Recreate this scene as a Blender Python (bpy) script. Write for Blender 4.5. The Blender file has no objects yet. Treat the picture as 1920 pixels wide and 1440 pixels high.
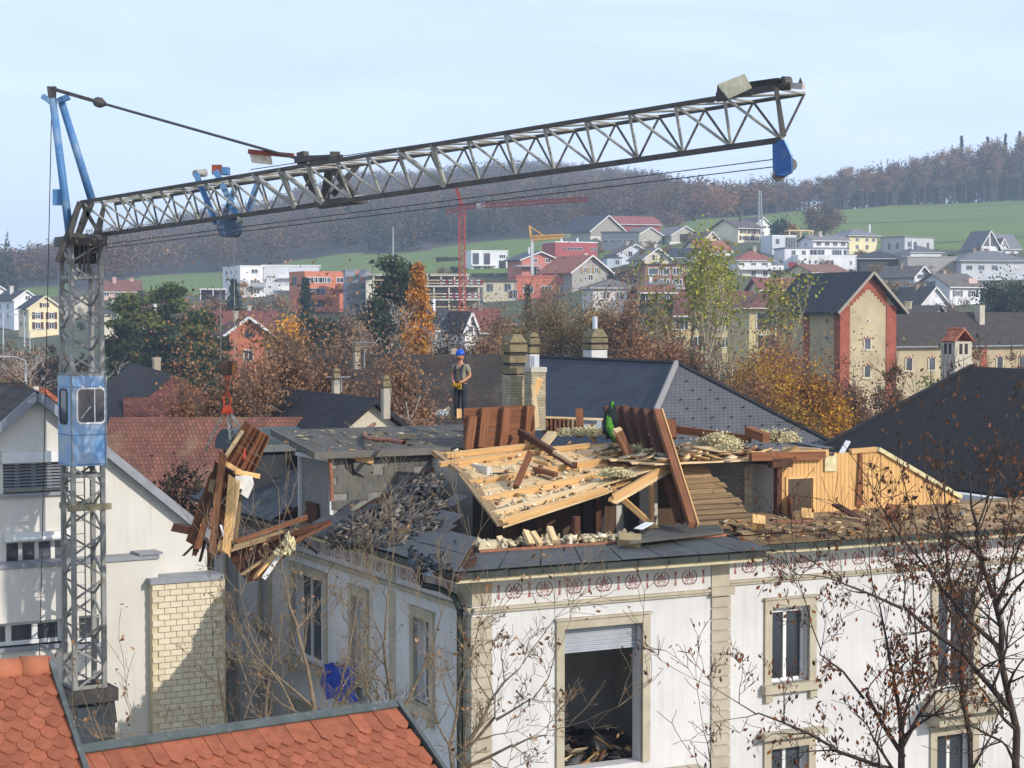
import bpy, bmesh, math, random
import numpy as np
from mathutils import Vector, Matrix
random.seed(7); RNG = np.random.default_rng(7)
V = Vector
SC = bpy.context.scene
COL = SC.collection
R = math.radians
# ------------------------------------------------------------------ camera
FPX = 3400.0                     # focal length in pixels of the 1920 px wide photograph
PITCH = R(2.19)
CAMZ = 15.0
cd = bpy.data.cameras.new('camera'); cam = bpy.data.objects.new('camera', cd); COL.objects.link(cam)
cam.location = (0, 0, CAMZ); cam.rotation_euler = (R(90) - PITCH, 0, 0)
cd.sensor_width = 36; cd.lens = 36 * FPX / 1920; cd.clip_end = 9000; cd.clip_start = 0.5
SC.camera = cam
# ------------------------------------------------------------------ light
SUN_AZ, SUN_EL = R(52), R(26)    # azimuth from the viewer's back towards the right
SUND = V((math.sin(SUN_AZ) * math.cos(SUN_EL), -math.cos(SUN_AZ) * math.cos(SUN_EL), math.sin(SUN_EL)))
world = bpy.data.worlds.new('World'); SC.world = world; world.use_nodes = True
wn = world.node_tree; wn.nodes.clear()
sky = wn.nodes.new('ShaderNodeTexSky'); sky.sky_type = 'NISHITA'; sky.sun_disc = False
sky.sun_elevation = SUN_EL; sky.sun_rotation = math.atan2(SUND.x, SUND.y)
sky.altitude = 500; sky.air_density = 1.0; sky.dust_density = 1.6; sky.ozone_density = 1.2
tcw = wn.nodes.new('ShaderNodeTexCoord')
mpw = wn.nodes.new('ShaderNodeMapping'); mpw.inputs['Scale'].default_value = (1.6, 2.2, 9.0); mpw.inputs['Rotation'].default_value = (0.25, 0.35, 0.2)
nzw = wn.nodes.new('ShaderNodeTexNoise'); nzw.inputs['Scale'].default_value = 2.2; nzw.inputs['Detail'].default_value = 7; nzw.inputs['Roughness'].default_value = .55
nzw.inputs['Distortion'].default_value = .6
rmw = wn.nodes.new('ShaderNodeMapRange'); rmw.inputs['From Min'].default_value = .38; rmw.inputs['From Max'].default_value = .72
rmw.inputs['To Min'].default_value = .50; rmw.inputs['To Max'].default_value = .86
mxw = wn.nodes.new('ShaderNodeMix'); mxw.data_type = 'RGBA'
mxw.inputs['B'].default_value = (6.5, 7.6, 9.8, 1)     # thin high cloud, lit by the sun
bgw = wn.nodes.new('ShaderNodeBackground'); bgw.inputs['Strength'].default_value = .148
ow = wn.nodes.new('ShaderNodeOutputWorld')
L = wn.links.new
L(tcw.outputs['Generated'], mpw.inputs['Vector']); L(mpw.outputs['Vector'], nzw.inputs['Vector'])
L(nzw.outputs['Fac'], rmw.inputs['Value']); L(rmw.outputs['Result'], mxw.inputs['Factor'])
L(sky.outputs['Color'], mxw.inputs['A']); L(mxw.outputs['Result'], bgw.inputs['Color']); L(bgw.outputs['Background'], ow.inputs['Surface'])
sl = bpy.data.lights.new('sun', 'SUN'); sl.energy = 3.7; sl.angle = R(.5); sl.color = (1, .93, .84)
so = bpy.data.objects.new('sun', sl); COL.objects.link(so); so.rotation_euler = (-SUND).to_track_quat('-Z', 'Y').to_euler(); so.location = (60, -60, 80)
SC.view_settings.view_transform = 'Standard'; SC.view_settings.look = 'None'
SC.view_settings.gamma = 1; SC.view_settings.use_curve_mapping = False
SC.view_settings.exposure = 0.03
SC.cycles.max_bounces = 6; SC.cycles.diffuse_bounces = 4; SC.cycles.transparent_max_bounces = 8; SC.cycles.volume_bounces = 1
# ------------------------------------------------------------------ pixel helpers (u, v in the 1920 x 1440 photograph)
CP, SP = math.cos(PITCH), math.sin(PITCH)
CAM = V((0, 0, CAMZ))
def ray(u, v):
    x = (u - 960) / FPX; y = (720 - v) / FPX
    return V((x, CP + y * SP, -SP + y * CP))
def at(u, v, Y):
    d = ray(u, v); return CAM + d * (Y / d.y)
def hit(u, v, p, n):
    d = ray(u, v); return CAM + d * ((p - CAM).dot(n) / d.dot(n))
class Plane:
    def __init__(s, a, b, c): s.p = a; s.n = (b - a).cross(c - a).normalized(); s.n = s.n if s.n.z >= 0 else -s.n
    def at(s, u, v, off=0): return hit(u, v, s.p, s.n) + s.n * off
# ------------------------------------------------------------------ mesh builder
Z = V((0, 0, 1))
class MB:
    def __init__(s): s.v = []; s.f = []; s.uv = []; s.m = []; s.sm = False; s.mi = 0
    def add(s, pts, faces, uvs=None):
        o = len(s.v); s.v.extend(V(p) for p in pts)
        for i, f in enumerate(faces):
            s.f.append(tuple(o + k for k in f)); s.uv.append(uvs[i] if uvs else None); s.m.append(s.mi)
        return s
    def poly(s, *pts): return s.add(pts, [tuple(range(len(pts)))])
    def prism(s, pts, vec):
        n = len(pts); vec = V(vec); p2 = [V(p) + vec for p in pts]
        F = [tuple(range(n)), tuple(range(2 * n - 1, n - 1, -1))] + [(i, n + i, n + (i + 1) % n, (i + 1) % n) for i in range(n)]
        return s.add(list(pts) + p2, F)
    def box(s, c, sx, sy, sz, X=V((1, 0, 0)), Y=V((0, 1, 0)), Zv=None):
        Zv = Zv or X.cross(Y); c = V(c); x, y, z = X * sx / 2, Y * sy / 2, Zv * sz / 2
        P = [c - x - y - z, c + x - y - z, c + x + y - z, c - x + y - z, c - x - y + z, c + x - y + z, c + x + y + z, c - x + y + z]
        return s.add(P, [(0, 3, 2, 1), (4, 5, 6, 7), (0, 1, 5, 4), (1, 2, 6, 5), (2, 3, 7, 6), (3, 0, 4, 7)])
    def bx(s, x0, x1, y0, y1, z0, z1): return s.box(((x0 + x1) / 2, (y0 + y1) / 2, (z0 + z1) / 2), x1 - x0, y1 - y0, z1 - z0)
    def beam(s, p, q, w, h, up=Z, jag=0.0):
        p, q = V(p), V(q); d = q - p; ln = d.length; d = d / max(ln, 1e-6)
        x = d.cross(V(up)); x = x.normalized() if x.length > 1e-4 else d.orthogonal().normalized(); y = x.cross(d).normalized()
        x, y = x * w / 2, y * h / 2
        j = [random.uniform(-jag, jag) for _ in range(8)]
        P = [p - x - y + d * j[0], p + x - y + d * j[1], p + x + y + d * j[2], p - x + y + d * j[3], q - x - y + d * j[4], q + x - y + d * j[5], q + x + y + d * j[6], q - x + y + d * j[7]]
        o = random.random() * 7
        U = lambda a, b: [(o, a), (o, b), (o + ln, b), (o + ln, a)]
        E = [(o, o), (o + .05, o), (o + .05, o + .05), (o, o + .05)]
        F = [(3, 2, 1, 0), (4, 5, 6, 7), (0, 1, 5, 4), (1, 2, 6, 5), (2, 3, 7, 6), (3, 0, 4, 7)]
        return s.add(P, F, [E, E, U(0, w), U(w, w + h), U(w + h, 2 * w + h), U(2 * w + h, 2 * w + 2 * h)])
    def tube(s, p, q, r, r1=None, n=6, cap=True):
        p, q = V(p), V(q); r1 = r if r1 is None else r1; d = (q - p); ln = d.length; d.normalize(); x = d.orthogonal().normalized(); y = d.cross(x)
        P = []
        for c, rr in ((p, r), (q, r1)):
            for i in range(n): a = 2 * math.pi * i / n; P.append(c + (x * math.cos(a) + y * math.sin(a)) * rr)
        F = [(i, (i + 1) % n, n + (i + 1) % n, n + i) for i in range(n)]
        U = [[(0, i / n), (0, (i + 1) / n), (ln, (i + 1) / n), (ln, i / n)] for i in range(n)]
        if cap:
            F += [tuple(range(n - 1, -1, -1)), tuple(range(n, 2 * n))]; U += [None, None]
        return s.add(P, F, U)
    def path(s, pts, r, n=5):
        for a, b in zip(pts[:-1], pts[1:]): s.tube(a, b, r, r, n, False)
        return s
    def lathe(s, c, prof, n=10, ax=Z):
        ax = V(ax).normalized(); x = ax.orthogonal().normalized(); y = ax.cross(x); c = V(c); P = []; F = []
        for (r, h) in prof:
            for i in range(n): a = 2 * math.pi * i / n; P.append(c + ax * h + (x * math.cos(a) + y * math.sin(a)) * r)
        for k in range(len(prof) - 1):
            for i in range(n): F.append((k * n + i, k * n + (i + 1) % n, (k + 1) * n + (i + 1) % n, (k + 1) * n + i))
        F.append(tuple(range(n - 1, -1, -1))); o = (len(prof) - 1) * n; F.append(tuple(range(o, o + n)))
        return s.add(P, F)
    def mesh(s, name, c, mats, smooth=False):
        me = bpy.data.meshes.new(name); me.from_pydata([tuple(p - c) for p in s.v], [], s.f)
        ul = me.uv_layers.new(name='UVMap'); buf = []
        for f, uv in zip(s.f, s.uv):
            if uv: 
                for t in uv: buf.extend(t)
                continue
            a, b, d = s.v[f[0]], s.v[f[1]], s.v[f[2]]; n = (b - a).cross(d - a)
            n = n.normalized() if n.length > 1e-9 else Z
            t = Z.cross(n); t = t.normalized() if t.length > .05 else V((1, 0, 0)); w = n.cross(t)
            for k in f: buf.extend((s.v[k].dot(t), s.v[k].dot(w)))
        ul.data.foreach_set('uv', buf)
        for m in (mats if isinstance(mats, (list, tuple)) else [mats]): me.materials.append(m)
        if any(s.m): me.polygons.foreach_set('material_index', s.m)
        if smooth or s.sm: me.shade_smooth()
        return me
ORG = {}
def tag(o, label=None, cat=None, group=None, kind=None):
    if label: o['label'] = label
    if cat: o['category'] = cat
    if group: o['group'] = group
    if kind: o['kind'] = kind
    return o
def root(name, loc, label, cat, group=None, rot=0.0, local=False):
    o = bpy.data.objects.new(name, None); COL.objects.link(o); o.location = loc; o.rotation_euler = (0, 0, rot); o.empty_display_size = .3
    ORG[o.name] = V((0, 0, 0)) if local else V(loc)
    return tag(o, label, cat, group)
def link(name, me, c, parent):
    o = bpy.data.objects.new(name, me); COL.objects.link(o)
    if parent is not None: o.parent = parent; o.location = V(c) - ORG[parent.name]
    else: o.location = c
    ORG[o.name] = V(c)
    return o
def part(name, mb, mat, parent=None, smooth=False, label=None):
    if not mb.v: return None
    lo = V([min(p[i] for p in mb.v) for i in range(3)]); hi = V([max(p[i] for p in mb.v) for i in range(3)])
    c = (lo + hi) / 2
    if parent is None: c.z = lo.z
    o = link(name, mb.mesh(name, c, mat, smooth), c, parent)
    if label: o['label'] = label
    return o
def inst(name, me, loc, parent, rotz=0.0, scale=None, rot=None):
    o = link(name, me, loc, parent)
    o.rotation_euler = rot if rot is not None else (0, 0, rotz)
    if scale: o.scale = scale
    return o
def solo(name, mb, mat, label, cat, group=None, smooth=False, kind=None):
    return tag(part(name, mb, mat, None, smooth), label, cat, group, kind)
def npmesh(name, verts, faces, mat, cols=None, smooth=False):
    """verts (N,3) array, faces (M,k) array, optional per-face colour (M,3)"""
    me = bpy.data.meshes.new(name); n, (m, k) = len(verts), faces.shape
    me.vertices.add(n); me.vertices.foreach_set('co', np.ascontiguousarray(verts, dtype=np.float32).ravel())
    me.loops.add(m * k); me.loops.foreach_set('vertex_index', np.ascontiguousarray(faces, dtype=np.int32).ravel())
    me.polygons.add(m); me.polygons.foreach_set('loop_start', np.arange(0, m * k, k, dtype=np.int32))
    me.update(calc_edges=True)
    if cols is not None:
        ca = me.color_attributes.new('Col', 'FLOAT_COLOR', 'CORNER')
        c4 = np.ones((m, 4), dtype=np.float32); c4[:, :3] = cols
        ca.data.foreach_set('color', np.repeat(c4, k, axis=0).ravel())
    me.materials.append(mat)
    if smooth: me.shade_smooth()
    return me
# ------------------------------------------------------------------ materials
def rgb(h):
    h = h.lstrip('#'); c = [int(h[i:i + 2], 16) / 255 for i in (0, 2, 4)]
    return tuple(x / 12.92 if x < .04045 else ((x + .055) / 1.055) ** 2.4 for x in c)
MATS = {}
def M(name, c, c2=None, rough=.85, scale=2.0, detail=5, bump=0.0, bscale=None, metal=0.0, rnd=0.0, kind='pos', stretch=(1, 1, 1), dirt=None, dscale=.8, damt=.5, spec=.3, rows=None, trans=0.0, lo=.35, hi=.65, streak=None):
    if name in MATS: return MATS[name]
    c = rgb(c) if isinstance(c, str) else c; c2 = rgb(c2) if isinstance(c2, str) else c2
    m = bpy.data.materials.new(name); m.use_nodes = True; nt = m.node_tree; N = nt.nodes; K = nt.links.new
    b = N['Principled BSDF']; b.inputs['Roughness'].default_value = rough; b.inputs['Metallic'].default_value = metal
    b.inputs['Specular IOR Level'].default_value = spec
    if kind == 'uv':
        t = N.new('ShaderNodeUVMap'); src = t.outputs['UV']
    elif kind == 'obj':
        t = N.new('ShaderNodeTexCoord'); src = t.outputs['Object']
    else:
        t = N.new('ShaderNodeNewGeometry'); src = t.outputs['Position']
    mp = N.new('ShaderNodeMapping'); mp.inputs['Scale'].default_value = stretch; K(src, mp.inputs['Vector'])
    if kind == 'uv' and rnd:
        oi0 = N.new('ShaderNodeObjectInfo'); cx = N.new('ShaderNodeCombineXYZ'); ml = N.new('ShaderNodeMath'); ml.operation = 'MULTIPLY'; ml.inputs[1].default_value = 37
        K(oi0.outputs['Random'], ml.inputs[0]); K(ml.outputs[0], cx.inputs[2]); K(ml.outputs[0], cx.inputs[0]); K(cx.outputs[0], mp.inputs['Location'])
    vec = mp.outputs['Vector']
    def noise(sc, det=detail, ro=.6):
        n = N.new('ShaderNodeTexNoise'); n.inputs['Scale'].default_value = sc; n.inputs['Detail'].default_value = det; n.inputs['Roughness'].default_value = ro
        K(vec, n.inputs['Vector']); return n
    def ramp(out, a, z):
        r = N.new('ShaderNodeMapRange'); r.inputs['From Min'].default_value = a; r.inputs['From Max'].default_value = z; K(out, r.inputs['Value']); return r.outputs['Result']
    def mix(f, A, B, mode='MIX'):
        x = N.new('ShaderNodeMix'); x.data_type = 'RGBA'; x.blend_type = mode
        for key, val in (('A', A), ('B', B)):
            if isinstance(val, tuple): x.inputs[key].default_value = (*val, 1)
            else: K(val, x.inputs[key])
        if isinstance(f, float): x.inputs['Factor'].default_value = f
        else: K(f, x.inputs['Factor'])
        return x.outputs['Result']
    nz = noise(scale)
    if kind == 'attr':
        at_ = N.new('ShaderNodeVertexColor'); at_.layer_name = 'Col'; out = mix(1.0, at_.outputs['Color'], c, 'MULTIPLY')
        if c2: out = mix(ramp(nz.outputs['Fac'], lo, hi), out, mix(1.0, at_.outputs['Color'], c2, 'MULTIPLY'))
    else:
        out = mix(ramp(nz.outputs['Fac'], lo, hi), c, c2 or c)
    hb = nz.outputs['Fac']
    if rows:     # courses of tiles or bricks: (width, height, mortar, dark colour, contrast)
        br = N.new('ShaderNodeTexBrick'); uvn = N.new('ShaderNodeUVMap'); K(uvn.outputs['UV'], br.inputs['Vector'])
        br.inputs['Scale'].default_value = 1; br.inputs['Brick Width'].default_value = rows[0]; br.inputs['Row Height'].default_value = rows[1]
        br.inputs['Mortar Size'].default_value = rows[2]; br.inputs['Mortar Smooth'].default_value = .3; br.inputs['Bias'].default_value = 0
        g = rows[4]; br.inputs['Color1'].default_value = (1 - g, 1 - g, 1 - g, 1); br.inputs['Color2'].default_value = (1 + g, 1 + g * .9, 1 + g * .8, 1); br.inputs['Mortar'].default_value = (rows[3],) * 3 + (1,)
        out = mix(1.0, out, br.outputs['Color'], 'MULTIPLY'); hb = br.outputs['Color']
    if dirt:
        d = rgb(dirt) if isinstance(dirt, str) else dirt
        n2 = noise(dscale, 6, .65); out = mix(ramp(n2.outputs['Fac'], .62 - damt * .3, .95 - damt * .3), out, d)
    if streak:   # rain streaks: noise drawn out vertically
        g2 = N.new('ShaderNodeNewGeometry'); m2 = N.new('ShaderNodeMapping'); m2.inputs['Scale'].default_value = (3.2, 3.2, .22); K(g2.outputs['Position'], m2.inputs['Vector'])
        n3 = N.new('ShaderNodeTexNoise'); n3.inputs['Scale'].default_value = 1.6; n3.inputs['Detail'].default_value = 7; n3.inputs['Roughness'].default_value = .7; K(m2.outputs['Vector'], n3.inputs['Vector'])
        mm = N.new('ShaderNodeMath'); mm.operation = 'MULTIPLY'; mm.inputs[1].default_value = streak; K(ramp(n3.outputs['Fac'], .5, .8), mm.inputs[0]); out = mix(mm.outputs[0], out, tuple(x * .55 for x in c))
    if rnd:
        oi = N.new('ShaderNodeObjectInfo'); hs = N.new('ShaderNodeHueSaturation'); rr = N.new('ShaderNodeMapRange')
        rr.inputs['To Min'].default_value = 1 - rnd; rr.inputs['To Max'].default_value = 1 + rnd
        K(oi.outputs['Random'], rr.inputs['Value']); K(rr.outputs['Result'], hs.inputs['Value']); K(out, hs.inputs['Color']); out = hs.outputs['Color']
    K(out, b.inputs['Base Color'])
    if bump:
        bp = N.new('ShaderNodeBump'); bp.inputs['Strength'].default_value = bump; bp.inputs['Distance'].default_value = .02
        K(noise(bscale, 4).outputs['Fac'] if bscale else hb, bp.inputs['Height']); K(bp.outputs['Normal'], b.inputs['Normal'])
    if trans:
        tr = N.new('ShaderNodeBsdfTranslucent'); K(out, tr.inputs['Color']); ms = N.new('ShaderNodeMixShader'); ms.inputs['Fac'].default_value = trans
        K(b.outputs[0], ms.inputs[1]); K(tr.outputs[0], ms.inputs[2]); K(ms.outputs[0], N['Material Output'].inputs['Surface'])
    MATS[name] = m
    return m
m_glass = M('window_glass', (.03, .035, .045), (.07, .08, .1), rough=.12, scale=.6, spec=.6, rnd=.5)
m_dark = M('dark_inside', (.035, .032, .03), (.06, .055, .05), rough=.9)
m_wframe = M('white_frame', (.72, .72, .70), (.62, .62, .6), rough=.5, scale=3)
m_gframe = M('grey_frame', (.33, .34, .35), rough=.6)
m_asphalt = M('asphalt', (.05, .05, .052), (.075, .072, .07), scale=1.5)
# ------------------------------------------------------------------ terrain
TCOL = [  # u: [(Y, z)]
 (-1500, [(10, 0), (120, 1), (300, 6), (480, 14), (700, 24), (1000, 34), (1300, 44), (2600, 40)]),
 (0,    [(10, 0), (110, .5), (200, 4), (300, 8), (400, 11.2), (480, 17), (600, 23), (900, 29), (1300, 40), (1700, 44), (2600, 50)]),
 (250,  [(10, 0), (110, .5), (200, 4), (300, 8), (400, 14), (480, 21), (740, 31), (1300, 62), (1700, 66), (2600, 50)]),
 (400,  [(10, 0), (110, .5), (200, 4), (300, 9), (430, 18.5), (480, 20), (750, 32.2), (1300, 76), (1700, 82), (2600, 60)]),
 (700,  [(10, 0), (110, .5), (200, 4), (300, 9), (430, 19), (480, 26), (710, 38.5), (1400, 110), (1750, 116), (2600, 90)]),
 (1000, [(10, 0), (110, .5), (200, 4), (300, 10), (430, 21), (480, 26.3), (720, 45.5), (1400, 119), (1750, 124), (2600, 100)]),
 (1200, [(10, 0), (110, .5), (200, 5), (300, 12), (430, 27), (580, 37.5), (700, 49), (1350, 107), (1750, 108), (2600, 90)]),
 (1340, [(10, 0), (110, .5), (200, 5), (300, 12), (430, 27), (580, 40), (720, 53), (1300, 88), (1750, 80), (2600, 60)]),
 (1500, [(10, 0), (110, .5), (200, 5), (330, 14), (430, 25.5), (560, 38), (850, 64), (980, 66), (1750, 50), (2600, 40)]),
 (1700, [(10, 0), (110, .5), (200, 5), (330, 13), (430, 23), (500, 30.5), (560, 36), (880, 68), (1000, 72), (1750, 60), (2600, 40)]),
 (1920, [(10, 0), (110, .5), (200, 5), (330, 13), (430, 23), (500, 29.5), (560, 36), (900, 71), (1050, 80), (1750, 80), (2600, 50)]),
 (3500, [(10, 0), (110, .5), (200, 5), (330, 13), (430, 23), (560, 36), (900, 74), (1050, 84), (1750, 90), (2600, 60)]),
]
_tu = np.array([c[0] for c in TCOL], float)
def terr(x, y):
    x = np.asarray(x, float); y = np.asarray(y, float); u = 960 + FPX * x / np.maximum(y, 1)
    zs = np.stack([np.interp(y, [p[0] for p in c[1]], [p[1] for p in c[1]]) for c in TCOL])
    u = np.clip(u, _tu[0], _tu[-1]); k = np.clip(np.searchsorted(_tu, u) - 1, 0, len(_tu) - 2)
    t = (u - _tu[k]) / (_tu[k + 1] - _tu[k]); t = t * t * (3 - 2 * t)
    zs2 = zs.reshape(len(_tu), -1); kk = k.ravel(); i = np.arange(kk.size)
    z = (zs2[kk, i] * (1 - t.ravel()) + zs2[kk + 1, i] * t.ravel()).reshape(np.shape(x))
    return z + .5 * np.sin(x * .031 + 1) * np.sin(y * .023) * np.clip((y - 200) / 300, 0, 1)
def tz(x, y): return float(terr(np.array([x]), np.array([y]))[0])
FB = lambda u: np.interp(u, [-1500, 40, 60, 130, 200, 260, 700, 1000, 1200, 1340, 1500, 3500], [560, 560, 520, 520, 520, 465, 470, 480, 520, 565, 545, 520])
FT = lambda u: np.interp(u, [-1500, 20, 50, 120, 150, 230, 260, 400, 700, 1000, 1200, 1340, 1500, 1700, 1920, 3500], [561, 561, 640, 640, 521, 521, 735, 750, 710, 720, 700, 720, 850, 880, 900, 910])
us = np.concatenate([np.arange(-1500, -100, 100), np.arange(-100, 2020, 26), np.arange(2020, 3501, 120)])
ys = np.concatenate([np.arange(-30, 100, 10), np.arange(100, 420, 20), np.arange(420, 960, 12), np.arange(960, 2601, 60)])
U, Yg = np.meshgrid(us, ys); Xg = (U - 960) / FPX * np.maximum(Yg, 60); Zg = terr(Xg, np.maximum(Yg, 10))
vv = np.stack([Xg, Yg, Zg], -1).reshape(-1, 3); nu = len(us)
idx = np.arange(len(ys) - 1)[:, None] * nu + np.arange(nu - 1)[None]
F = np.stack([idx, idx + 1, idx + nu + 1, idx + nu], -1).reshape(-1, 4)
fu = (U[:-1, :-1] + U[1:, 1:]).ravel() / 2; fy = (Yg[:-1, :-1] + Yg[1:, 1:]).ravel() / 2
m_town = M('town_ground', (.10, .10, .05), (.055, .08, .03), scale=.09, dirt=(.10, .09, .08), dscale=.05, bump=.3)
m_field = M('meadow_grass', (.115, .175, .026), (.14, .185, .032), scale=.02, detail=8, dirt=(.07, .10, .03), dscale=.02, damt=.5, bump=.4, bscale=1.5, stretch=(1, 2.5, 1))
m_hill = M('forest_floor', (.075, .055, .042), (.055, .05, .04), scale=.05)
fld = (fy > FB(fu)) & (fy < FT(fu)); hil = fy >= FT(fu)
for nm, msk, mt in (('ground', ~fld & ~hil, m_town), ('meadow', fld, m_field), ('hill', hil, m_hill)):
    ff = F[msk]; un, inv = np.unique(ff, return_inverse=True)
    o = link(nm, npmesh(nm, vv[un], inv.reshape(ff.shape), mt, smooth=True), (0, 0, 0), None); tag(o, kind='structure')
# a darker strip of unmown grass and a farm track across the meadow on the right
def ribbon(name, pts, w, mat, lift=.06, label=None):
    mb = MB(); P = []
    for i in range(len(pts) - 1):
        a, b = V(pts[i]), V(pts[i + 1]); n = max(2, int((b - a).length / 6))
        for k in range(n): P.append(a.lerp(b, k / n))
    P.append(V(pts[-1]))
    for a, b in zip(P[:-1], P[1:]):
        d = (b - a); d = V((-d.y, d.x)).normalized() * w / 2 if len(d) == 2 else V((-d.y, d.x, 0)).normalized() * w / 2
        q = []
        for p, s in ((a, -1), (b, -1), (b, 1), (a, 1)):
            x, y = p.x + d.x * s, p.y + d.y * s; q.append(V((x, y, tz(x, y) + lift)))
        mb.poly(q[0], q[3], q[2], q[1])
    return tag(part(name, mb, mat), kind='structure')
gx = lambda u, y: V(((u - 960) / FPX * y, y))
m_track = M('field_edge', (.055, .075, .03), (.07, .065, .04), scale=.1)
ribbon('field_edge', [gx(1560, 590), gx(1700, 575), gx(1800, 590), gx(1930, 610), gx(2100, 620)], 5, m_track)
ribbon('field_path', [gx(1580, 690), gx(1750, 720), gx(1930, 740), gx(2100, 745)], 3.5, m_track)
ribbon('road', [gx(-60, 235), gx(0, 215), gx(60, 190), gx(130, 165), gx(230, 150), gx(420, 140)], 7, m_asphalt)
ribbon('pavement', [gx(-60, 240), gx(10, 223), gx(70, 197), gx(140, 171), gx(240, 155), gx(430, 145)], 2.2, M('pavement', (.22, .21, .2), rough=.9), .14)
# ------------------------------------------------------------------ far wood
m_wood = M('far_wood', (1, 1, 1), rough=1, kind='attr', spec=0)
def tuft_cloud(n, rng, h, w, kind):
    """n little triangles spread through a crown of height h and width w"""
    if kind == 'con':
        t = rng.random(n) ** .7; rad = (t) * w / 2 * (.55 + .45 * rng.random(n)); z = h * (1 - t * .93)
        a = rng.random(n) * 6.283; P = np.stack([rad * np.cos(a), rad * np.sin(a), z], 1)
        s = .35 + .9 * t
    else:
        d = rng.normal(size=(n, 3)); d /= np.linalg.norm(d, axis=1)[:, None]; r = rng.random(n) ** .45
        P = d * r[:, None] * np.array([w / 2, w / 2, h * .42]); P[:, 2] += h * .52
        s = .45 + .5 * rng.random(n)
    e1 = rng.normal(size=(n, 3)); e1 /= np.linalg.norm(e1, axis=1)[:, None]; e2 = rng.normal(size=(n, 3)); e2 -= (e2 * e1).sum(1)[:, None] * e1; e2 /= np.linalg.norm(e2, axis=1)[:, None]
    e1 *= s[:, None] * .9; e2 *= s[:, None] * .9
    v = np.stack([P - e1 * .6 - e2 * .35, P + e1 * .6 - e2 * .35, P + e2 * .8], 1).reshape(-1, 3)
    return v, np.arange(3 * n).reshape(-1, 3)
def stick(h, r, n=4):
    a = np.arange(n) * 2 * math.pi / n; c = np.stack([np.cos(a), np.sin(a)], 1)
    v = np.concatenate([np.c_[c * r, np.zeros(n)], np.c_[c * r * .4, np.full(n, h)]])
    f = []
    for i in range(n): j = (i + 1) % n; f += [[i, j, n + j], [i, n + j, n + i]]
    return v, np.array(f)
def mass(name, pos, kinds, hs, ws, cols, ntuft, label, cat, tpl=6, trunk=True):
    rng = np.random.default_rng(3); T = {}
    for k in ('dec', 'con'):
        T[k] = []
        for i in range(tpl):
            v, f = tuft_cloud(ntuft, rng, 1.0 * 17, 9.0 if k == 'dec' else 6.0, k); nl = len(f)
            if trunk:
                v2, f2 = stick(9 if k == 'dec' else 11, .22); f = np.concatenate([f, f2 + len(v)]); v = np.concatenate([v, v2])
            T[k].append((v / np.array([9.0 if k == 'dec' else 6.0, 9.0 if k == 'dec' else 6.0, 17]), f, nl))
    VS, FS, CS = [], [], []; o = 0
    for i in range(len(pos)):
        v, f, nl = T[kinds[i]][rng.integers(tpl)]; a = rng.random() * 6.283; ca, sa = math.cos(a), math.sin(a)
        x = v[:, 0] * ca - v[:, 1] * sa; y = v[:, 0] * sa + v[:, 1] * ca
        VS.append(np.stack([x * ws[i] + pos[i][0], y * ws[i] + pos[i][1], v[:, 2] * hs[i] + pos[i][2]], 1)); FS.append(f + o); o += len(v)
        c = np.tile(cols[i], (len(f), 1)); c[:nl] *= (.75 + .5 * rng.random(nl))[:, None]; c[nl:] = (.10, .085, .075); CS.append(c)
    o = link(name, npmesh(name, np.concatenate(VS), np.concatenate(FS), m_wood, np.concatenate(CS)), (0, 0, 0), None)
    return tag(o, label, cat, kind='stuff')
rng = np.random.default_rng(11)
N = 9000
u_ = rng.uniform(-500, 1500, N * 2); y_ = 560 + 1000 * rng.random(N * 2) ** .9
x_ = (u_ - 960) / FPX * y_
ok = (y_ > FT(u_) + 4) & (y_ < np.interp(u_, [-500, 0, 300, 700, 1000, 1300, 1400, 1500], [1250, 1330, 1400, 1500, 1500, 1380, 1100, 950]))
ok &= ~((u_ > 20) & (u_ < 170) & (y_ < 700))
x_, y_, u_ = x_[ok][:4600], y_[ok][:4600], u_[ok][:4600]; z_ = terr(x_, y_)
pn = np.sin(x_ * .021 + 2) * np.sin(y_ * .017 + 1) + .6 * np.sin(x_ * .055 + y_ * .03) + rng.normal(size=len(x_)) * .35
BRN = np.array([[.12, .076, .05], [.14, .082, .045], [.10, .07, .055], [.17, .098, .048], [.085, .062, .055], [.125, .10, .055]])
cols = BRN[rng.integers(0, 6, len(x_))] * (.65 + .7 * rng.random(len(x_)))[:, None]; kinds = np.where(pn > .95, 'con', 'dec')
cols[kinds == 'con'] = np.array([.035, .05, .036]) * (.7 + .6 * rng.random((kinds == 'con').sum()))[:, None]
hs = np.where(kinds == 'con', rng.uniform(15, 21, len(x_)), rng.uniform(13, 21, len(x_))); ws = np.where(kinds == 'con', rng.uniform(7, 10, len(x_)), rng.uniform(8, 14, len(x_)))
mass('far_forest', np.stack([x_, y_, z_ - .4], 1), kinds, hs, ws, cols, 170, 'hazy brown autumn forest covering the long hill behind the village', 'forest', 6, False)
# wood behind the tree row on the right
n = 900; u_ = rng.uniform(1385, 2300, n); y_ = FT(u_) + 14 + 110 * rng.random(n); x_ = (u_ - 960) / FPX * y_; z_ = terr(x_, y_)
sh = np.interp(u_, [1385, 1470, 1560, 1600, 1760, 1800, 2300], [.55, .6, .68, .8, .95, 1.08, 1.2])
kinds = np.where(rng.random(n) < .12, 'con', 'dec'); cols = BRN[rng.integers(0, 6, n)] * .8; cols[kinds == 'con'] = (.03, .042, .034)
keep = (u_ > 1560) | (rng.random(n) < .35)
mass('distant_wood', np.stack([x_, y_, z_], 1)[keep], kinds[keep], (rng.uniform(22, 30, n) * sh)[keep], rng.uniform(7, 11, n)[keep], cols[keep], 130, 'dark wood standing behind the row of tall trunks at the meadow top', 'forest')
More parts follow.
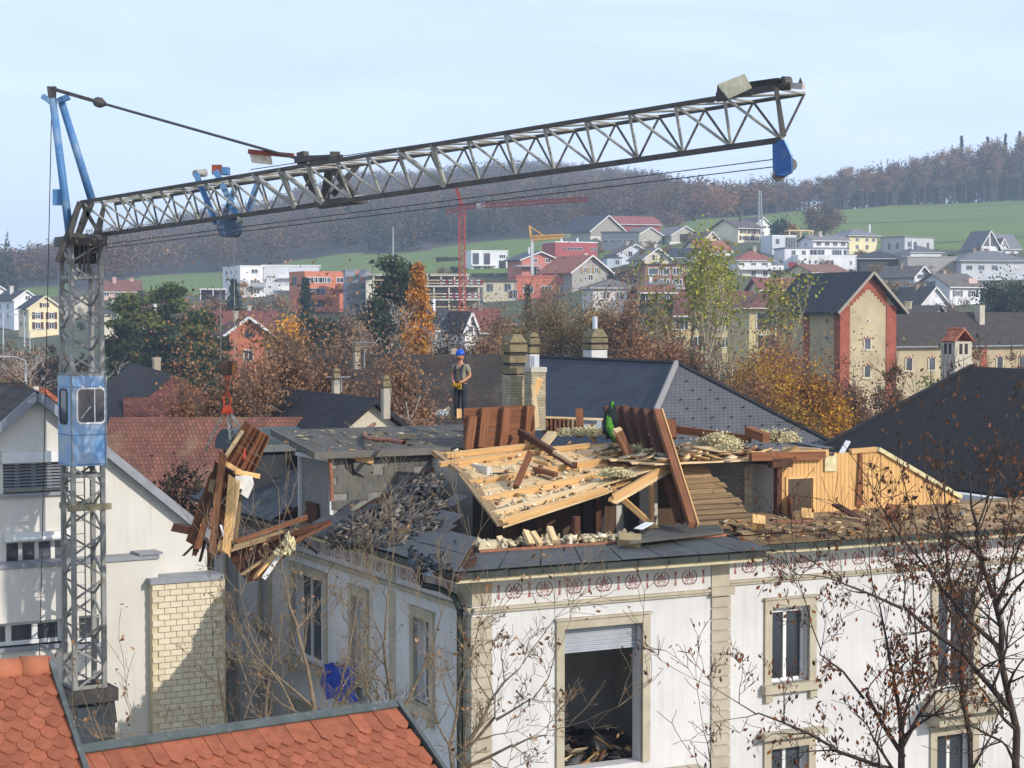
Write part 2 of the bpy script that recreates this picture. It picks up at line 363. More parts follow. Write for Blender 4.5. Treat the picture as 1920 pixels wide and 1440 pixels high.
# ------------------------------------------------------------------ houses of the village
WM = {}
def win_mesh(w, h, mull, fm):
    k = (round(w, 2), round(h, 2), mull, fm.name)
    if k in WM: return WM[k]
    t = min(.12, w * .09); f = MB()
    f.bx(-w / 2, w / 2, -.05, .06, h / 2 - t, h / 2); f.bx(-w / 2, w / 2, -.07, .06, -h / 2, -h / 2 + t)
    f.bx(-w / 2, -w / 2 + t, -.05, .06, -h / 2 + t, h / 2 - t); f.bx(w / 2 - t, w / 2, -.05, .06, -h / 2 + t, h / 2 - t)
    for i in range(1, mull): x = -w / 2 + w * i / mull; f.bx(x - t * .45, x + t * .45, -.045, .05, -h / 2 + t, h / 2 - t)
    p = MB(); p.poly((-w / 2 + t, -.012, -h / 2 + t), (w / 2 - t, -.012, -h / 2 + t), (w / 2 - t, -.012, h / 2 - t), (-w / 2 + t, -.012, h / 2 - t))
    WM[k] = (f.mesh('window', V((0, 0, 0)), fm), p.mesh('pane', V((0, 0, 0)), m_glass)); return WM[k]
def shut_mesh(w, h, mt):
    k = ('s', round(w, 2), round(h, 2), mt.name)
    if k not in WM:
        f = MB(); f.bx(-w / 2, w / 2, -.09, -.02, -h / 2, h / 2)
        for i in range(5): z = -h / 2 + h * (i + .5) / 5; f.bx(-w * .38, w * .38, -.105, -.09, z - h * .07, z + h * .07)
        WM[k] = f.mesh('shutter', V((0, 0, 0)), mt)
    return WM[k]
def mute(h, k): c = rgb(h); g = sum(c) / 3; return tuple(x * (1 - k) + g * k for x in c)
def wallm(h, c2=None): return M('wall_' + h.lstrip('#'), mute(h, .22), c2 or tuple(x * .86 for x in mute(h, .22)), scale=.35, dirt=tuple(x * .7 for x in mute(h, .3)), dscale=.9, damt=.2, streak=.3)
def roofm(h, g=.16): return M('roof_' + h.lstrip('#'), mute(h, .2), tuple(x * .72 for x in mute(h, .2)), kind='uv', scale=.8, rows=(.3, .34, .03, .55, g), bump=.5, rough=.85)
def face_xf(face, w, d):
    """origin at the left end of the face as seen from outside, direction along it, outward normal, length"""
    return {'f': (V((-w / 2, 0, 0)), V((1, 0, 0)), V((0, -1, 0)), w, 0.0), 'l': (V((-w / 2, d, 0)), V((0, -1, 0)), V((-1, 0, 0)), d, R(-90)),
            'r': (V((w / 2, 0, 0)), V((0, 1, 0)), V((1, 0, 0)), d, R(90)), 'b': (V((w / 2, d, 0)), V((-1, 0, 0)), V((0, 1, 0)), w, R(180))}[face]
def put_win(o, face, w, d, x, z, ww, wh, mull=2, fm=None, shut=None):
    og, dr, nn, ln, rz = face_xf(face, w, d); p = og + dr * x + nn * .03 + Z * z
    a, b = win_mesh(ww, wh, mull, fm or m_wframe)
    f = inst('window', a, p, o, rz); g = link('pane', b, p, f)
    if shut:
        sw = ww * .5
        for s in (-1, 1): inst('shutter', shut_mesh(sw, wh * 1.03, shut), p + dr * s * (ww / 2 + sw / 2 + .02), o, rz)
def house(label, u0, u1, vb, ve, vr, Y, d, rot=25, roof='gf', wall='#e8e4da', roofc='#6b6562', wins=(), oh=.5, chim=None, name='house', cat='house', group='houses on the village slope', base=None, rail=None, trim=None, plinth=3.0, walll=None):
    s = Y / FPX; r = R(rot); w = (u1 - u0) * s / math.cos(r); h = (vb - ve) * s; rh = (ve - vr) * s
    c = at((u0 + u1) / 2, vb, Y); o = root(name, c, label, cat, group, rot=r, local=True)
    tr = trim or M('trim_white', (.66, .65, .62), rough=.7); wm = wallm(wall); rm = roofm(roofc)
    mb = MB()
    if roof == 'gf':
        mb.prism([V((-w / 2, 0, -plinth)), V((w / 2, 0, -plinth)), V((w / 2, 0, h)), V((0, 0, h + rh)), V((-w / 2, 0, h))], (0, d, 0))
    elif roof == 'gs':
        mb.prism([V((-w / 2, 0, -plinth)), V((-w / 2, 0, h)), V((-w / 2, d / 2, h + rh)), V((-w / 2, d, h)), V((-w / 2, d, -plinth))], (w, 0, 0))
    else: mb.bx(-w / 2, w / 2, 0, d, -plinth, h)
    part('wall', mb, wm, o)
    t = .22; mr = MB(); mt = MB()
    if roof == 'gf':
        n = V((rh, 0, w / 2)).normalized(); k = rh / (w / 2)
        for sx in (-1, 1):
            e = V((sx * (w / 2 + oh), -oh, h - k * oh + .04)); p = V((0, -oh, h + rh + .04))
            mr.prism([e, p, p + Z * t, e + Z * t] if sx < 0 else [p, e, e + Z * t, p + Z * t], (0, d + 2 * oh, 0))
            mt.beam(e + V((0, -.03, .03)), p + V((0, -.03, .03)), .06, .3, V((0, 0, 1)))
        part('bargeboard', mt, tr, o)
    elif roof == 'gs':
        k = rh / (d / 2)
        for sy in (-1, 1):
            e = V((-w / 2 - oh, d / 2 + sy * (d / 2 + oh), h - k * oh + .04)); p = V((-w / 2 - oh, d / 2, h + rh + .04))
            mr.prism([e, p, p + Z * t, e + Z * t], (w + 2 * oh, 0, 0))
            if sy < 0: mt.bx(-w / 2 - oh, w / 2 + oh, -oh - .1, -oh - .02, h - k * oh - .06, h - k * oh + .14)
        part('gutter', mt, tr, o)
    elif roof == 'hip':
        i = min(w, d) / 2 * .95; x, y = w / 2 + oh, d + oh; rx = max(w / 2 - i, .01); ry0, ry1 = (d / 2, d / 2) if w >= d else (i, d - i)
        A = [V((-x, -oh, h)), V((x, -oh, h)), V((x, y, h)), V((-x, y, h))]; B = [p + Z * .12 for p in A]
        e0, e1 = (V((-rx, d / 2, h + rh)), V((rx, d / 2, h + rh))) if w >= d else (V((0, ry0, h + rh)), V((0, ry1, h + rh)))
        P = A + B + [e0, e1]
        if w >= d: Fc = [(4, 5, 9, 8), (6, 7, 8, 9), (7, 4, 8), (5, 6, 9)]
        else: Fc = [(4, 5, 8), (6, 7, 9), (7, 4, 8, 9), (5, 6, 9, 8)]
        mr.add(P, Fc + [(3, 2, 1, 0)]); mt.add(P, [(0, 1, 5, 4), (1, 2, 6, 5), (2, 3, 7, 6), (3, 0, 4, 7)])
        part('gutter', mt, tr, o)
    elif roof == 'flat':
        mr.bx(-w / 2 - oh, w / 2 + oh, -oh, d + oh, h, h + max(rh, .25)); rm = tr if trim else rm
    elif roof == 'shed':
        mr.prism([V((-w / 2 - oh, -oh, h)), V((w / 2 + oh, -oh, h)), V((w / 2 + oh, -oh, h + .2)), V((-w / 2 - oh, -oh, h + .2))], (0, d + oh * 2, rh))
    rf = part('roof', mr, rm, o)
    if chim is None and roof in ('gf', 'gs', 'hip') and cat == 'house' and random.random() < .75: chim = [(random.uniform(.3, .7), random.uniform(.3, .6), random.uniform(.5, .8), random.uniform(.5, 1.0), random.choice(['#b0a490', '#8f7f70', '#c4b8a8']))]
    if cat in ('house', 'apartment block'): mp_ = MB(); mp_.tube(V((w / 2 - .15, -.1, -plinth)), V((w / 2 - .15, -.1, h)), .06, n=5); part('downpipe', mp_, m_gframe, o)
    for (fx, fy, cw, ch, cc) in (chim or ()):
        mc = MB(); x, y = -w / 2 + w * fx, d * fy; mc.bx(x - cw / 2, x + cw / 2, y - cw / 2, y + cw / 2, h + rh * .3, h + rh + ch); mc.bx(x - cw * .62, x + cw * .62, y - cw * .62, y + cw * .62, h + rh + ch, h + rh + ch + .15)
        part('chimney', mc, wallm(cc), rf)
    for wd in wins:
        face, xs, zs, ww, wh = wd[:5]; kw = wd[5] if len(wd) > 5 else {}
        ln = w if face in 'fb' else d
        for fz in zs:
            for fx in xs: put_win(o, face, w, d, fx * ln, fz * h, ww, wh, **kw)
    for (face, x0, x1, z, hh, cc) in (rail or ()):    # balconies: slab and parapet
        og, dr, nn, ln, rz = face_xf(face, w, d); mbk = MB()
        a, b = og + dr * x0 * ln + Z * z * h, og + dr * x1 * ln + Z * z * h
        mbk.beam((a + b) / 2 - (b - a) / 2 + nn * .7, (a + b) / 2 + (b - a) / 2 + nn * .7, 1.4, .18); mbk.beam(a + nn * 1.37 + Z * hh / 2, b + nn * 1.37 + Z * hh / 2, .06, hh)
        part('balcony', mbk, cc, o)
    return o, w, h, d
def onto(o, pts_fn, mat, name): part(name, pts_fn, mat, o)
def panelb(o, w, d, face, x0, x1, z0, z1, mat, name='panel', out=.04, th=.08):
    og, dr, nn, ln, rz = face_xf(face, w, d); mb = MB(); a, b = og + dr * x0 * ln, og + dr * x1 * ln
    mb.beam(a + nn * (out - th / 2 + .002) + Z * (z0 + z1) / 2, b + nn * (out - th / 2 + .002) + Z * (z0 + z1) / 2, th, z1 - z0); return part(name, mb, mat, o)
brn = M('shutter_brown', '#5a3a30'); redm = M('shutter_red', '#a8202c'); grn = M('shutter_grey', '#6f7478')
DK = dict(fm=m_gframe); W2 = dict(mull=2); W3 = dict(mull=3); W1 = dict(mull=1)
# --- far left
house('red and white gabled house cut off by the left edge', -34, 20, 596, 553, 533, 430, 14, 30, 'gf', '#dcdad8', '#7a4a44', [('f', [.2, .5, .8], [.3, .75], 1.3, 1.4)])
o, w, h, d = house('white gabled house with slate roof just behind the yellow house', 30, 70, 604, 562, 545, 405, 15, 32, 'gf', '#e9e8ea', '#4a4c58', [('f', [.28, .55, .8], [.3, .62], 1.0, 1.3), ('f', [.55], [1.08], 1.2, 1.0), ('l', [.3, .7], [.3, .7], 1.3, 1.3)], chim=[(.3, .5, .8, 1.0, '#cfc8c0')])
house('pale yellow gabled house with brown shutters at far left', 58, 113, 624, 578, 556, 370, 9, 28, 'gf', '#f0dfa8', '#474751', [('f', [.27, .68], [.30, .70], 1.1, 1.35, dict(shut=brn)), ('f', [.47], [1.13], .9, .9, dict(shut=brn)), ('l', [.3, .7], [.35, .75], 1.6, 1.3)], trim=M('trim_cream', '#d8cfb0'))
house('low brown roofed house behind the crane mast at left', 92, 134, 600, 575, 552, 415, 9, -20, 'gs', '#c9bca6', '#7d6a60', [('f', [.3, .7], [.5], 1.2, 1.2)])
house('long pink house with red tile roof and two chimneys', 188, 262, 566, 546, 527, 455, 9, 14, 'gs', '#e2b3a8', '#8f5b4c', [('f', [.18, .45, .75], [.72], 1.3, 1.1), ('f', [.38, .8], [.1], 1.3, 1.4)], chim=[(.38, .4, .9, .9, '#d8a08c'), (.8, .5, .9, .7, '#d8a08c')])
house('small cream house with steep grey mansard roof beside the pines', 196, 232, 616, 591, 567, 330, 8, 10, 'hip', '#e3d9bb', '#55565c', [('f', [.5], [.75], .8, 1.0)])
house('little house with gable hung in red tiles among the pines', 277, 309, 640, 606, 579, 285, 9, 16, 'gf', '#b5583f', '#5c5558', [('f', [.5], [.3], 1, 1.2)], chim=[(.5, .12, .55, .9, '#d8d8d8')], oh=.6)
# carport
s = 430 / FPX; c = at(400, 560, 430); o = root('carport', c, 'white open carport with flat roof standing below the meadow', 'carport', rot=R(8), local=True)
mb = MB(); mb.bx(-3.2, 3.2, 0, 6, 2.1, 2.4); part('roof', mb, M('trim_white', (.66, .65, .62)), o)
for x in (-3, -.05, 3): mb = MB(); mb.bx(x - .12, x + .12, .1, .34, -2, 2.1); part('post', mb, M('trim_white', (.66, .65, .62)), o)
mb = MB(); mb.bx(-3.2, 3.2, 5.6, 6, -2, 2.1); mb.bx(-3.3, -3.0, 0.4, 6, -2, 2.1); part('back_wall', mb, wallm('#6a6e74'), o)
# white apartment block
wa = wallm('#e9e8e6'); ga = wallm('#b9bec8')
o, w, h, d = house('white flat roofed apartment block with corner balconies left of the orange block', 452, 494, 562, 500, 498, 440, 16, 24, 'flat', '#e9e8e6', '#d5d5d5', [('f', [.62], [.22, .5], 2.4, 1.7, W3), ('f', [.6], [.86], 1.7, 1.1, W2), ('l', [.2, .5, .8], [.3, .6, .85], 1.2, 1.2)], oh=.15, trim=wa, name='apartment_block', cat='apartment block', rail=[('f', .35, 1, .38, 1.0, m_gframe), ('f', .35, 1, .06, 1.0, wa)])
o, w, h, d = house('light grey flat roofed apartment wing with slit windows behind the orange block', 493, 600, 562, 499, 497, 446, 14, 10, 'flat', '#ccd0d6', '#d5d5d5', [('f', [.12, .37, .62, .9], [.80], 1.3, .25, W1), ('f', [.12], [.68], 1.3, .7, W3), ('f', [.13], [.38], .9, .6)], oh=.15, trim=wa, name='apartment_block', cat='apartment block', rail=[('f', .27, .62, .28, .9, wa), ('f', .27, .62, .64, .3, wa)])
om = wallm('#e07a48')
o, w, h, d = house('bright orange flat roofed apartment block behind the dark fir', 574, 652, 590, 511, 510, 385, 10, 26, 'flat', '#dd7747', '#e09060', [('f', [.16, .36], [.82], 2.6, 1.3, W3), ('f', [.52], [.82], 1.5, 1.3), ('f', [.30], [.22, .52], 3.2, 1.9, dict(mull=3, fm=m_gframe)), ('l', [.35], [.8], 3.2, 2.0, dict(mull=4, fm=m_gframe)), ('f', [.8], [.82], 1.6, 1.2)], oh=.05, trim=om, name='apartment_block', cat='apartment block', rail=[('f', .05, .62, .36, 1.0, om), ('f', .05, .62, .07, 1.0, om), ('f', .64, 1.0, .6, 1.0, om)])
o, w, h, d = house('blue grey scaffolded block with small orange panels beside the orange block', 648, 694, 600, 508, 507, 372, 9, 8, 'flat', '#8d949e', '#98a0a8', [('f', [.3, .7], [.1, .3, .5, .7], 1.7, 1.5, DK)], oh=.1, name='apartment_block', cat='apartment block')
for (fx, z) in ((.15, 7.9), (.62, 7.9), (.95, 6.1), (.4, 9.4)): panelb(o, w, d, 'f', fx, fx + .14, z, z + .8, om, out=.09)
mb = MB()
for i in range(6): x = -w / 2 + w * i / 5; mb.beam(V((x, -1.0, -2)), V((x, -1.0, h + .8)), .06, .06, V((0, 1, 0)))
for k in range(6): mb.beam(V((-w / 2, -1.0, k * 1.9)), V((w / 2, -1.0, k * 1.9)), .05, .05); mb.bx(-w / 2, w / 2, -1.1, -.4, k * 1.9 - .5, k * 1.9 - .46)
part('scaffold', mb, m_gframe, o)
# --- concrete shell under construction
Yc = 362; s = Yc / FPX; c = at(800, 585, Yc); o = root('building_shell', c, 'unfinished concrete building shell with red and white guard rails at the red crane', 'construction site', rot=R(6), local=True)
cm = wallm('#d8cdb4'); cg = M('raw_concrete', '#8f8a80', '#77736b', scale=.5); redr = M('rail_red', '#b8404a'); woodr = M('rail_wood', '#cdb58a')
lv = [(-10.8, 11.6, 0), (-10.8, 10.8, 2.6), (-10.8, 11.4, 5.3), (-11.6, 8.6, 7.5)]
for i, (x0, x1, z) in enumerate(lv): mb = MB(); mb.bx(x0, x1, 0, 11, z - .28, z); part('floor_slab', mb, cm, o)
for i, (x0, x1, z) in enumerate(lv[:-1]):
    z1 = lv[i + 1][2] - .28
    for x in np.linspace(x0 + .3, min(x1, lv[i + 1][1]) - .3, 8): mb = MB(); mb.bx(x - .13, x + .13, .3, .56, z, z1); part('column', mb, cm, o)
    mb = MB(); mb.bx(x0 + .4, min(x1, lv[i + 1][1]) - .4, 5, 5.3, z, z1); part('back_wall', mb, cg, o)
    for k, zz in enumerate((.35, .95)): mb = MB(); mb.bx(x0, x1 if i else x1 - 3, -.06, 0, z + zz, z + zz + .17); part('guard_rail', mb, woodr, o)
for x0, x1, z in ((3.0, 11.4, 5.3), (3.2, 10.8, 2.6)):
    for zz in (.35, .95):
        for k in range(12): xx = x0 + (x1 - x0) * k / 12; mb = MB(); mb.bx(xx, xx + (x1 - x0) / 12, -.14, -.07, z + zz, z + zz + .18); part('guard_rail', mb, redr if k % 2 else m_wframe, o)
mb = MB(); mb.bx(-11.6, 8.6, -.1, 10, 7.5, 7.62); mb.bx(8.9, 12.2, .5, 5, 0, .9); mb.bx(-12, -10.9, 0, 8, -3, 6.4); part('concrete_part', mb, cm, o)
mb = MB(); mb.bx(-12, 12, .3, 11, -4, -.28); part('lower_wall', mb, cg, o)
# --- centre
o, w, h, d = house('modern white house with two tall dark windows below the meadow', 884, 953, 512, 471, 470, 505, 9, 14, 'flat', '#e4e5e8', '#dddddd', [('f', [.12], [.62], 1.9, 3.6, dict(mull=1, fm=m_gframe)), ('f', [.42], [.62], 1.9, 3.6, dict(mull=1, fm=m_gframe)), ('f', [.16, .42], [.17], 2.0, 1.6, DK), ('f', [.84], [.76], 1.9, 1.1, W3), ('f', [.84], [.34], 2.1, 3.0, dict(mull=1, fm=m_gframe))], oh=.1, trim=wa, name='modern_house')
panelb(o, w, d, 'f', 0, .66, h * .32, h * .38, wa, 'balcony', 1.0, 1.2)
o, w, h, d = house('salmon red house with white edged gable below the red cube', 978, 1046, 520, 487, 473, 455, 8, 26, 'gf', '#cf7462', '#5b626c', [('f', [.36, .72], [.95], 1.5, 1.1), ('f', [.42, .72], [.28], 1.9, 1.9, DK)], chim=[(.32, .3, .35, 1.1, '#d8d8d8')], oh=.9)
panelb(o, w, d, 'f', -.25, .45, h * .58, h * .66, M('canopy_grey', '#9a9da2'), 'canopy', 2.2, 2.4)
house('low terracotta terrace building in front of the salmon house', 968, 1082, 552, 520, 516, 400, 8, 5, 'flat', '#cf6b4c', '#c05a42', [('f', [.2, .5, .8], [.3], 2.4, 1.6, W3)], oh=.1, trim=wallm('#c9604a'))
house('pale beige low building with a flat brown roof right of the shell', 906, 968, 556, 528, 526, 395, 8, 4, 'flat', '#cfc4a0', '#6d5f52', [('f', [.2, .74], [.6], 1.5, 1.7, DK), ('f', [.9], [.15], 2, 2)], oh=.4)
o, w, h, d = house('dark red modern cube house with ribbon windows', 1041, 1121, 492, 455, 454, 490, 9, 22, 'flat', '#b8484a', '#c9c9c9', [('f', [.46], [.68], 4.6, .8, dict(mull=5, fm=m_gframe)), ('f', [.9], [.68], 1.8, .7, DK), ('f', [.2], [.68], .6, .9, DK), ('f', [.15, .4, .65], [.16], 2.2, 1.5, dict(mull=2, fm=m_gframe))], oh=.06, trim=wa, chim=[(.3, .5, .4, 1.1, '#e0e0e0'), (.68, .5, .4, 1.1, '#e0e0e0')], name='modern_house')
house('grey chalet with wide orange tile roof behind the birch', 1072, 1142, 528, 508, 480, 400, 12, 32, 'gf', '#a9a49c', '#b5694a', [('f', [.35, .66], [1.05], 1.1, 1.3, dict(shut=M('shutter_ochre', '#9c8660'))), ('f', [.5], [.4], 1.4, 1.4)], oh=1.0, chim=[(.7, .4, .7, .6, '#d8c8a8')])
# barns
gw = M('barn_boards', '#a9a598', '#87837a', kind='uv', stretch=(9, .6, 1), scale=1.2, rough=.95); bw = M('barn_blue', '#5d6672', '#4c535e', kind='uv', stretch=(6, .5, 1), scale=1)
o, w, h, d = house('big barn with weathered grey gable on the slope', 1106, 1172, 452, 433, 405, 560, 15, 34, 'gf', '#a9a598', '#4a4f58', [], oh=.8, name='barn', cat='barn', group='farm buildings on the hill')
panelb(o, w, d, 'f', .0, .3, 0, h * .45, wallm('#dcd6c4'), 'white_wall')
for i in range(14):
    x0 = i / 14; hx = h + (1 - abs(x0 + .035 - .5) * 2) * ((433 - 405) * 560 / FPX) - .5; panelb(o, w, d, 'f', x0 + .003, x0 + .068, h * .46, hx, gw, 'board', .05)
house('long blue grey shed in front of the big barn', 1128, 1196, 462, 436, 434, 545, 10, -6, 'flat', '#6b7480', '#6a6d72', [('f', [.12, .3, .48, .66, .84], [.35], 1.4, 1.2, DK)], oh=.3, name='shed', cat='shed', group='farm buildings on the hill')
house('red farm hall with a wide low red roof', 1152, 1240, 440, 420, 405, 605, 14, 20, 'gs', '#a54a48', '#a85650', [('f', [.1], [.4], 2.4, 2.6, DK)], oh=.8, name='barn', cat='barn', group='farm buildings on the hill')
for (a, b, vb, ve, vr, lab) in ((1196, 1242, 460, 441, 427, 'low grey gabled cowshed with white window band left of the open shed'), (1258, 1312, 460, 441, 425, 'grey gabled shed with a dark open gateway')):
    o, w, h, d = house(lab, a, b, vb, ve, vr, 555, 12, 22, 'gf', '#b5b0a2', '#8d8a86', [('f', [.12, .3, .5, .7, .88], [.3], .9, 1.0)] if a < 1200 else [], oh=.5, name='shed', cat='shed', group='farm buildings on the hill')
    if a > 1200: panelb(o, w, d, 'f', .3, .62, 0, h * 1.1, m_dark, 'gateway'); panelb(o, w, d, 'f', -.1, .3, 0, h * .3, wallm('#e4e0d4'), 'low_wall', .6)
o, w, h, d = house('pale blue white gabled house with a flat garage', 1160, 1222, 500, 476, 459, 440, 11, 12, 'gf', '#cfd8e4', '#7a6a66', [('f', [.35, .62], [.98], 1.1, 1.3, DK), ('f', [.38, .7], [.3], 1.1, 1.3, DK)], oh=.7)
house('little flat garage beside the pale blue house', 1138, 1166, 499, 484, 483, 436, 6, 8, 'flat', '#bcc6d0', '#5c6066', [('f', [.7], [.5], 1.2, 1.3)], oh=.2, name='garage', cat='garage')
house('beige gabled house with two tall attic windows', 1208, 1256, 500, 484, 466, 420, 10, 16, 'gf', '#d6cdb2', '#8d8a80', [('f', [.36, .68], [1.05], .8, 1.4, W1), ('f', [.5], [.35], 2.2, .9, DK)], oh=.8, chim=[(.55, .2, .4, .8, '#dddddd')])
house('dark roofed house half hidden behind the beige gable', 1252, 1300, 500, 482, 466, 445, 9, -24, 'gs', '#d8d0a8', '#474d57', [('f', [.3, .7], [.5], 1, 1.2)])
o, w, h, d = house('brown brick modern house with large plate windows', 1209, 1288, 540, 497, 495, 345, 8, 6, 'flat', '#9a6a56', '#5a504a', [('f', [.2], [.72], 2.0, 1.4, W1), ('f', [.48, .78], [.72], 1.9, 1.5, W3), ('f', [.48, .78], [.26], 1.9, 1.2, W3)], oh=.25)
gh = M('roof_flat_grey', '#7f7d7c')
house('low house with grey hipped roof and white eaves left of the school dormer', 1112, 1194, 565, 541, 522, 290, 10, 8, 'hip', '#d8d5ce', '#7a7674', [('f', [.3, .6, .85], [.5], 1.1, 1.2, W2)], oh=.7)
house('low house with grey hipped roof right behind the school dormer', 1206, 1278, 565, 541, 524, 285, 10, 8, 'hip', '#d8d5ce', '#7f7d7d', [('f', [.3, .7], [.5], 1.1, 1.2)], oh=.7, chim=[(.3, .3, .4, .6, '#e8e8e8')])
# --- right
o, w, h, d = house('cream farmhouse with dark shadowed gable on the hill', 1382, 1428, 454, 427, 412, 540, 12, 34, 'gs', '#efe3bb', '#6d6461', [('f', [.22, .55, .85], [.72], 1.2, 1.2, dict(shut=brn)), ('f', [.2, .5, .8], [.28], 1.2, 1.2, dict(shut=brn))], chim=[(.6, .4, .9, .9, '#6a605c')], oh=.9)
house('white gabled house behind the radio mast on the hill', 1414, 1446, 444, 422, 408, 575, 9, 30, 'gf', '#e8e8ea', '#6d6a68', [('f', [.62], [.85], 1.3, .9), ('f', [.5], [.3], 1.3, 1.2)])
house('small house with rosy gable behind the poplar', 1322, 1346, 462, 447, 435, 530, 8, 28, 'gf', '#d8b8a4', '#77706c', [('f', [.5], [.5], 1, 1)])
house('white house with an orange roof seen through the poplar', 1312, 1372, 500, 470, 452, 470, 10, 24, 'gs', '#e4e4e6', '#b06848', [('f', [.25, .5, .75], [.3, .7], 1.1, 1.2)])
o, w, h, d = house('white villa with a red hipped roof and balustrade right of the poplar', 1384, 1448, 522, 489, 468, 405, 9, 8, 'hip', '#ece9e4', '#a65f50', [('f', [.1, .45], [.78], 1.3, 1.0), ('f', [.78], [.78], 1.5, 1.0), ('f', [.45, .8], [.28], 1.1, 1.3)], oh=.6, rail=[('f', -.05, 1.3, .5, .9, wa)])
panelb(o, w, d, 'f', 1.02, 1.26, 0, h * .45, m_dark, 'opening', .5)
house('pale cube house with a glazed corner behind the big white house', 1447, 1494, 478, 443, 441, 485, 8, 14, 'flat', '#cfd3da', '#d0d0d0', [('f', [.22], [.72], 1.0, 1.4, DK), ('f', [.25], [.2], 1.2, 1.6, DK), ('f', [.75], [.68], 3.0, 2.6, dict(mull=4, fm=m_gframe))], oh=.05, trim=wa, name='modern_house')
c = at(1503, 444, 520); o = root('pergola', c, 'bare timber pergola on the flat roof behind the white house', 'pergola', rot=R(10), local=True); wd = M('pale_timber', '#d8bf94')
mb = MB(); mb.bx(-3.8, 3.6, 0, 4, 1.6, 1.95); part('roof', mb, wd, o)
for x in (-3.6, -.2, 2.4, 3.3): mb = MB(); mb.bx(x - .15, x + .15, 0, .3, -2, 1.6); part('post', mb, wd, o)
o, w, h, d = house('upper storey of the big white house with four dark windows and grey roof', 1523, 1592, 466, 451, 442, 440, 8, 16, 'gs', '#e2e2e4', '#8b8a8c', [('f', [.16, .4, .63, .86], [.6], 1.2, .95, DK), ('l', [.5], [.6], .8, .8)], oh=.6)
o, w, h, d = house('middle storey of the big white house with long glazed terrace', 1470, 1592, 482, 466, 465, 434, 9, 8, 'flat', '#dcdde0', '#8a8886', [('f', [.14, .3], [.5], 1.0, 1.1, DK), ('f', [.45, .57], [.5], 1.8, 1.5, DK), ('f', [.82], [.5], 2.4, 1.5, dict(mull=4, fm=m_gframe)), ('f', [.95], [.5], .8, 1.4, DK)], oh=.25)
o, w, h, d = house('lower storey of the big white house, a broad blank white terrace wall', 1495, 1608, 512, 480, 479, 430, 9, 8, 'flat', '#e6e6e6', '#d0d0d0', [('f', [.08, .2, .3], [.65], .5, .8, DK), ('f', [.5], [.68], .6, .8), ('f', [.58], [.6], .6, 1.2, dict(mull=1, fm=brn)), ('f', [.9], [.6], .5, 1.0)], oh=.05, trim=wa)
panelb(o, w, d, 'f', -.16, -.02, h * .35, h * .62, M('red_shutter_door', '#8d3038'), 'garage_door', .0)
house('yellow house with grey pyramid roof below the big meadow', 1590, 1648, 470, 443, 427, 500, 9, 22, 'hip', '#efe2a4', '#84868c', [('f', [.28, .62, .85], [.75], 1.1, 1.1), ('f', [.28, .62], [.25], 1.1, 1.3)], oh=.9, chim=[(.9, .3, .35, .9, '#e0e0e0')])
o, w, h, d = house('long modern grey house with recessed balcony below the meadow', 1690, 1758, 478, 446, 444, 500, 8, 40, 'flat', '#b9bbbd', '#8d928c', [('f', [.25], [.6], 4.0, 1.6, dict(mull=3, fm=m_gframe)), ('f', [.78], [.55], 1.2, 1.9, DK), ('l', [.35, .7], [.5], .9, 1.7, DK)], oh=.2, name='modern_house')
o, w, h, d = house('dark timber house with low pointed roof and two lit windows', 1612, 1700, 518, 486, 470, 440, 10, 4, 'hip', '#4f4a4a', '#454850', [('f', [.56, .8], [.48], 1.1, 1.0, W2), ('f', [.92], [.12], .8, 1.1)], oh=.9)
o, w, h, d = house('grey slatted house with long flat front beside the dark timber house', 1701, 1794, 518, 483, 481, 432, 9, 3, 'flat', '#aaa39a', '#b5b3b0', [('f', [.06, .18], [.28], 1.1, 1.2, DK)], oh=.2)
for k in range(8): panelb(o, w, d, 'f', 0, 1, h * .5 + k * h * .06, h * .5 + k * h * .06 + h * .045, wallm('#b8b2a8'), 'slat', .08)
house('house with a grey pyramid roof and white dormer behind the slatted house', 1706, 1768, 482, 474, 460, 455, 9, 12, 'hip', '#d8d8d8', '#6e6e74', [], oh=.5, chim=[(.2, .3, .35, 1.4, '#e8e8e8')])
# glazed gable chalet
o, w, h, d = house('white chalet with a glazed pointed gable at the far right', 1836, 1874, 482, 463, 434, 520, 8, 22, 'gf', '#e4e4ea', '#77787e', [('f', [.5], [.3], 4, 1.4, dict(mull=4))], oh=.8)
for sx in (-1, 1):
    mb = MB(); mb.prism([V((sx * .3, -.06, h + .2)), V((sx * w * .4, -.06, h + .2)), V((sx * .3, -.06, h + 3.3))] if sx > 0 else [V((-.3, -.06, h + 3.3)), V((-w * .4, -.06, h + .2)), V((-.3, -.06, h + .2))], (0, .08, 0)); part('gable_window', mb, m_glass, o)
mb = MB(); mb.beam(V((0, -.1, h)), V((0, -.1, h + 3.9)), .5, .16, V((0, 1, 0))); part('post', mb, m_wframe, o)
house('grey roofed wing of the glazed chalet with a small pointed dormer', 1868, 1912, 482, 464, 439, 528, 9, 16, 'gs', '#e4e4ea', '#85858a', [('f', [.3, .7], [.4], 1.2, 1.2)], oh=.7)
house('small pointed white dormer on the wing of the glazed chalet', 1874, 1889, 464, 461, 448, 522, 5, 18, 'gf', '#dcdce4', '#6d6d75', [('f', [.5], [1.2], .9, .9)], oh=.35, name='dormer', cat='dormer', plinth=.4)
house('long house with a broad grey pyramid roof at the right edge', 1800, 1930, 520, 490, 469, 430, 12, 8, 'hip', '#c9ccd2', '#7d7f84', [('f', [.12, .3, .5], [.6], 1.5, 1.1, DK)], oh=.9)
house('blue white chalet with brown roof behind the white cottage', 1712, 1742, 538, 515, 500, 400, 10, 34, 'gf', '#d5dde8', '#7d736c', [('f', [.3, .5], [.85], .9, .9, DK), ('f', [.75], [.85], 1, 1.2, DK)], oh=1.0)
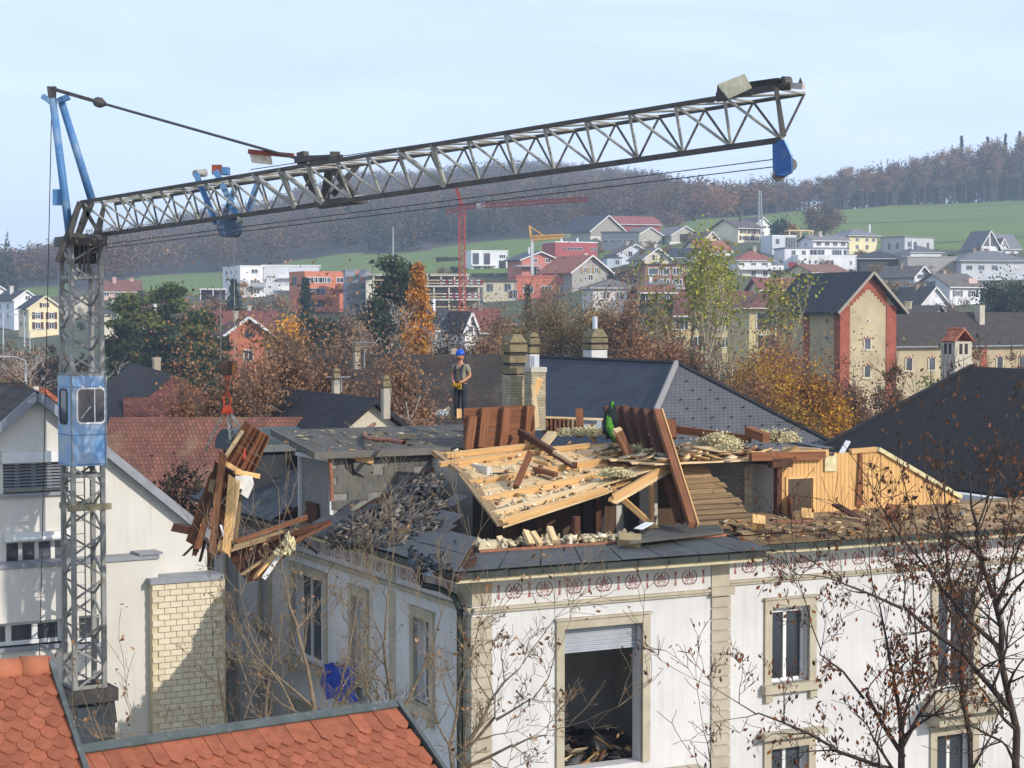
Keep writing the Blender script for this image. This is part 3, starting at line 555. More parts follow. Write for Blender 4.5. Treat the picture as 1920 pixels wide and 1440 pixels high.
o, w, h, d = house('white cottage with a grey brown roof and a pinkish dormer', 1776, 1844, 562, 536, 514, 372, 10, 30, 'gs', '#dfe0e2', '#77706a', [('f', [.25, .75], [.45], 1.3, 1.2, dict(shut=grn)), ('l', [.45], [1.15], 1.2, 1.2, dict(shut=grn)), ('l', [.3, .75], [.4], 1.0, 1.2)], oh=.8, chim=[(.35, .5, .8, .7, '#a8937c')])
mb = MB(); mb.bx(w * .18, w * .46, .6, 4, h + .5, h + 1.6); part('dormer', mb, wallm('#d8b0a4'), o)
house('steep white gabled house with red shutters behind the brick hall', 1724, 1782, 600, 572, 539, 330, 12, 18, 'gf', '#e6e6ea', '#56504e', [('f', [.5], [.42], 1.2, 1.25, dict(shut=redm))], oh=.5)
house('dark roof with a pale chimney between the tower and the red shuttered house', 1690, 1745, 605, 592, 575, 300, 9, -25, 'gs', '#b0a48e', '#4f4744', [], chim=[(.15, .3, .9, .8, '#cdb98c')])
house('tan house with reddish roof in front of the big white house', 1520, 1592, 532, 511, 497, 385, 10, 26, 'gs', '#e2cfa0', '#9a6a56', [('f', [.28], [.5], .6, .6, W1), ('f', [.75], [.5], 1.0, .8), ('l', [.5], [.5], 1.2, 1.2)], oh=.6)
house('flat white awning roof peeking over the brick tower', 1570, 1652, 540, 527, 517, 250, 8, 6, 'shed', '#c0c4c8', '#d8d8d8', [], oh=.3, name='canopy', cat='canopy', trim=wa)
o, w, h, d = house('low building with red tile roof and white columns left of the brick tower', 1428, 1530, 580, 542, 523, 330, 10, 6, 'gs', '#e4d9a8', '#9c5348', [('f', [.18], [.6], 1.4, 1.2, W3), ('f', [.66, .9], [.55], 1.6, 1.9, W3)], oh=.8)
# school with red roofs and yellow walls
sy = '#d9c382'
o, w, h, d = house('long yellow school wing with red tile roof behind the brown shrubs', 1205, 1420, 655, 588, 548, 250, 14, 4, 'gs', sy, '#8a5248', [('f', [.06, .2, .34, .5, .64, .78, .92], [.72], 1.9, 1.7, W3), ('f', [.1, .3, .5, .7, .9], [.2], 1.9, 1.6, W3)], oh=1.0, name='school_wing', cat='school', group='school buildings')
o, w, h, d = house('dark clad dormer block with white windows on the school roof', 1203, 1262, 572, 548, 536, 246, 7, 4, 'gs', '#3c3f40', '#95563f', [('f', [.22], [.5], .9, 1.1, W2), ('f', [.72], [.5], 1.5, 1.1, W3)], oh=.6, name='dormer_block', cat='dormer', plinth=2)
o, w, h, d = house('yellow school pavilion with red hipped roof beside the brick tower', 1404, 1512, 660, 579, 545, 225, 12, 6, 'hip', sy, '#85504a', [('f', [.3], [.72], 2.6, 2.2, W1), ('f', [.82], [.72], 2.4, 1.9, dict(mull=4)), ('f', [.3, .75], [.25], 2.4, 1.7, W3)], oh=1.0, name='school_wing', cat='school', group='school buildings')
# mid-left houses
o, w, h, d = house('orange brick house with round gable window behind the hook block', 432, 500, 690, 622, 596, 215, 9, 16, 'gf', '#c9693f', '#7d5048', [('f', [.5], [.35], 1.2, 1.4)], oh=.8)
mb = MB(); mb.lathe(V((.2, -.06, h * .95)), [(.65, 0), (.65, .1)], 14, V((0, 1, 0))); part('round_window', mb, m_glass, o)
house('wide weathered red tile roof behind the orange brick house', 400, 508, 660, 628, 586, 235, 14, 6, 'gs', '#b59a84', '#8a4c40', [], oh=.6)
house('house with dark roof and white gable left of the red roof at the shell', 818, 872, 640, 618, 582, 240, 12, 30, 'gs', '#dedad0', '#47484e', [], oh=.5, chim=[(.35, .3, .35, 1.4, '#e8e8e8')])
o, w, h, d = house('narrow white gable end standing against the red roof', 872, 894, 640, 615, 588, 236, 6, 30, 'gf', '#e0dcd4', '#4a4648', [('f', [.5], [.9], .7, .9, W1)], oh=.4)
house('house with plain red roof below the concrete shell', 886, 936, 640, 622, 580, 252, 12, 4, 'gs', '#b8a48c', '#8f4a42', [], oh=.5)
# lattice cranes far away, radio mast
def lattice(mb, p, q, w, n, r=.07, X=V((1, 0, 0)), Y=V((0, 1, 0)), taper=1.0):
    p, q = V(p), V(q); cs = [(-1, -1), (1, -1), (1, 1), (-1, 1)]
    pt = lambda k, c: p.lerp(q, k / n) + (X * c[0] + Y * c[1]) * w / 2 * (1 + (taper - 1) * k / n)
    for c in cs: mb.beam(pt(0, c), pt(n, c), r * 1.5, r * 1.5, X + Y * .3)
    for k in range(n):
        for i in range(4): a, b = cs[i], cs[(i + 1) % 4]; mb.beam(pt(k, a), pt(k + 1, b), r, r, X + Y * .3) if (k + i) % 2 else mb.beam(pt(k, b), pt(k + 1, a), r, r, X + Y * .3)
Yr = 350; c = at(867, 590, Yr); o = root('tower_crane', c, 'distant red tower crane above the concrete shell', 'crane', 'distant building cranes'); rc = M('crane_red', '#b2452f', '#8d3a2c', scale=1)
mb = MB(); lattice(mb, at(867, 600, Yr), at(866, 388, Yr), 1.1, 22, .12); part('mast', mb, rc, o)
tp = at(866, 384, Yr); jt = at(1103, 373, Yr - 60); j0 = at(870, 388, Yr); bk = at(836, 398, Yr + 12); ap = at(855, 350, Yr)
mb = MB(); lattice(mb, j0, jt, .8, 26, .09, V((0, 0, 1)), V((0, 1, 0)), .7); part('jib', mb, rc, o)
mb = MB(); lattice(mb, at(866, 390, Yr), bk, .7, 5, .09, V((0, 0, 1)), V((0, 1, 0))); part('counter_jib', mb, rc, o)
mb = MB(); mb.beam(at(863, 390, Yr), ap, .25, .25); mb.beam(at(870, 390, Yr), ap, .25, .25); lattice(mb, at(867, 388, Yr), ap, .5, 5, .08); part('tower_head', mb, rc, o)
mb = MB(); mb.tube(ap, j0.lerp(jt, .6) + Z * .5, .04); mb.tube(ap, bk, .05); part('tie_rod', mb, rc, o)
mb = MB(); mb.box(j0.lerp(jt, .16), 1.6, 1.2, 1.2); part('trolley', mb, m_gframe, o)
Yr = 440; c = at(998, 545, Yr); o = root('tower_crane', c, 'small yellow crane with a short folded jib in front of the dark forest', 'crane', 'distant building cranes'); yc = M('crane_yellow', '#d8a23a', '#b98a34', scale=1)
mb = MB(); mb.beam(c, at(998, 448, Yr), .7, .7, V((0, 1, 0))); part('mast', mb, wallm('#c9ccd0'), o)
mb = MB(); lattice(mb, at(998, 447, Yr), at(1056, 443, Yr), 1.0, 14, .16, V((0, 0, 1)), V((0, 1, 0)), .8); part('jib', mb, yc, o)
mb = MB(); mb.beam(at(996, 448, Yr), at(993, 423, Yr), .5, .5, V((0, 1, 0))); mb.beam(at(993, 424, Yr), at(1020, 442, Yr), .25, .25); part('tower_head', mb, yc, o)
mb = MB(); mb.box(at(1063, 442, Yr), 2.0, .5, 1.0); part('counterweight', mb, wallm('#8a8c6c'), o)
c = at(1426, 452, 570); mb = MB(); lattice(mb, c, at(1425, 357, 570), 1.3, 20, .12, taper=.55); solo('radio_mast', mb, m_gframe, 'slender grey lattice radio mast beside the farmhouse on the hill', 'radio mast')
for (u, v0, v1, Y, lab) in ((737, 490, 425, 600, 'tall thin pole standing at the forest edge above the meadow'),):
    mb = MB(); mb.tube(at(u, v0, Y), at(u, v1, Y), .3, .2); solo('mast_pole', mb, m_gframe, lab, 'pole')
# ------------------------------------------------------------------ villa frame: a along the front, b along the left side
_t = R(62.9); VA = V((math.sin(_t), math.cos(_t), 0)); VB = V((-VA.y, VA.x, 0)); VC = V((-.838, 38, 0))
def vil(a, b, z): return VC + VA * a + VB * b + Z * z
def vinv(p): d = V(p) - VC; return d.dot(VA), d.dot(VB), p.z
def on_b(u, v, b): a_, b_, z = vinv(hit(u, v, vil(0, b, 0), VB)); return a_, z
def on_a(u, v, a): a_, b_, z = vinv(hit(u, v, vil(a, 0, 0), VA)); return b_, z
def on_z(u, v, z): a_, b_, z = vinv(hit(u, v, V((0, 0, z)), Z)); return a_, b_
# ------------------------------------------------------------------ villa under demolition
m_stucco = M('villa_stucco', '#d0cecb', '#c3c1bf', scale=.5, detail=8, rough=.95, dirt='#a8a49c', dscale=.55, damt=.08, bump=.25, bscale=40, streak=.5)
m_stone = M('sand_stone', '#b4ab96', '#a39a86', scale=2, rough=.9, rnd=.05, bump=.2, bscale=25, dirt='#7d7566', dscale=1.2, damt=.15)
m_fascia = M('cream_fascia', '#c9bd9c', '#b8ab8b', scale=3, rough=.8)
m_zinc = M('gutter_zinc', '#3e4340', '#31352f', scale=2, rough=.55, metal=.3)
m_slate = M('roof_slate', '#55585a', '#46494b', scale=1.5, rough=.75, rnd=.22, dirt='#6a675e', dscale=2, damt=.15, bump=.2, bscale=20)
m_sheet = M('slate_sheet', '#4f5353', '#434747', scale=1.2, rough=.6, rnd=.08, dirt='#74736c', dscale=1.6, damt=.2, bump=.15, bscale=12)
m_cheek = M('weathered_slate', '#6e6c64', '#5a5953', scale=2, rough=.9, rnd=.06, dirt='#4a4a46', dscale=2.5, damt=.2)
m_copper = M('old_copper', '#a3694c', '#7d5440', scale=4, rough=.6, metal=.2)
m_felt = M('roof_felt', '#5a5852', '#4a4844', scale=1.2, detail=8, rough=.95, dirt='#7a7668', dscale=2.5, damt=.25, bump=.3, bscale=30)
def wood(n, c, c2, rnd=.14, sc=1.0): return M(n, c, c2, kind='uv', stretch=(1.2, 22, 1), scale=sc, rough=.85, rnd=rnd, bump=.25, detail=6, dirt=tuple(x * .6 for x in rgb(c2)), dscale=.9, damt=.12)
w_pine = wood('fresh_pine', '#d8b078', '#c0925a')
w_pale = wood('pale_lath', '#d9c29a', '#bf9f70')
w_red = wood('old_red_timber', '#8a5a3a', '#633f2a')
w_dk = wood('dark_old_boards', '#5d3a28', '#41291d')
w_grey = wood('weathered_boards', '#9c8361', '#735e44', .34)
w_clad = wood('pine_cladding', '#d4ab72', '#c6985e', .07)
m_plaster = M('room_plaster', '#cfcac0', '#bdb8ae', scale=.8, rough=.95)
m_wool = M('insulation_wool', '#d6cca4', '#b9ad82', scale=5, rough=1, bump=.6, bscale=9)
m_rust = M('frieze_red', '#8a4d47', '#9c625a', scale=5)
m_frgr = M('frieze_grey', '#74504c', '#80605a', scale=5)
A1, A2, B2, EZ, WB = 6.45, 21.5, 17.6, 9.60, .9
villa = root('villa', vil(0, 0, 0), 'white old villa with a red frieze whose roof is being torn down', 'villa')
ptF = lambda b0: (lambda t, o, z: vil(t, b0 - o, z))
ptL = lambda t, o, z: vil(-o, t, z)
def cell(mb, pt, t0, t1, o0, o1, z0, z1):
    P = [pt(t0, o0, z0), pt(t1, o0, z0), pt(t1, o1, z0), pt(t0, o1, z0), pt(t0, o0, z1), pt(t1, o0, z1), pt(t1, o1, z1), pt(t0, o1, z1)]
    mb.add(P, [(0, 1, 2, 3), (7, 6, 5, 4), (0, 4, 5, 1), (1, 5, 6, 2), (2, 6, 7, 3), (3, 7, 4, 0)])
def wallgrid(mb, pt, t0, t1, z0, z1, holes, th):
    ts = sorted({t0, t1, *[h[0] for h in holes], *[h[1] for h in holes]}); ts = [t for t in ts if t0 <= t <= t1]
    for a, b in zip(ts[:-1], ts[1:]):
        cut = sorted([(h[2], h[3]) for h in holes if h[0] <= a + 1e-6 and h[1] >= b - 1e-6]); z = z0
        for lo, hi in cut:
            if lo > z: cell(mb, pt, a, b, -th, 0, z, lo)
            z = max(z, hi)
        if z < z1: cell(mb, pt, a, b, -th, 0, z, z1)
def bar(name, pt, t0, t1, o0, o1, z0, z1, mat, parent, label=None):
    mb = MB(); cell(mb, pt, t0, t1, o0, o1, z0, z1); return part(name, mb, mat, parent, label=label)
DOOR = (2.19, 4.17, 5.09, 8.2)
w2 = on_b(1757, 1118, WB)[0]
WW = [(8.27, 9.36, 6.27, 8.08), (w2, w2 + 1.15, 5.6, 8.08), (8.27, 9.36, 2.5, 4.72), (w2, w2 + 1.15, 2.5, 4.5), (w2 + 3.6, w2 + 4.8, 6.27, 8.08)]
LW = [(15.62, 16.35, 6.5, 8.3), (12.7, 13.35, 6.58, 8.3), (8.55, 10.8, 6.0, 8.25), (5.85, 6.65, 6.3, 8.2), (2.1, 2.95, 6.3, 8.2),
      (15.6, 16.4, 2.9, 5.0), (12.65, 13.4, 2.9, 5.0), (8.6, 10.7, 2.6, 4.7), (5.85, 6.65, 2.9, 5.0), (2.1, 2.95, 2.9, 5.0)]
mb = MB(); wallgrid(mb, ptF(0), .4, A1, 0, EZ - .12, [DOOR], .4); fw = part('front_wall', mb, m_stucco, villa)
mb = MB(); wallgrid(mb, ptF(WB), A1, A2, 0, EZ - .12, WW, .4); ww_ = part('wing_wall', mb, m_stucco, villa)
mb = MB(); wallgrid(mb, ptL, 0, B2, 0, EZ - .12, LW, .4); lw_ = part('side_wall', mb, m_stucco, villa)
mb = MB(); cell(mb, ptF(0), A1 - .4, A1, -WB, -.4, 0, EZ - .12); part('return_wall', mb, m_stucco, villa)
mb = MB(); cell(mb, ptF(B2), 0.4, A2, -.4, 0, 0, EZ); cell(mb, ptF(0), A2 - .4, A2, -B2 + .4, -WB - .4, 0, EZ - .12); part('back_wall', mb, m_stucco, villa)
m_room = M('room_floor', '#6f655a', '#57503f', scale=1.5)
mb = MB()
for z in (4.9, 9.25): cell(mb, ptF(0), .42, A2 - .42, -B2 + .42, -WB - .42, z - .25, z); cell(mb, ptF(0), .42, A1 - .42, -WB - .42, -.42, z - .25, z)
part('floor_slab', mb, m_room, villa)
mb = MB(); cell(mb, ptF(0), .5, 9, -4.0, -3.8, 4.9, 9); cell(mb, ptF(0), 5.6, 5.8, -5.4, -1.5, 4.9, 9); cell(mb, ptF(0), 9.9, 10.1, -6, -1.4, 4.9, 9); cell(mb, ptF(0), 2.0, 2.2, -5.4, -2.6, 4.9, 9); cell(mb, ptF(0), 9, 21, -6.2, -6.0, .5, 9)
cell(mb, ptF(0), 3.0, 3.2, -16, -5.6, .3, 9); part('room_wall', mb, M('room_grey', '#b5b2aa', '#a09d95', scale=.7), villa)
# quoins, corner strips, belt course, cornice
pF, pW = ptF(0), ptF(WB)
H = .262
for k in range(34):
    z1 = 8.62 - k * H
    if z1 < .2: break
    mb = MB(); P = [vil(-.045, -.045, 0), vil(.45, -.045, 0), vil(.45, .2, 0), vil(.2, .67, 0), vil(-.045, .67, 0)]; mb.prism([p + Z * (z1 - H + .036) for p in P], (0, 0, H - .036)); part('quoin', mb, m_stone, fw)
    bar('quoin', pF, 5.99, A1 + .045, -.3, .045, z1 - H + .036, z1, m_stone, fw)
for pt_, t0_, t1_, i_ in ((pF, -.02, .45, -.3), (pF, 5.99, A1 + .02, -.3), (ptL, .301, .67, -.3), (ptL, 4.05, 4.45, -.1)): bar('corner_strip', pt_, t0_ + .0, t1_ - (.02 if t1_ > 6 else 0), i_, .008, 0, 8.62, m_stone, fw); bar('corner_strip', pt_, t0_, t1_, i_, .03, 8.86, 9.48, m_stone, fw)
for z0, z1, o in ((8.70, 8.76, .07), (8.76, 8.82, .11)):
    bar('belt_course', pF, -.0, A1 + .0, 0.0, o, z0, z1, m_stone, fw); bar('belt_course', pW, A1 + .12, A2, .0, o, z0, z1, m_stone, ww_); bar('belt_course', ptL, 0.0, B2, 0, o, z0, z1, m_stone, lw_)
mb = MB(); cell(mb, pF, 5.93, A1 + .1, -.3, .13, 8.66, 8.86); part('strip_capital', mb, m_stone, fw)
for nm, pt, t0, t1 in (('front', pF, -.7, A1 + .5), ('wing', pW, A1 + .52, A2 + .5)):
    bar('fascia', pt, t0, t1, .62, .70, 9.475, 9.565, m_fascia, villa); bar('soffit', pt, t0 + .02, t1 - .02, -.02, .61, 9.49, 9.53, m_fascia, villa)
    bar('gutter', pt, t0 - .08, t1, .62, .78, 9.57, 9.69, m_zinc, villa)
    n = int((t1 - t0) / .78)
    for i in range(n): bar('gutter_bracket', pt, t0 + .4 + i * .78, t0 + .43 + i * .78, .78, .80, 9.56, 9.70, m_zinc, villa)
bar('fascia', ptL, -.6, B2, .62, .70, 9.475, 9.565, m_fascia, villa); bar('soffit', ptL, -.6, B2, .0, .61, 9.49, 9.53, m_fascia, villa); bar('gutter', ptL, -.6, B2, .62, .78, 9.57, 9.69, m_zinc, villa)
# painted frieze: one ornament and one little vase motif, laid 3 mm proud of the plaster
def orn():
    r = MB(); g = MB(); q = lambda x, z: V((x, 0, z))
    def arc(mb, cx, cz, rx, rz, a0, a1, w, n=14):
        for i in range(n):
            t0, t1 = R(a0 + (a1 - a0) * i / n), R(a0 + (a1 - a0) * (i + 1) / n)
            o0, o1 = q(cx + rx * math.cos(t0), cz + rz * math.sin(t0)), q(cx + rx * math.cos(t1), cz + rz * math.sin(t1)); i0, i1 = q(cx + (rx - w) * math.cos(t0), cz + (rz - w) * math.sin(t0)), q(cx + (rx - w) * math.cos(t1), cz + (rz - w) * math.sin(t1))
            mb.poly(o0, o1, i1, i0)
    arc(g, 0, 0, .205, .185, -55, 66, .026); arc(g, 0, 0, .205, .185, 114, 235, .026)
    for s in (-1, 1):
        arc(g, s * .085, -.115, .052, .05, 180 if s > 0 else 0, 360 if s > 0 else -180, .03, 8)
        def leaf(x0, z0, x1, z1, w):
            d = V((x1 - x0, 0, z1 - z0)); n = V((-d.z, 0, d.x)).normalized() * w; a, b = q(x0, z0), q(x1, z1); m1 = a.lerp(b, .6)
            r.poly(a, m1 - n, b, m1 + n)
        leaf(s * .012, -.06, s * .095, .125, .020); leaf(s * .02, -.07, s * .145, .035, .020); leaf(s * .03, -.09, s * .13, -.06, .016)
    r.poly(q(0, -.06), q(.026, .09), q(0, .18), q(-.026, .09)); r.poly(q(-.03, -.17), q(.03, -.17), q(.0, -.11))
    g.mi = 1; n = len(r.v); r.v += g.v; r.f += [tuple(k + n for k in f) for f in g.f]; r.uv += g.uv; r.m += [1] * len(g.f)
    v = MB(); v.poly(q(-.032, -.16), q(.032, -.16), q(.016, -.03), q(-.016, -.03)); v.poly(q(-.035, -.0), q(.035, -.0), q(.03, .02), q(-.03, .02)); v.poly(q(-.016, .03), q(.016, .03), q(.032, .15), q(-.032, .15)); v.poly(q(-.03, -.03), q(-.014, -.03), q(-.014, -.01), q(-.03, -.01)); v.poly(q(.014, -.03), q(.03, -.03), q(.03, -.01), q(.014, -.01))
    return r.mesh('frieze_palmette', V((0, 0, 0)), [m_rust, m_frgr]), v.mesh('frieze_motif', V((0, 0, 0)), m_rust)
OM, VM = orn()
def frieze(pt, t0, t1, step, rz, parent, z=9.115):
    n = max(1, int((t1 - t0) / step)); st = (t1 - t0) / n
    for i in range(n + 1):
        inst('frieze_motif', VM, pt(t0 + i * st, .004, z), parent, rz)
        if i < n: inst('frieze_palmette', OM, pt(t0 + (i + .5) * st, .004, z), parent, rz)
rzF = math.atan2(VA.y, VA.x); rzL = math.atan2(-VB.y, -VB.x)
frieze(pF, .62, 5.78, .737, rzF, fw); frieze(pW, 7.25, 20.8, .76, rzF, ww_)
frieze(ptL, .9, 3.9, .6, rzL, lw_); frieze(ptL, 4.7, 17.2, .64, rzL, lw_)
# window surrounds, sashes, panes
def surround(pt, h, parent, sill=True, w=.2, sash=True, mull=2, shade=None, broken=False):
    t0, t1, z0, z1 = h
    bar('surround', pt, t0 - w, t0, -.05, .06, z0, z1 + w, m_stone, parent); bar('surround', pt, t1, t1 + w, -.05, .06, z0, z1 + w, m_stone, parent)
    bar('lintel', pt, t0, t1, -.05, .058, z1, z1 + w, m_stone, parent); bar('lintel', pt, t0 - w - .03, t1 + w + .03, 0, .10, z1 + w, z1 + w + .05, m_stone, parent)
    if sill:
        bar('sill', pt, t0 - w - .08, t1 + w + .08, -.05, .2, z0 - .2, z0, m_stone, parent)
        for t in (t0 - w, t1 + w - .2): bar('sill_bracket', pt, t, t + .2, 0, .1, z0 - .42, z0 - .2, m_stone, parent)
    if sash:
        mb = MB(); f = .07; O0, O1 = -.28, -.22
        cell(mb, pt, t0, t0 + f, O0, O1, z0, z1); cell(mb, pt, t1 - f, t1, O0, O1, z0, z1); cell(mb, pt, t0 + f, t1 - f, O0, O1, z1 - f, z1); cell(mb, pt, t0 + f, t1 - f, O0, O1, z0, z0 + f)
        for i in range(1, mull): t = t0 + (t1 - t0) * i / mull; cell(mb, pt, t - .045, t + .045, O0, O1 + .01, z0 + f, z1 - f)
        s = part('window', mb, m_wframe, parent); mb = MB()
        mb.poly(pt(t0 + f, -.255, z0 + f), pt(t1 - f, -.255, z0 + f), pt(t1 - f, -.255, z1 - f), pt(t0 + f, -.255, z1 - f)); part('pane', mb, m_glass, s) if False else None
        mb2 = MB(); cell(mb2, pt, t0 + f, t1 - f, -.262, -.254, z0 + f, z1 - f); link('pane', mb2.mesh('pane', V((0, 0, 0)), m_glass), V((0, 0, 0)), villa) if False else part('pane', mb2, m_glass, villa)
surround(pF, DOOR, villa, sill=False, w=.19, sash=False)
mb = MB()
for k in range(12): cell(mb, pF, DOOR[0] + .02, DOOR[1] - .02, -.26, -.23 + .012 * (k % 2), 8.16 - .045 * (k + 1), 8.16 - .045 * k - .006)
part('roller_shutter', mb, M('shutter_grey_slats', '#a9aeb4', '#9a9fa6', rough=.5, scale=2), villa)
for h in WW: surround(pW, h, villa)
mb = MB(); cell(mb, pW, WW[0][0], WW[0][1], -.2, -.15, WW[0][3] - .14, WW[0][3] - .02); part('roller_shutter', mb, m_wframe, villa)
mb = MB(); mb.beam(pW(WW[0][1] - .08, -.3, 6.3), pW(WW[0][1] - .08, -.3, 8.0), .05, .5, VA); part('window', mb, m_wframe, villa, label='white window sash standing open')
for i, h in enumerate(LW): surround(ptL, h, villa, mull=3 if i in (2, 7) else 2)
bar('balcony', pF, 1.7, 5.6, 0, 1.3, 4.72, 4.88, m_stone, villa)
bar('window_canopy', pW, w2 - .35, w2 + 1.5, 0, .55, 4.86, 5.1, m_stone, villa); bar('window_canopy', pW, 7.9, 9.75, 0, .3, 5.0, 5.14, m_stone, villa)
bar('balcony', pW, w2 - .5, w2 + 1.7, 0, .9, 5.2, 5.42, m_stone, villa)
# downpipe at the corner
mb = MB(); P = [ptL(1.25, .7, 9.52), ptL(1.2, .62, 9.2), ptL(.95, .3, 9.12), ptL(.45, .2, 9.02), ptL(.27, .16, 8.75), ptL(.27, .16, 0.2)]; mb.path(P, .07, 8); mb.sm = True; part('downpipe', mb, m_zinc, villa)
mb = MB(); mb.tube(ptL(9, .7, 9.5), ptL(8.8, .1, 8.95), .03); part('wire', mb, m_dark, villa)
# ---- eave skirt of the pavilion: big slate sheets in two courses, copper strip above
def slab4(name, p00, p10, p11, p01, th, mat, parent, n=None):
    mb = MB(); nn = n or (p10 - p00).cross(p01 - p00).normalized(); nn = nn if nn.z > 0 else -nn
    mb.prism([p00, p10, p11, p01], -nn * th); return part(name, mb, mat, parent)
skz = lambda b: 9.71 + (b + .7) * .14
TOPB = .62
for r, (b0, b1) in enumerate(((-.72, -.02), (-.06, TOPB))):
    for i in range(8):
        f0, f1 = i / 8, (i + 1) / 8 - .004
        L0, L1 = -.7 + (b0 + .7) * .82, -.7 + (b1 + .7) * .82; R0, R1 = A1 + .75 - (b0 + .7) * .28, A1 + .75 - (b1 + .7) * .28
        lift = .012 * (1 - r) + random.uniform(0, .012)
        P = [vil(L0 + (R0 - L0) * f0, b0, skz(b0) + lift + .02), vil(L0 + (R0 - L0) * f1, b0, skz(b0) + lift + .02), vil(L1 + (R1 - L1) * f1, b1, skz(b1) + lift), vil(L1 + (R1 - L1) * f0, b1, skz(b1) + lift)]
        slab4('roof_sheet', *P, .018, m_sheet, villa)
mb = MB(); mb.beam(vil(.45, TOPB, skz(TOPB) + .03), vil(A1 + .4, TOPB, skz(TOPB) + .03), .10, .05); part('copper_strip', mb, m_copper, villa)
for i in range(7): mb = MB(); t = .9 + i * .85; mb.beam(vil(t, TOPB - .03, skz(TOPB) + .02), vil(t, TOPB - .03, skz(TOPB) + .13), .03, .02); part('clip', mb, m_copper, villa)
P = [on_z(u, v, 10.0) for u, v in ((1180, 1018), (1358, 998), (1345, 985), (1235, 986))]; mb = MB(); mb.prism([vil(a, b, 9.97) for a, b in P], (0, 0, .05)); part('felt_strip', mb, m_felt, villa)
mb = MB(); mb.beam(vil(A1 + .35, TOPB, skz(TOPB) + .03), vil(A1 + .78, -.7, 9.68), .05, .05); part('valley_edge', mb, m_dark, villa)
# deck under the skirts so that nothing is hollow
mb = MB(); cell(mb, pF, -.6, A1 + .5, -.7, .6, 9.535, 9.66); cell(mb, pW, A1 + .5, A2 + .3, -1.0, .6, 9.535, 9.66); cell(mb, ptL, .7, B2, -.7, .6, 9.535, 9.66); part('eave_deck', mb, w_grey, villa)
# ---- left roof slope with slates
SL = .46
lz = lambda a: 9.71 + SL * (a + .7)
LP = Plane(vil(-.7, 0, lz(-.7)), vil(-.7, 10, lz(-.7)), vil(2, 5, lz(2)))
out = [(857, 1080), (893, 1040), (876, 1012), (838, 985), (820, 950), (812, 872), (630, 972)]
PP = [LP.at(u, v, -.05) for u, v in out]
mb = MB(); mb.prism(PP + [vil(-.68, 8.0, lz(-.68) - .05)], (0, 0, -.1)); part('boarding', mb, w_dk, villa)
mb = MB(); mb.prism([vil(a, b, lz(a) - .05) for a, b in ((-.68, 10.35), (-.68, 17.4), (1.75, 17.4), (1.75, 10.35))], (0, 0, -.1)); part('boarding', mb, w_dk, villa)
n_up = LP.n; dn = V((0, 0, 0)) ; e_b = VB; e_s = (vil(1, 0, lz(1)) - vil(0, 0, lz(0))).normalized()
def slate(p, w, l, tilt=0, yaw=0, th=.012, mat=None, parent=None, nm='slate'):
    mb = MB(); c, s = math.cos(yaw), math.sin(yaw); x = e_b * c + e_s * s; y = e_s * c - e_b * s
    nn = (n_up + x * random.uniform(-.03, .03) - y * (.035 + tilt)).normalized(); y = nn.cross(x).normalized(); x = y.cross(nn)
    mb.box(p, w, l, th, x, y, nn); part(nm, mb, mat or m_slate, parent or villa)
def inside(a, b):   # rough test against the broken edge, in (a, b)
    if b > 10.4: return a < 1.7
    return b < 7.85 and b > (a + .85) * 1.25 - .3 and not (b < 4.6 and a < .35) and a < 2.65 and not (b < 3.4 and a > .95 + .25 * math.sin(b * 5)) and not (b < 5.2 and a > 1.9)
for r in range(9):
    a = -.62 + r * .37 * .9
    for k in range(30):
        b = .1 + k * .62 + (.31 if r % 2 else 0)
        if not inside(a, b) or b > 17.2: continue
        broken = b < 8 and a > .15
        if broken and random.random() < .45: continue
        if a > .8 and b < 8 and random.random() < .4: continue
        j = .45 if broken else .05
        slate(vil(a, b, lz(a) + .012 + (random.random() * .05 if broken else 0)), .6, .46, random.uniform(0, .1) * broken, random.uniform(-.15, .15) * j)
for r in range(2):
    for k in range(6):
        a0_, a1_ = -.74 + r * .56, -.74 + (r + 1) * .56 + .03; hb = lambda a: (a + .7) / .81 - .7
        b0_, b1_ = (hb(a0_), hb(a1_)) if k == 0 else (-.25 + k * .82 + .3 * r,) * 2; c0_ = -.25 + (k + 1) * .82 + .3 * r - .012; lf = .012 * (1 - r) + .015 + random.uniform(0, .02)
        if k == 5 and r == 1: continue
        slab4('roof_sheet', vil(a0_, c0_, lz(a0_) + lf + .02), vil(a0_, b0_, lz(a0_) + lf + .02), vil(a1_, b1_, lz(a1_) + lf - .012), vil(a1_, c0_, lz(a1_) + lf - .012), .018, m_sheet, villa)
for u, v, w, l, yw in ((745, 1010, .6, .4, .05), (690, 1000, .6, .4, -.05), (660, 1010, .6, .4, .2)):
    slate(LP.at(u, v, .05 + random.random() * .03), w, l, random.uniform(-.03, .02), yw * .6, .02, m_sheet)
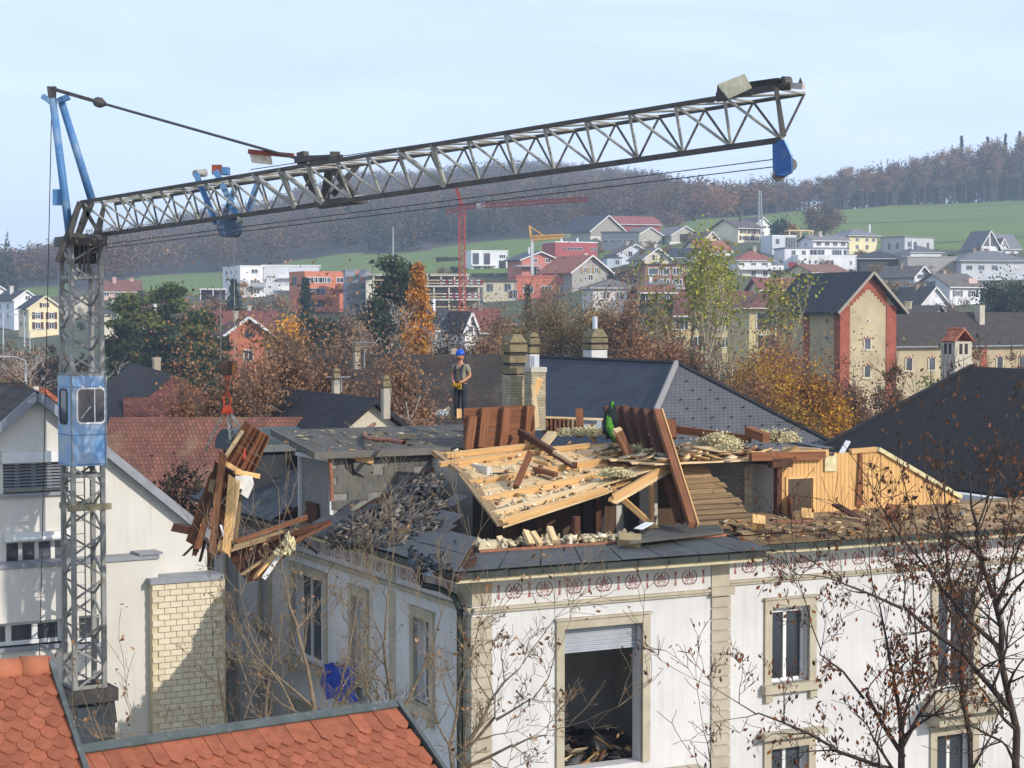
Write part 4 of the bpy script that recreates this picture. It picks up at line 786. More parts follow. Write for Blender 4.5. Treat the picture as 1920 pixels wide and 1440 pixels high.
# heap of smashed slates lying on the slope
def shards(n, fn, smin, smax, rng, th=.02, flat=.5):
    VS, FS = [], []; o = 0
    q = np.array([[-1, -1, -1], [1, -1, -1], [1, 1, -1], [-1, 1, -1], [-1, -1, 1], [1, -1, 1], [1, 1, 1], [-1, 1, 1]], float) * .5
    f = np.array([(0, 3, 2, 1), (4, 5, 6, 7), (0, 1, 5, 4), (1, 2, 6, 5), (2, 3, 7, 6), (3, 0, 4, 7)])
    for i in range(n):
        p, nrm = fn(i, rng); e = V(nrm) + V(rng.normal(size=3)) * flat; m = e.to_track_quat('Z', 'Y').to_matrix() @ Matrix.Rotation(rng.random() * 6.28, 3, 'Z')
        s = np.array([rng.uniform(smin, smax), rng.uniform(smin, smax) * .7, th * rng.uniform(.5, 2)]); qq = q * s; qq[:4] *= rng.uniform(.6, 1)
        VS.append(qq @ np.array(m).T + np.array(p)); FS.append(f + o); o += 8
    return np.concatenate(VS), np.concatenate(FS)
m_rub = M('slate_rubble', (1, 1, 1), rough=.9, kind='attr')
def rubble(name, n, fn, smin, smax, cols, label, cat, th=.02, flat=.5, seed=5):
    rg = np.random.default_rng(seed); v, f = shards(n, fn, smin, smax, rg, th, flat); cc = np.repeat(np.array(cols)[rg.integers(0, len(cols), n)] * rg.uniform(.7, 1.3, (n, 1)), 6, axis=0)
    return tag(link(name, npmesh(name, v, f, m_rub, cc), (0, 0, 0), None), label, cat, kind='stuff')
GR = [rgb('#565452'), rgb('#64605a'), rgb('#726b61'), rgb('#484746'), rgb('#5c4e40'), rgb('#80766a')]
WD = [rgb('#c9a874'), rgb('#b08a58'), rgb('#8a6040'), rgb('#d8c49c'), rgb('#6a4630'), rgb('#a89a80')]
def fn_slope(i, rg):
    t = rg.random(); u = 630 + 190 * t ** .8 + rg.normal() * 8; v0 = 985 - 105 * t; v = v0 + 18 + rg.random() ** 1.3 * (60 + 30 * t) ; h = max(0, 1 - abs(v - v0 - 35) / 60) * .28
    return LP.at(u, min(v, 1025), .02 + rg.random() * h), LP.n
rubble('slate_rubble', 1150, fn_slope, .08, .34, GR, 'heap of smashed grey slates spilling down the side roof of the villa', 'rubble', .025, .45)
def fn_corner(i, rg): u = rg.uniform(770, 850); return LP.at(u, 1052 + (u - 770) * .27 + rg.normal() * 9, .05 + rg.random() * .06), LP.n
rubble('torn_zinc_pieces', 46, fn_corner, .08, .32, [rgb('#3c4148'), rgb('#5a626a'), rgb('#2e3236')], 'torn dark strips of zinc crumpled at the corner gutter', 'rubble', .012, .5, 8)
def fn_rim(i, rg): a, b = rg.uniform(.5, 4.4), .8 + rg.random() * .5; return vil(a, b, skz(TOPB) + .03 + rg.random() * .12), (0, 0, 1)
rubble('plaster_rubble', 260, fn_rim, .05, .26, [rgb('#cbbf9f'), rgb('#b5a684'), rgb('#d8cfb6'), rgb('#a08a6a')], 'pale plaster and lath rubble along the open roof rim above the door', 'rubble', .04, .7, 9)
def fn_room(i, rg): return vil(rg.uniform(2.0, 4.4), rg.uniform(.6, 3.4), 4.95 + rg.random() * .45 * rg.random()), (0, 0, 1)
rubble('room_rubble', 160, fn_room, .1, .6, WD + GR, 'broken boards and rubble on the floor behind the big door opening', 'rubble', .03, .4, 10)
# ---- dormer on the left slope
FR = lambda b: 11.60 + (b - 7.7) * .13
mb = MB(); cell(mb, ptF(8.0), .02, 5.3, -2.3, 0, 9.2, 11.45); dm = part('dormer', mb, M('dormer_boards', '#8f8d86', '#7a7872', kind='uv', stretch=(14, .6, 1), scale=1.2, rough=.9), villa)
mb = MB(); mb.prism([vil(-.55, 7.65, FR(7.65) - .14), vil(5.4, 7.65, FR(7.65) - .14), vil(5.4, 7.65, FR(7.65)), vil(-.55, 7.65, FR(7.65))], (vil(0, 10.7, FR(10.7)) - vil(0, 7.65, FR(7.65)))); part('dormer_roof', mb, m_felt, villa)
mb = MB(); mb.beam(vil(-.6, 7.62, FR(7.65) - .06), vil(3.3, 7.62, FR(7.65) - .06), .05, .17); mb.beam(vil(-.6, 7.6, FR(7.65) - .06), vil(-.6, 10.8, FR(10.7) - .06), .05, .17); part('roof_edge', mb, M('edge_metal', '#6f6a62', '#5a5650', rough=.6, metal=.2), villa)
for b in (8.03, 10.26): mb = MB(); mb.beam(vil(-.02, b, 9.7), vil(-.02, b, 11.4), .09, .06, VB); part('corner_board', mb, m_wframe, villa)
mb = MB(); cell(mb, ptL, 7.9, 10.4, 0.0, .1, 11.33, 11.42); part('corner_board', mb, m_wframe, villa)
mb = MB(); p0, p1 = at(617, 843, 45.0), at(622, 940, 44.9); mb.path([p0, p0.lerp(p1, .5) + V((.02, 0, 0)), p1], .055, 8); part('copper_downpipe', mb, m_copper, villa)
bx_ = MB(); cell(bx_, ptL, 8.9, 9.7, .03, .08, 9.6, 10.2); part('brown_panel', bx_, w_dk, villa)
for r in range(9):   # slates of the dormer cheek
    z = 9.75 + r * .2
    for k in range(11):
        a = .12 + k * .28 + (.14 if r % 2 else 0)
        if a > 3.4 or z + .1 < lz(a) or (1.0 < a < 1.5 and 10.85 < z < 11.2): continue
        if random.random() < .05: continue
        mb = MB(); mb.box(vil(a, 7.985 - .012 - random.random() * .004, z + .1), .272, .012, .225, (VA + VB * random.uniform(-.02, .02)).normalized(), (VB + Z * .06).normalized()); part('cheek_slate', mb, m_cheek, dm)
mb = MB(); mb.prism([hit(u, v, vil(0, 7.95, 0), VB) for u, v in ((646, 862), (668, 852), (664, 872), (678, 888), (664, 892), (648, 878))], VB * .04); part('hole', mb, m_dark, dm)
for (u0, v0, u1, v1, w) in ((648, 852, 700, 862, .16), (655, 846, 697, 852, .12), (668, 862, 698, 866, .10)): mb = MB(); a_, b_ = hit(u0, v0, vil(0, 7.9, 0), VB), hit(u1, v1, vil(0, 7.82, 0), VB); mb.beam(a_, b_, .04, w, Z, .04); part('torn_board', mb, w_pine, dm)
mb = MB(); mb.prism([hit(u, v, vil(0, 7.9, 0), VB) for u, v in ((662, 868), (690, 866), (702, 878), (684, 894), (664, 884))], -VB * .02); part('loose_sheet', mb, m_cheek, dm)
for (u, v, w, l, y) in ((715, 812, .5, .25, .2), (702, 818, .4, .3, .8), (762, 820, .45, .22, .1)):
    mb = MB(); p = hit(u, v, vil(0, 9, FR(9) + .05), Z); mb.box(p + Z * .04, w, l, .1, V((math.cos(y), math.sin(y), .1)).normalized(), V((-math.sin(y), math.cos(y), 0))); solo('mossy_slab', mb, M('mossy', '#6e6a55', '#565240', scale=6), 'mossy broken slab lying at pixel-worn edge of the flat dormer roof' if False else {715: 'mossy broken slab lying beside the fallen copper pipe on the dormer roof', 702: 'smaller mossy slab half under the fallen copper pipe', 762: 'mossy slab alone at the front edge of the dormer roof'}[u], 'slab')
mb = MB(); mb.path([hit(u, v, vil(0, 9, FR(9) + .1), Z) for u, v in ((702, 795), (684, 808), (684, 818), (700, 824), (735, 826), (758, 830))], .06, 7); solo('copper_pipe', mb, m_copper, 'bent copper pipe lying on the flat dormer roof', 'pipe', smooth=True)
def fn_dr(i, rg): a, b = rg.uniform(-.3, 4.5), rg.uniform(7.8, 10.5); return vil(a, b, FR(b) + .01), (0, 0, 1)
rubble('roof_litter', 90, fn_dr, .03, .22, [rgb('#a39a80'), rgb('#7a7566'), rgb('#c0b699')], 'pale splinters scattered over the flat dormer roof', 'litter', .01, .1, 12)
# cream masonry strip with rafter ends beyond the dormer, dark hooded dormer at the far end
mb = MB(); cell(mb, ptL, 10.36, 16.2, -1.95, -1.7, 10.3, 11.25); part('knee_wall', mb, M('knee_wall', '#c3b393', '#ab9c7e', scale=2), villa)
for k in range(6): mb = MB(); b = 10.8 + k * .95; mb.beam(vil(1.4, b, 11.15), vil(2.2, b, 11.15), .14, .14); part('rafter_end', mb, w_pale, villa)
p0 = at(398, 960, 52.0); a0, b0, _ = vinv(p0)
hd = M('dark_sheet_metal', '#2f3437', '#24282b', rough=.6, scale=2)
mb = MB(); cell(mb, ptL, 14.3, 16.2, -1.6, .15, 9.2, 11.2); h1 = part('hooded_dormer', mb, hd, villa)
mb = MB(); n = 10
for i in range(n):
    t0, t1 = math.pi * i / n, math.pi * (i + 1) / n; f = lambda t: (15.25 - 1.15 * math.cos(t), 11.15 + .62 * math.sin(t)); (x0, z0), (x1, z1) = f(t0), f(t1)
    mb.add([ptL(x0, .35, z0), ptL(x1, .35, z1), ptL(x1, -1.7, z1), ptL(x0, -1.7, z0)], [(0, 1, 2, 3)])
mb.poly(*[ptL(15.25 - 1.15 * math.cos(math.pi * i / n), .35, 11.15 + .62 * math.sin(math.pi * i / n)) for i in range(n + 1)]); part('hood', mb, M('hood_green', '#3d4a4a', '#303b3c', rough=.5), h1)
# ---- attic room on the right: pine wall, plaster wall, ceiling, planked roof
BW = 2.3
WT = [(1462, 852), (1648, 846), (1800, 936)]
tp = [on_b(u, v, BW) for u, v in WT]; a0 = tp[0][0]; aE = tp[2][0]
def ztop(a):
    if a < tp[1][0]: return tp[0][1] + (tp[1][1] - tp[0][1]) * (a - a0) / (tp[1][0] - a0)
    return tp[1][1] + (tp[2][1] - tp[1][1]) * (a - tp[1][0]) / (aE - tp[1][0])
dl, dr, dtz = on_b(1476, 900, BW)[0], on_b(1523, 900, BW)[0], on_b(1500, 897, BW)[1]
pw = root('pine_wall', vil(a0, BW, 9.3), 'bright pine panelled attic wall with a doorway, sloping down to the right', 'wall')
n = 46; st = (aE - a0) / n
for i in range(n):
    a, b = a0 + i * st + .006, a0 + (i + 1) * st - .004; zb = 9.3 if not (dl - .02 < (a + b) / 2 < dr) else dtz
    o = .0 if not (random.random() < .12) else random.uniform(.0, .02)
    mb = MB(); za, zb2 = ztop(a) + random.uniform(-.03, .01), ztop(b) + random.uniform(-.03, .01)
    P = [vil(a, BW - o, zb), vil(b, BW - o, zb), vil(b, BW - o, zb2), vil(a, BW - o, za)]; d = VB * .03
    mb.add(P + [p + d for p in P], [(0, 1, 2, 3), (7, 6, 5, 4), (0, 4, 5, 1), (1, 5, 6, 2), (2, 6, 7, 3), (3, 7, 4, 0)], [[(zb, a), (zb, b), (za, b), (za, a)]] + [None] * 5); part('board', mb, w_clad, pw)
fr = 'door_frame'
mb = MB(); pt = ptF(BW); cell(mb, pt, dl - .06, dl, -.05, .04, 9.3, dtz + .06); cell(mb, pt, dr, dr + .06, -.05, .04, 9.3, dtz + .06); cell(mb, pt, dl, dr, -.05, .045, dtz, dtz + .07); part('door_frame', mb, w_pine, pw)
mb = MB(); q0 = vil(dl - .04, BW - .06, 9.3); dd = (-VA * .25 - VB * .62).normalized(); mb.prism([q0, q0 + dd * .45, q0 + dd * .45 + Z * 1.2, q0 + Z * 1.25], VA * .04); part('door', mb, w_red, pw, label='brown broken door leaf hanging open')
p = [on_b(u, v, BW - .035) for u, v in ((1546, 850), (1568, 852), (1568, 883), (1546, 884))]; mb = MB(); mb.prism([vil(a, BW - .035, z) for a, z in p], -VB * .02); part('insulation_patch', mb, m_wool, pw)
mb = MB(); a, z = on_b(1555, 852, BW - .06); mb.box(vil(a, BW - .06, z), .28, .02, .07, VA, VB); part('hole', mb, m_dark, pw)
a, z = on_b(1609, 848, BW); a2, z2 = on_b(1603, 948, BW); mb = MB(); mb.prism([vil(a, BW - .04, z), vil(a + .09, BW - .04, z), vil(a2 + .2, BW - .04, z2), vil(a2, BW - .04, z2)], -VB * .03); part('split_board', mb, w_red, pw)
mb = MB(); mb.beam(vil(tp[1][0] - .05, BW + .08, tp[1][1] + .06), vil(aE, BW + .08, tp[2][1] + .06), .34, .1); part('verge_insulation', mb, m_wool, pw)
mb = MB(); mb.beam(vil(a0 - .1, BW - .06, tp[0][1] - .02), vil(a0 + 1.4, BW - .06, tp[0][1] + .0), .12, .16); mb.beam(vil(tp[1][0] - .9, BW, tp[1][1] + .03), vil(tp[1][0] - .1, BW, tp[1][1] + .05), .12, .12); part('wall_plate', mb, w_pine, pw)
wa_ = a0 - .05
pl = root('plaster_wall', vil(wa_, 4, 9.3), 'bare white plaster side wall of the open attic room', 'wall')
mb = MB(); mb.prism([vil(wa_, BW + .02, 9.3), vil(wa_, 6.6, 9.3), vil(wa_, 6.6, 11.25), vil(wa_, BW + .02, 11.36)], VA * .12); part('wall', mb, m_plaster, pl)
mb = MB(); mb.beam(vil(wa_ - .03, BW - .04, 9.3), vil(wa_ - .03, BW - .04, 11.4), .16, .14, VA); part('post', mb, w_dk, pl); mb = MB(); mb.beam(vil(wa_ - .06, BW - .1, 11.42), vil(wa_ - .06, 6.6, 11.3), .16, .2); part('beam', mb, w_dk, pl)
mb = MB(); mb.beam(vil(wa_ - .3, BW - .1, 11.38), vil(wa_ + .3, BW - .1, 11.38), .2, .22); part('beam', mb, w_dk, pl)
# ceiling over the room, with rubbish on it
cl = root('attic_ceiling', vil(7, 5, 11.4), 'torn flat attic ceiling strewn with laths right of the standing roof slab', 'ceiling')
for k in range(9):
    b = BW + .1 + k * .5; mb = MB(); mb.prism([vil(wa_ - 3.6 + random.uniform(-.3, .3), b, 11.43), vil(wa_ + .2 + random.uniform(-.3, .5), b, 11.43), vil(wa_ + .2, b + .47, 11.43), vil(wa_ - 3.6, b + .47, 11.43)], (0, 0, .04)); part('plank', mb, w_pale, cl)
mb = MB(); mb.beam(vil(wa_ - .9, BW - .12, 11.56), vil(wa_ + 1.3, BW - .12, 11.52), .14, .2); part('front_beam', mb, w_red, cl)
def fn_ceil(i, rg): a, b = wa_ - 3.4 + rg.random() * 4.2, BW + .1 + rg.random() * 3.6; return vil(a, b, 11.49 + rg.random() * .12), (0, 0, 1)
rubble('lath_rubble', 300, fn_ceil, .08, .6, WD, 'splintered laths scattered over the torn attic ceiling', 'rubble', .025, .25, 14)
SPn = Plane(vil(6, BW - .45, 9.96), vil(9, BW - .45, 9.96), vil(7, BW + 1.0, 11.38))
sp = root('planked_roof', vil(8, BW, 10), 'patch of bare weathered roof planks left standing beside the white attic wall', 'roof')
for k in range(15):
    f0, f1 = k / 15, (k + 1) / 15
    ul, ur = 1316 - 42 * f0, 1442 - 142 * f0 + random.uniform(-6, 8); v0, v1 = 1006 - 146 * f0, 1006 - 146 * f1
    mb = MB(); lf = random.uniform(0, .03); P = [SPn.at(ul, v0 + .8, .035 + lf * .6), SPn.at(ur, v0 - 6 + 4 * f0, .035 + lf * .6), SPn.at(ur - 6, v1 - 7 + 4 * f0, .0), SPn.at(ul - 3, v1, .0)]; mb.prism(P, -SPn.n * .04)
    part('plank', mb, w_grey, sp)
mb = MB(); mb.prism([SPn.at(u, v, -.03) for u, v in ((1316, 1006), (1440, 998), (1302, 862), (1274, 860))], -SPn.n * .1); part('underlay', mb, w_dk, sp)
# planked eave of the wing
ez = lambda b: 9.71 + (b - WB + .7) * .165
we = villa
for r in range(7):
    b0 = WB - .72 + r * .335; a = A1 + .45 + (.25 * r if r < 4 else .9)
    while a < 21.6:
        ln = random.uniform(1.8, 4.2); mb = MB(); lift = random.uniform(0, .05); gap = random.uniform(.02, .12)
        p = vil(a, b0 + .16, ez(b0 + .16) + lift); q = vil(min(a + ln - gap, 21.7), b0 + .16 + random.uniform(-.02, .02), ez(b0 + .16) + lift); nn = (VB * -.2 + Z).normalized()
        mb.beam(p, q, random.uniform(.27, .31), .035, nn + VB * random.uniform(-.07, .07), .07); part('roof_plank', mb, w_grey, we); a += ln
def fn_wing(i, rg): b = WB - .6 + rg.random() * 1.9; return vil(rg.uniform(A1 + .8, 20), b, ez(b) + .05 + rg.random() * .03), (0, 0, 1)
rubble('plank_litter', 230, fn_wing, .04, .26, WD + [rgb('#4a3a2c'), rgb('#8a8378')], 'splinters and torn bits scattered on the planked eave of the wing', 'litter', .02, .18, 17)
mb = MB(); cell(mb, ptF(BW + 1.1), dl - .5, dr + .9, -.05, 0, 9.3, 11.2); part('inner_wall', mb, wallm('#d8bf94'), pw)
mb = MB(); cell(mb, ptF(BW - .2), A1 + 1.2, 21.4, -.1, .1, 9.55, 9.98); part('eave_board', mb, w_grey, villa)
# attic of the pavilion: floor, back walls and dark posts in the hole
at_ = root('attic_room', vil(3, 3, 9.3), 'dim opened attic rooms with grey plaster walls under the fallen roof panel', 'room')
mb = MB(); cell(mb, ptF(0), 2.7, 2.82, -7.9, -4.75, 9.26, 11.35); part('wall', mb, m_plaster, at_); mb = MB(); cell(mb, ptF(4.6), 2.84, 8.0, -.12, 0, 9.26, 11.2); part('shade_brown_wall', mb, M('attic_shade_brown', '#5f4a38', '#4a3a2c', kind='uv', stretch=(10, .8, 1), scale=1), at_); mb = MB(); cell(mb, ptF(4.58), 6.2, 7.4, -.02, 0, 9.26, 11.1); part('plaster_panel', mb, m_plaster, at_)  # back wall coloured dark brown to stand for the deep attic shade
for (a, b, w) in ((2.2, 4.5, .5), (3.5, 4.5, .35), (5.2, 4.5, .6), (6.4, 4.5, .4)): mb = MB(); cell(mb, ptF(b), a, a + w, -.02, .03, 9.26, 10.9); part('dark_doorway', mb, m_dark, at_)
mb = MB(); cell(mb, ptF(.95), 3.0, 3.14, -.14, 0, 9.4, 10.5); cell(mb, ptF(3.5), 5.0, 5.14, -.14, 0, 9.26, 11.0); part('post', mb, w_dk, at_)
mb = MB(); mb.beam(vil(5.0, 2.8, 10.9), vil(6.0, 1.5, 9.6), .12, .12); part('brace', mb, w_pine, at_)
mb = MB(); mb.beam(vil(6.0, 2.6, 9.4), vil(5.95, 2.5, 11.0), .1, .1, VA); part('brace', mb, w_pine, at_)
# ------------------------------------------------------------------ loose timbers, fallen panels
def lp(pts, f):
    n = len(pts) - 1; k = min(int(f * n), n - 1); t = f * n - k; return pts[k][0] + (pts[k + 1][0] - pts[k][0]) * t, pts[k][1] + (pts[k + 1][1] - pts[k][1]) * t
PS = Plane(at(940, 990, 39.7), at(812, 852, 45.2), at(1265, 838, 46.6))
fp = root('fallen_roof_panel', PS.at(1000, 900), 'big fallen roof panel of bright pine boards lying slanted over the open attic', 'roof panel')
LB = [(812, 851), (868, 893), (905, 943), (942, 990)]; RB = [(1188, 831), (1266, 843), (1215, 886), (1134, 926)]
nS = 15
for i in range(nS):
    f0, f1 = i / nS, (i + .975) / nS; a, b, c, d = lp(LB, f0), lp(RB, f0), lp(RB, f1), lp(LB, f1); j = random.uniform(-4, 4); j2 = random.uniform(-9, 9)
    P = [PS.at(a[0] + j, a[1]), PS.at(b[0] + j2, b[1]), PS.at(c[0] + j2, c[1]), PS.at(d[0] + j, d[1])]; mb = MB(); lf = random.uniform(0, .02)
    ln = (P[1] - P[0]).length; F = [(0, 1, 2, 3), (7, 6, 5, 4), (0, 4, 5, 1), (1, 5, 6, 2), (2, 6, 7, 3), (3, 7, 4, 0)]; o = random.random() * 5
    T = [p + PS.n * (.03 + lf) for p in P]; mb.add(T + [p + PS.n * (lf - .02) for p in P], F, [[(o, 0), (o + ln, 0), (o + ln, .3), (o, .3)]] + [None] * 5); part('board', mb, w_pale if i % 3 else w_pine, fp)
for (u0, v0, u1, v1, w, h, mt) in ((838, 862, 1002, 843, .16, .12, w_pine), (824, 878, 1105, 842, .15, .10, w_pine), (878, 912, 1190, 860, .13, .09, w_pine), (905, 945, 1180, 884, .18, .10, w_pine), (925, 972, 1150, 908, .16, .1, w_pale), (938, 989, 1133, 926, .14, .12, w_pine), (868, 894, 942, 990, .26, .06, w_grey), (815, 853, 868, 893, .14, .06, w_grey)):
    mb = MB(); mb.beam(PS.at(u0, v0, .05 + h / 2), PS.at(u1, v1, .05 + h / 2), w, h, PS.n, .06); part('batten', mb, mt, fp)
def fn_ps(i, rg): f = rg.random() ** .7; g = rg.random(); a, b = lp(LB, f), lp(RB, f); return PS.at(a[0] + (b[0] - a[0]) * g, a[1] + (b[1] - a[1]) * g, .06 + rg.random() * .06), PS.n
rubble('panel_rubble', 520, fn_ps, .02, .16, WD + [rgb('#d8ceb0')] * 3, 'splinters and plaster crumbs lying on the fallen pine panel', 'rubble', .03, .4, 20)
def timber(u0, v0, Y0, u1, v1, Y1, w, h, mat, label, nm='beam', cat='beam', jag=.05, up=Z):
    mb = MB(); mb.beam(at(u0, v0, Y0), at(u1, v1, Y1), w, h, up, jag); return solo(nm, mb, mat, label, cat)
q = lambda u, v, o=.2: PS.at(u, v, o)
def tb(p, q_, w, h, mat, label, nm='beam', cat='beam', jag=.05, up=Z): mb = MB(); mb.beam(p, q_, w, h, up, jag); return solo(nm, mb, mat, label, cat)
tb(q(974, 831, .3), q(1078, 892, .25), .13, .16, w_dk, 'dark brown beam lying across the middle of the fallen pine panel')
tb(q(1040, 872, .34), q(1076, 891, .30), .15, .08, w_pale, 'short pale board nailed on the end of the dark cross beam', 'plank', 'plank')
tb(q(966, 924, .12), q(984, 908, .12) + V((.12, 0, .62)), .16, .13, w_red, 'stubby red brown post standing up from the fallen pine panel', up=V((1, 0, 0)))
tb(q(1002, 892, .18), q(1042, 904, .18), .2, .1, w_red, 'short thick red board lying below the dark cross beam', 'plank', 'plank')
tb(q(1000, 877, .18), q(1030, 886, .2), .09, .09, w_pine, 'thin splintered pine piece on the middle of the fallen panel', 'plank', 'plank')
tb(q(1186, 862, .2), q(1199, 881, .2), .2, .03, m_wframe, 'white painted strip of board near the right end of the fallen panel', 'plank', 'plank')
tb(at(1158, 808, 45.0), at(1184, 862, 44.2), .17, .2, w_red, 'thick red brown beam with a pale sawn top leaning at the green tarp', up=V((1, 0, 0)))
tb(at(1154, 806, 45.0), at(1160, 812, 44.9), .18, .2, w_pale, 'pale sawn stub on top of the leaning red brown beam', 'beam_end', 'beam', up=V((1, 0, 0)))
# right torn edge piece
P2 = Plane(at(1120, 915, 42.4), at(1268, 855, 44.4), at(1200, 862, 45.0))
rp = root('torn_panel_strip', P2.at(1190, 885), 'torn strip of roof lining with wool at the right end of the fallen panel', 'roof panel')
for k in range(4):
    f0, f1 = k / 4, (k + .94) / 4; mb = MB(); P = [P2.at(1118 + 30 * f0, 906 - 12 * f0 + 10 * (1 - f0)), P2.at(1268 - 2 * f0, 868 - 24 * f0), P2.at(1268 - 2 * f1, 868 - 24 * f1), P2.at(1118 + 30 * f1, 906 - 12 * f1 + 10 * (1 - f1))]; mb.prism(P, P2.n * .04); part('board', mb, w_pale, rp)
for k, (u0, v0, u1, v1) in enumerate(((1150, 908, 1266, 856), (1146, 936, 1268, 868), (1152, 942, 1270, 874), (1149, 931, 1266, 863))):
    mb = MB(); mb.beam(at(u0, v0, 41.6 if k else 43), at(u1, v1, 43.6), .1, .08, Z, .08); part('batten', mb, w_pine if k != 2 else w_pale, rp)
# upright red board panel
up = root('upright_roof_panel', at(935, 840, 45.6), 'upright piece of roof with red brown boards and rafters in front of the chimneys', 'roof panel')
pu = lambda u, v, o=0: hit(u, v, at(868, 800, 46.0), VB) - VB * o
for k in range(5):
    v0, v1 = 764 + k * 15.2, 764 + (k + 1) * 15.2 - 1.2; mb = MB(); mb.prism([pu(870, v0 + 2), pu(1003, v0 - 5), pu(1003, v1 - 4), pu(870, v1 + 2)], VB * .04); part('board', mb, w_red, up)
for (u, v0, v1, w) in ((876, 780, 842, .16), (900, 765, 838, .13), (940, 763, 836, .13), (986, 760, 832, .13)):
    mb = MB(); mb.beam(pu(u + (6 if u < 980 else 4), v0 + 0, .12), pu(u - 2, v1, .12), .13, .22, VA); part('rafter', mb, w_red, up)
tb(at(1000, 722, 47), at(1008, 802, 46.6), .11, .06, w_pale, 'tall pale lath standing in front of the brick chimney', 'plank', 'plank', up=V((0, 1, 0)))
tb(at(1012, 712, 47), at(1001, 742, 47), .16, .05, w_pine, 'short pine board tilted against the brick chimney', 'plank', 'plank', up=V((0, 1, 0)))
# standing dark roof slab on the right
Pb, Pt, Pf = at(1306, 985, 41.2), at(1238, 768, 44.6), at(1143, 760, 48.6)
PD = Plane(Pb, Pt, Pf); PD.n = PD.n if PD.n.dot(VA) < 0 else -PD.n
ds = root('standing_roof_slab', Pb, 'dark standing slab of torn roof with rafters showing its shaded underside', 'roof slab')
ed = Pt - Pb; fd = (Pf - Pt)
for k in range(12):
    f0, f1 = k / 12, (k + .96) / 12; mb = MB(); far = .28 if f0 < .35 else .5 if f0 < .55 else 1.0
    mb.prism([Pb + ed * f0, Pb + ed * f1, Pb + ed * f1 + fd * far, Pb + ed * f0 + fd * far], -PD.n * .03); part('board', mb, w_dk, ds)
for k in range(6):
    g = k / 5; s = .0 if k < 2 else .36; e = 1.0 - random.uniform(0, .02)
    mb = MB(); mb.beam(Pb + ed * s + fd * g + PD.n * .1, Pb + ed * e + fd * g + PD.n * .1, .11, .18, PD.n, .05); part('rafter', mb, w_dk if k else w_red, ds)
mb = MB(); mb.beam(Pb - fd * .015 - PD.n * .02, Pt - fd * .015 - PD.n * .02, .035, .09, fd); part('edge_slates', mb, w_pine, ds)
# background timbers
bf = root('board_screen', at(1045, 805, 50), 'low brown screen of upright boards right of the brick chimney', 'board screen')
for k in range(9): mb = MB(); u = 1016 + k * 8; mb.prism([at(u, 783 + k * .4, 49.5), at(u + 7.4, 783 + k * .4, 49.6), at(u + 7.4, 812, 49.6), at(u, 812, 49.5)], (0, .04, 0)); part('board', mb, w_red if k < 6 else w_grey, bf)
mb = MB(); mb.beam(at(1014, 782, 49.4), at(1130, 786, 50.2), .1, .05); part('top_rail', mb, w_pale, bf)
mb = MB(); mb.prism([at(1088, 786, 50.1), at(1128, 787, 50.4), at(1128, 806, 50.4), at(1088, 806, 50.1)], (0, .05, 0)); part('panel', mb, wallm('#9fa6ae'), bf)
timber(1086, 766, 48.8, 1088, 820, 48.6, .2, .16, w_red, 'red brown square post standing between the board screen and the tarp', 'post', 'post', .03, V((0, 1, 0)))
timber(1258, 788, 47, 1260, 822, 46.8, .24, .2, w_red, 'stout red post just right of the standing dark slab', 'post', 'post', .03, V((0, 1, 0)))
timber(1266, 805, 47.4, 1408, 824, 46.2, .14, .2, w_red, 'long red beam lying along the torn attic ceiling')
timber(1404, 808, 46.2, 1438, 822, 45.8, .3, .22, w_red, 'thick short red block at the right end of the long red beam')
timber(1100, 808, 48, 1116, 826, 47, .08, .12, w_pine, 'thin pine brace leaning right of the red square post', 'plank', 'plank')
timber(1108, 797, 48, 1108, 815, 48, .14, .1, w_pine, 'short pine stub standing right of the red square post', 'post', 'post', .03, V((0, 1, 0)))
timber(1012, 842, 45.5, 1036, 812, 46.5, .26, .1, w_pale, 'wide pale plank tilted in the rubbish behind the fallen panel', 'plank', 'plank')
timber(1560, 968, 42.6, 1618, 975, 41.9, .22, .05, w_grey, 'flat grey board lying on the wing eave planks', 'plank', 'plank')
timber(1566, 946, 43.4, 1620, 977, 42.3, .2, .06, w_dk, 'dark board propped at an angle on the wing eave planks', 'plank', 'plank')
timber(1421, 972, 42.6, 1421, 988, 42.4, .3, .26, w_pine, 'squat pine block standing on the roof beside the plaster wall', 'block', 'block', .02, V((0, 1, 0)))
timber(1512, 958, 43, 1513, 976, 42.8, .28, .24, w_pine, 'squat pine block standing in front of the pine wall doorway', 'block', 'block', .02, V((0, 1, 0)))
timber(1672, 950, 43.8, 1673, 972, 43.6, .3, .26, w_red, 'brown block standing before the sloping end of the pine wall', 'block', 'block', .02, V((0, 1, 0)))
timber(1575, 854, 46, 1590, 828, 46.5, .12, .05, m_wframe, 'white strip sticking up behind the pine wall', 'plank', 'plank')
timber(1468, 842, 46, 1540, 845, 45.6, .16, .12, w_pale, 'pale board lying on top of the pine wall at its left end', 'plank', 'plank')
timber(1480, 828, 47.5, 1556, 842, 46.8, .4, .06, m_slate, 'dark slate coloured sheet lying behind the pine wall', 'sheet', 'sheet')
timber(1312, 838, 45.5, 1365, 848, 44.8, .5, .03, w_pale, 'wide pale board hanging over the edge of the attic ceiling', 'plank', 'plank')
timber(1300, 848, 45.6, 1340, 852, 44.9, .2, .03, w_pine, 'narrow pine board hanging over the ceiling edge at the slab', 'plank', 'plank')
timber(1455, 978, 42.2, 1520, 978, 42.0, .5, .03, m_copper, 'buckled brown copper sheet lying at the foot of the doorway', 'sheet', 'sheet', .1)
timber(1180, 1008, 40.2, 1180, 1022, 40.0, .5, .3, M('sacking', '#9a8b6a', '#86785a'), 'sand coloured box shaped lump on the open roof rim', 'block', 'block', .02, V((0, 1, 0)))
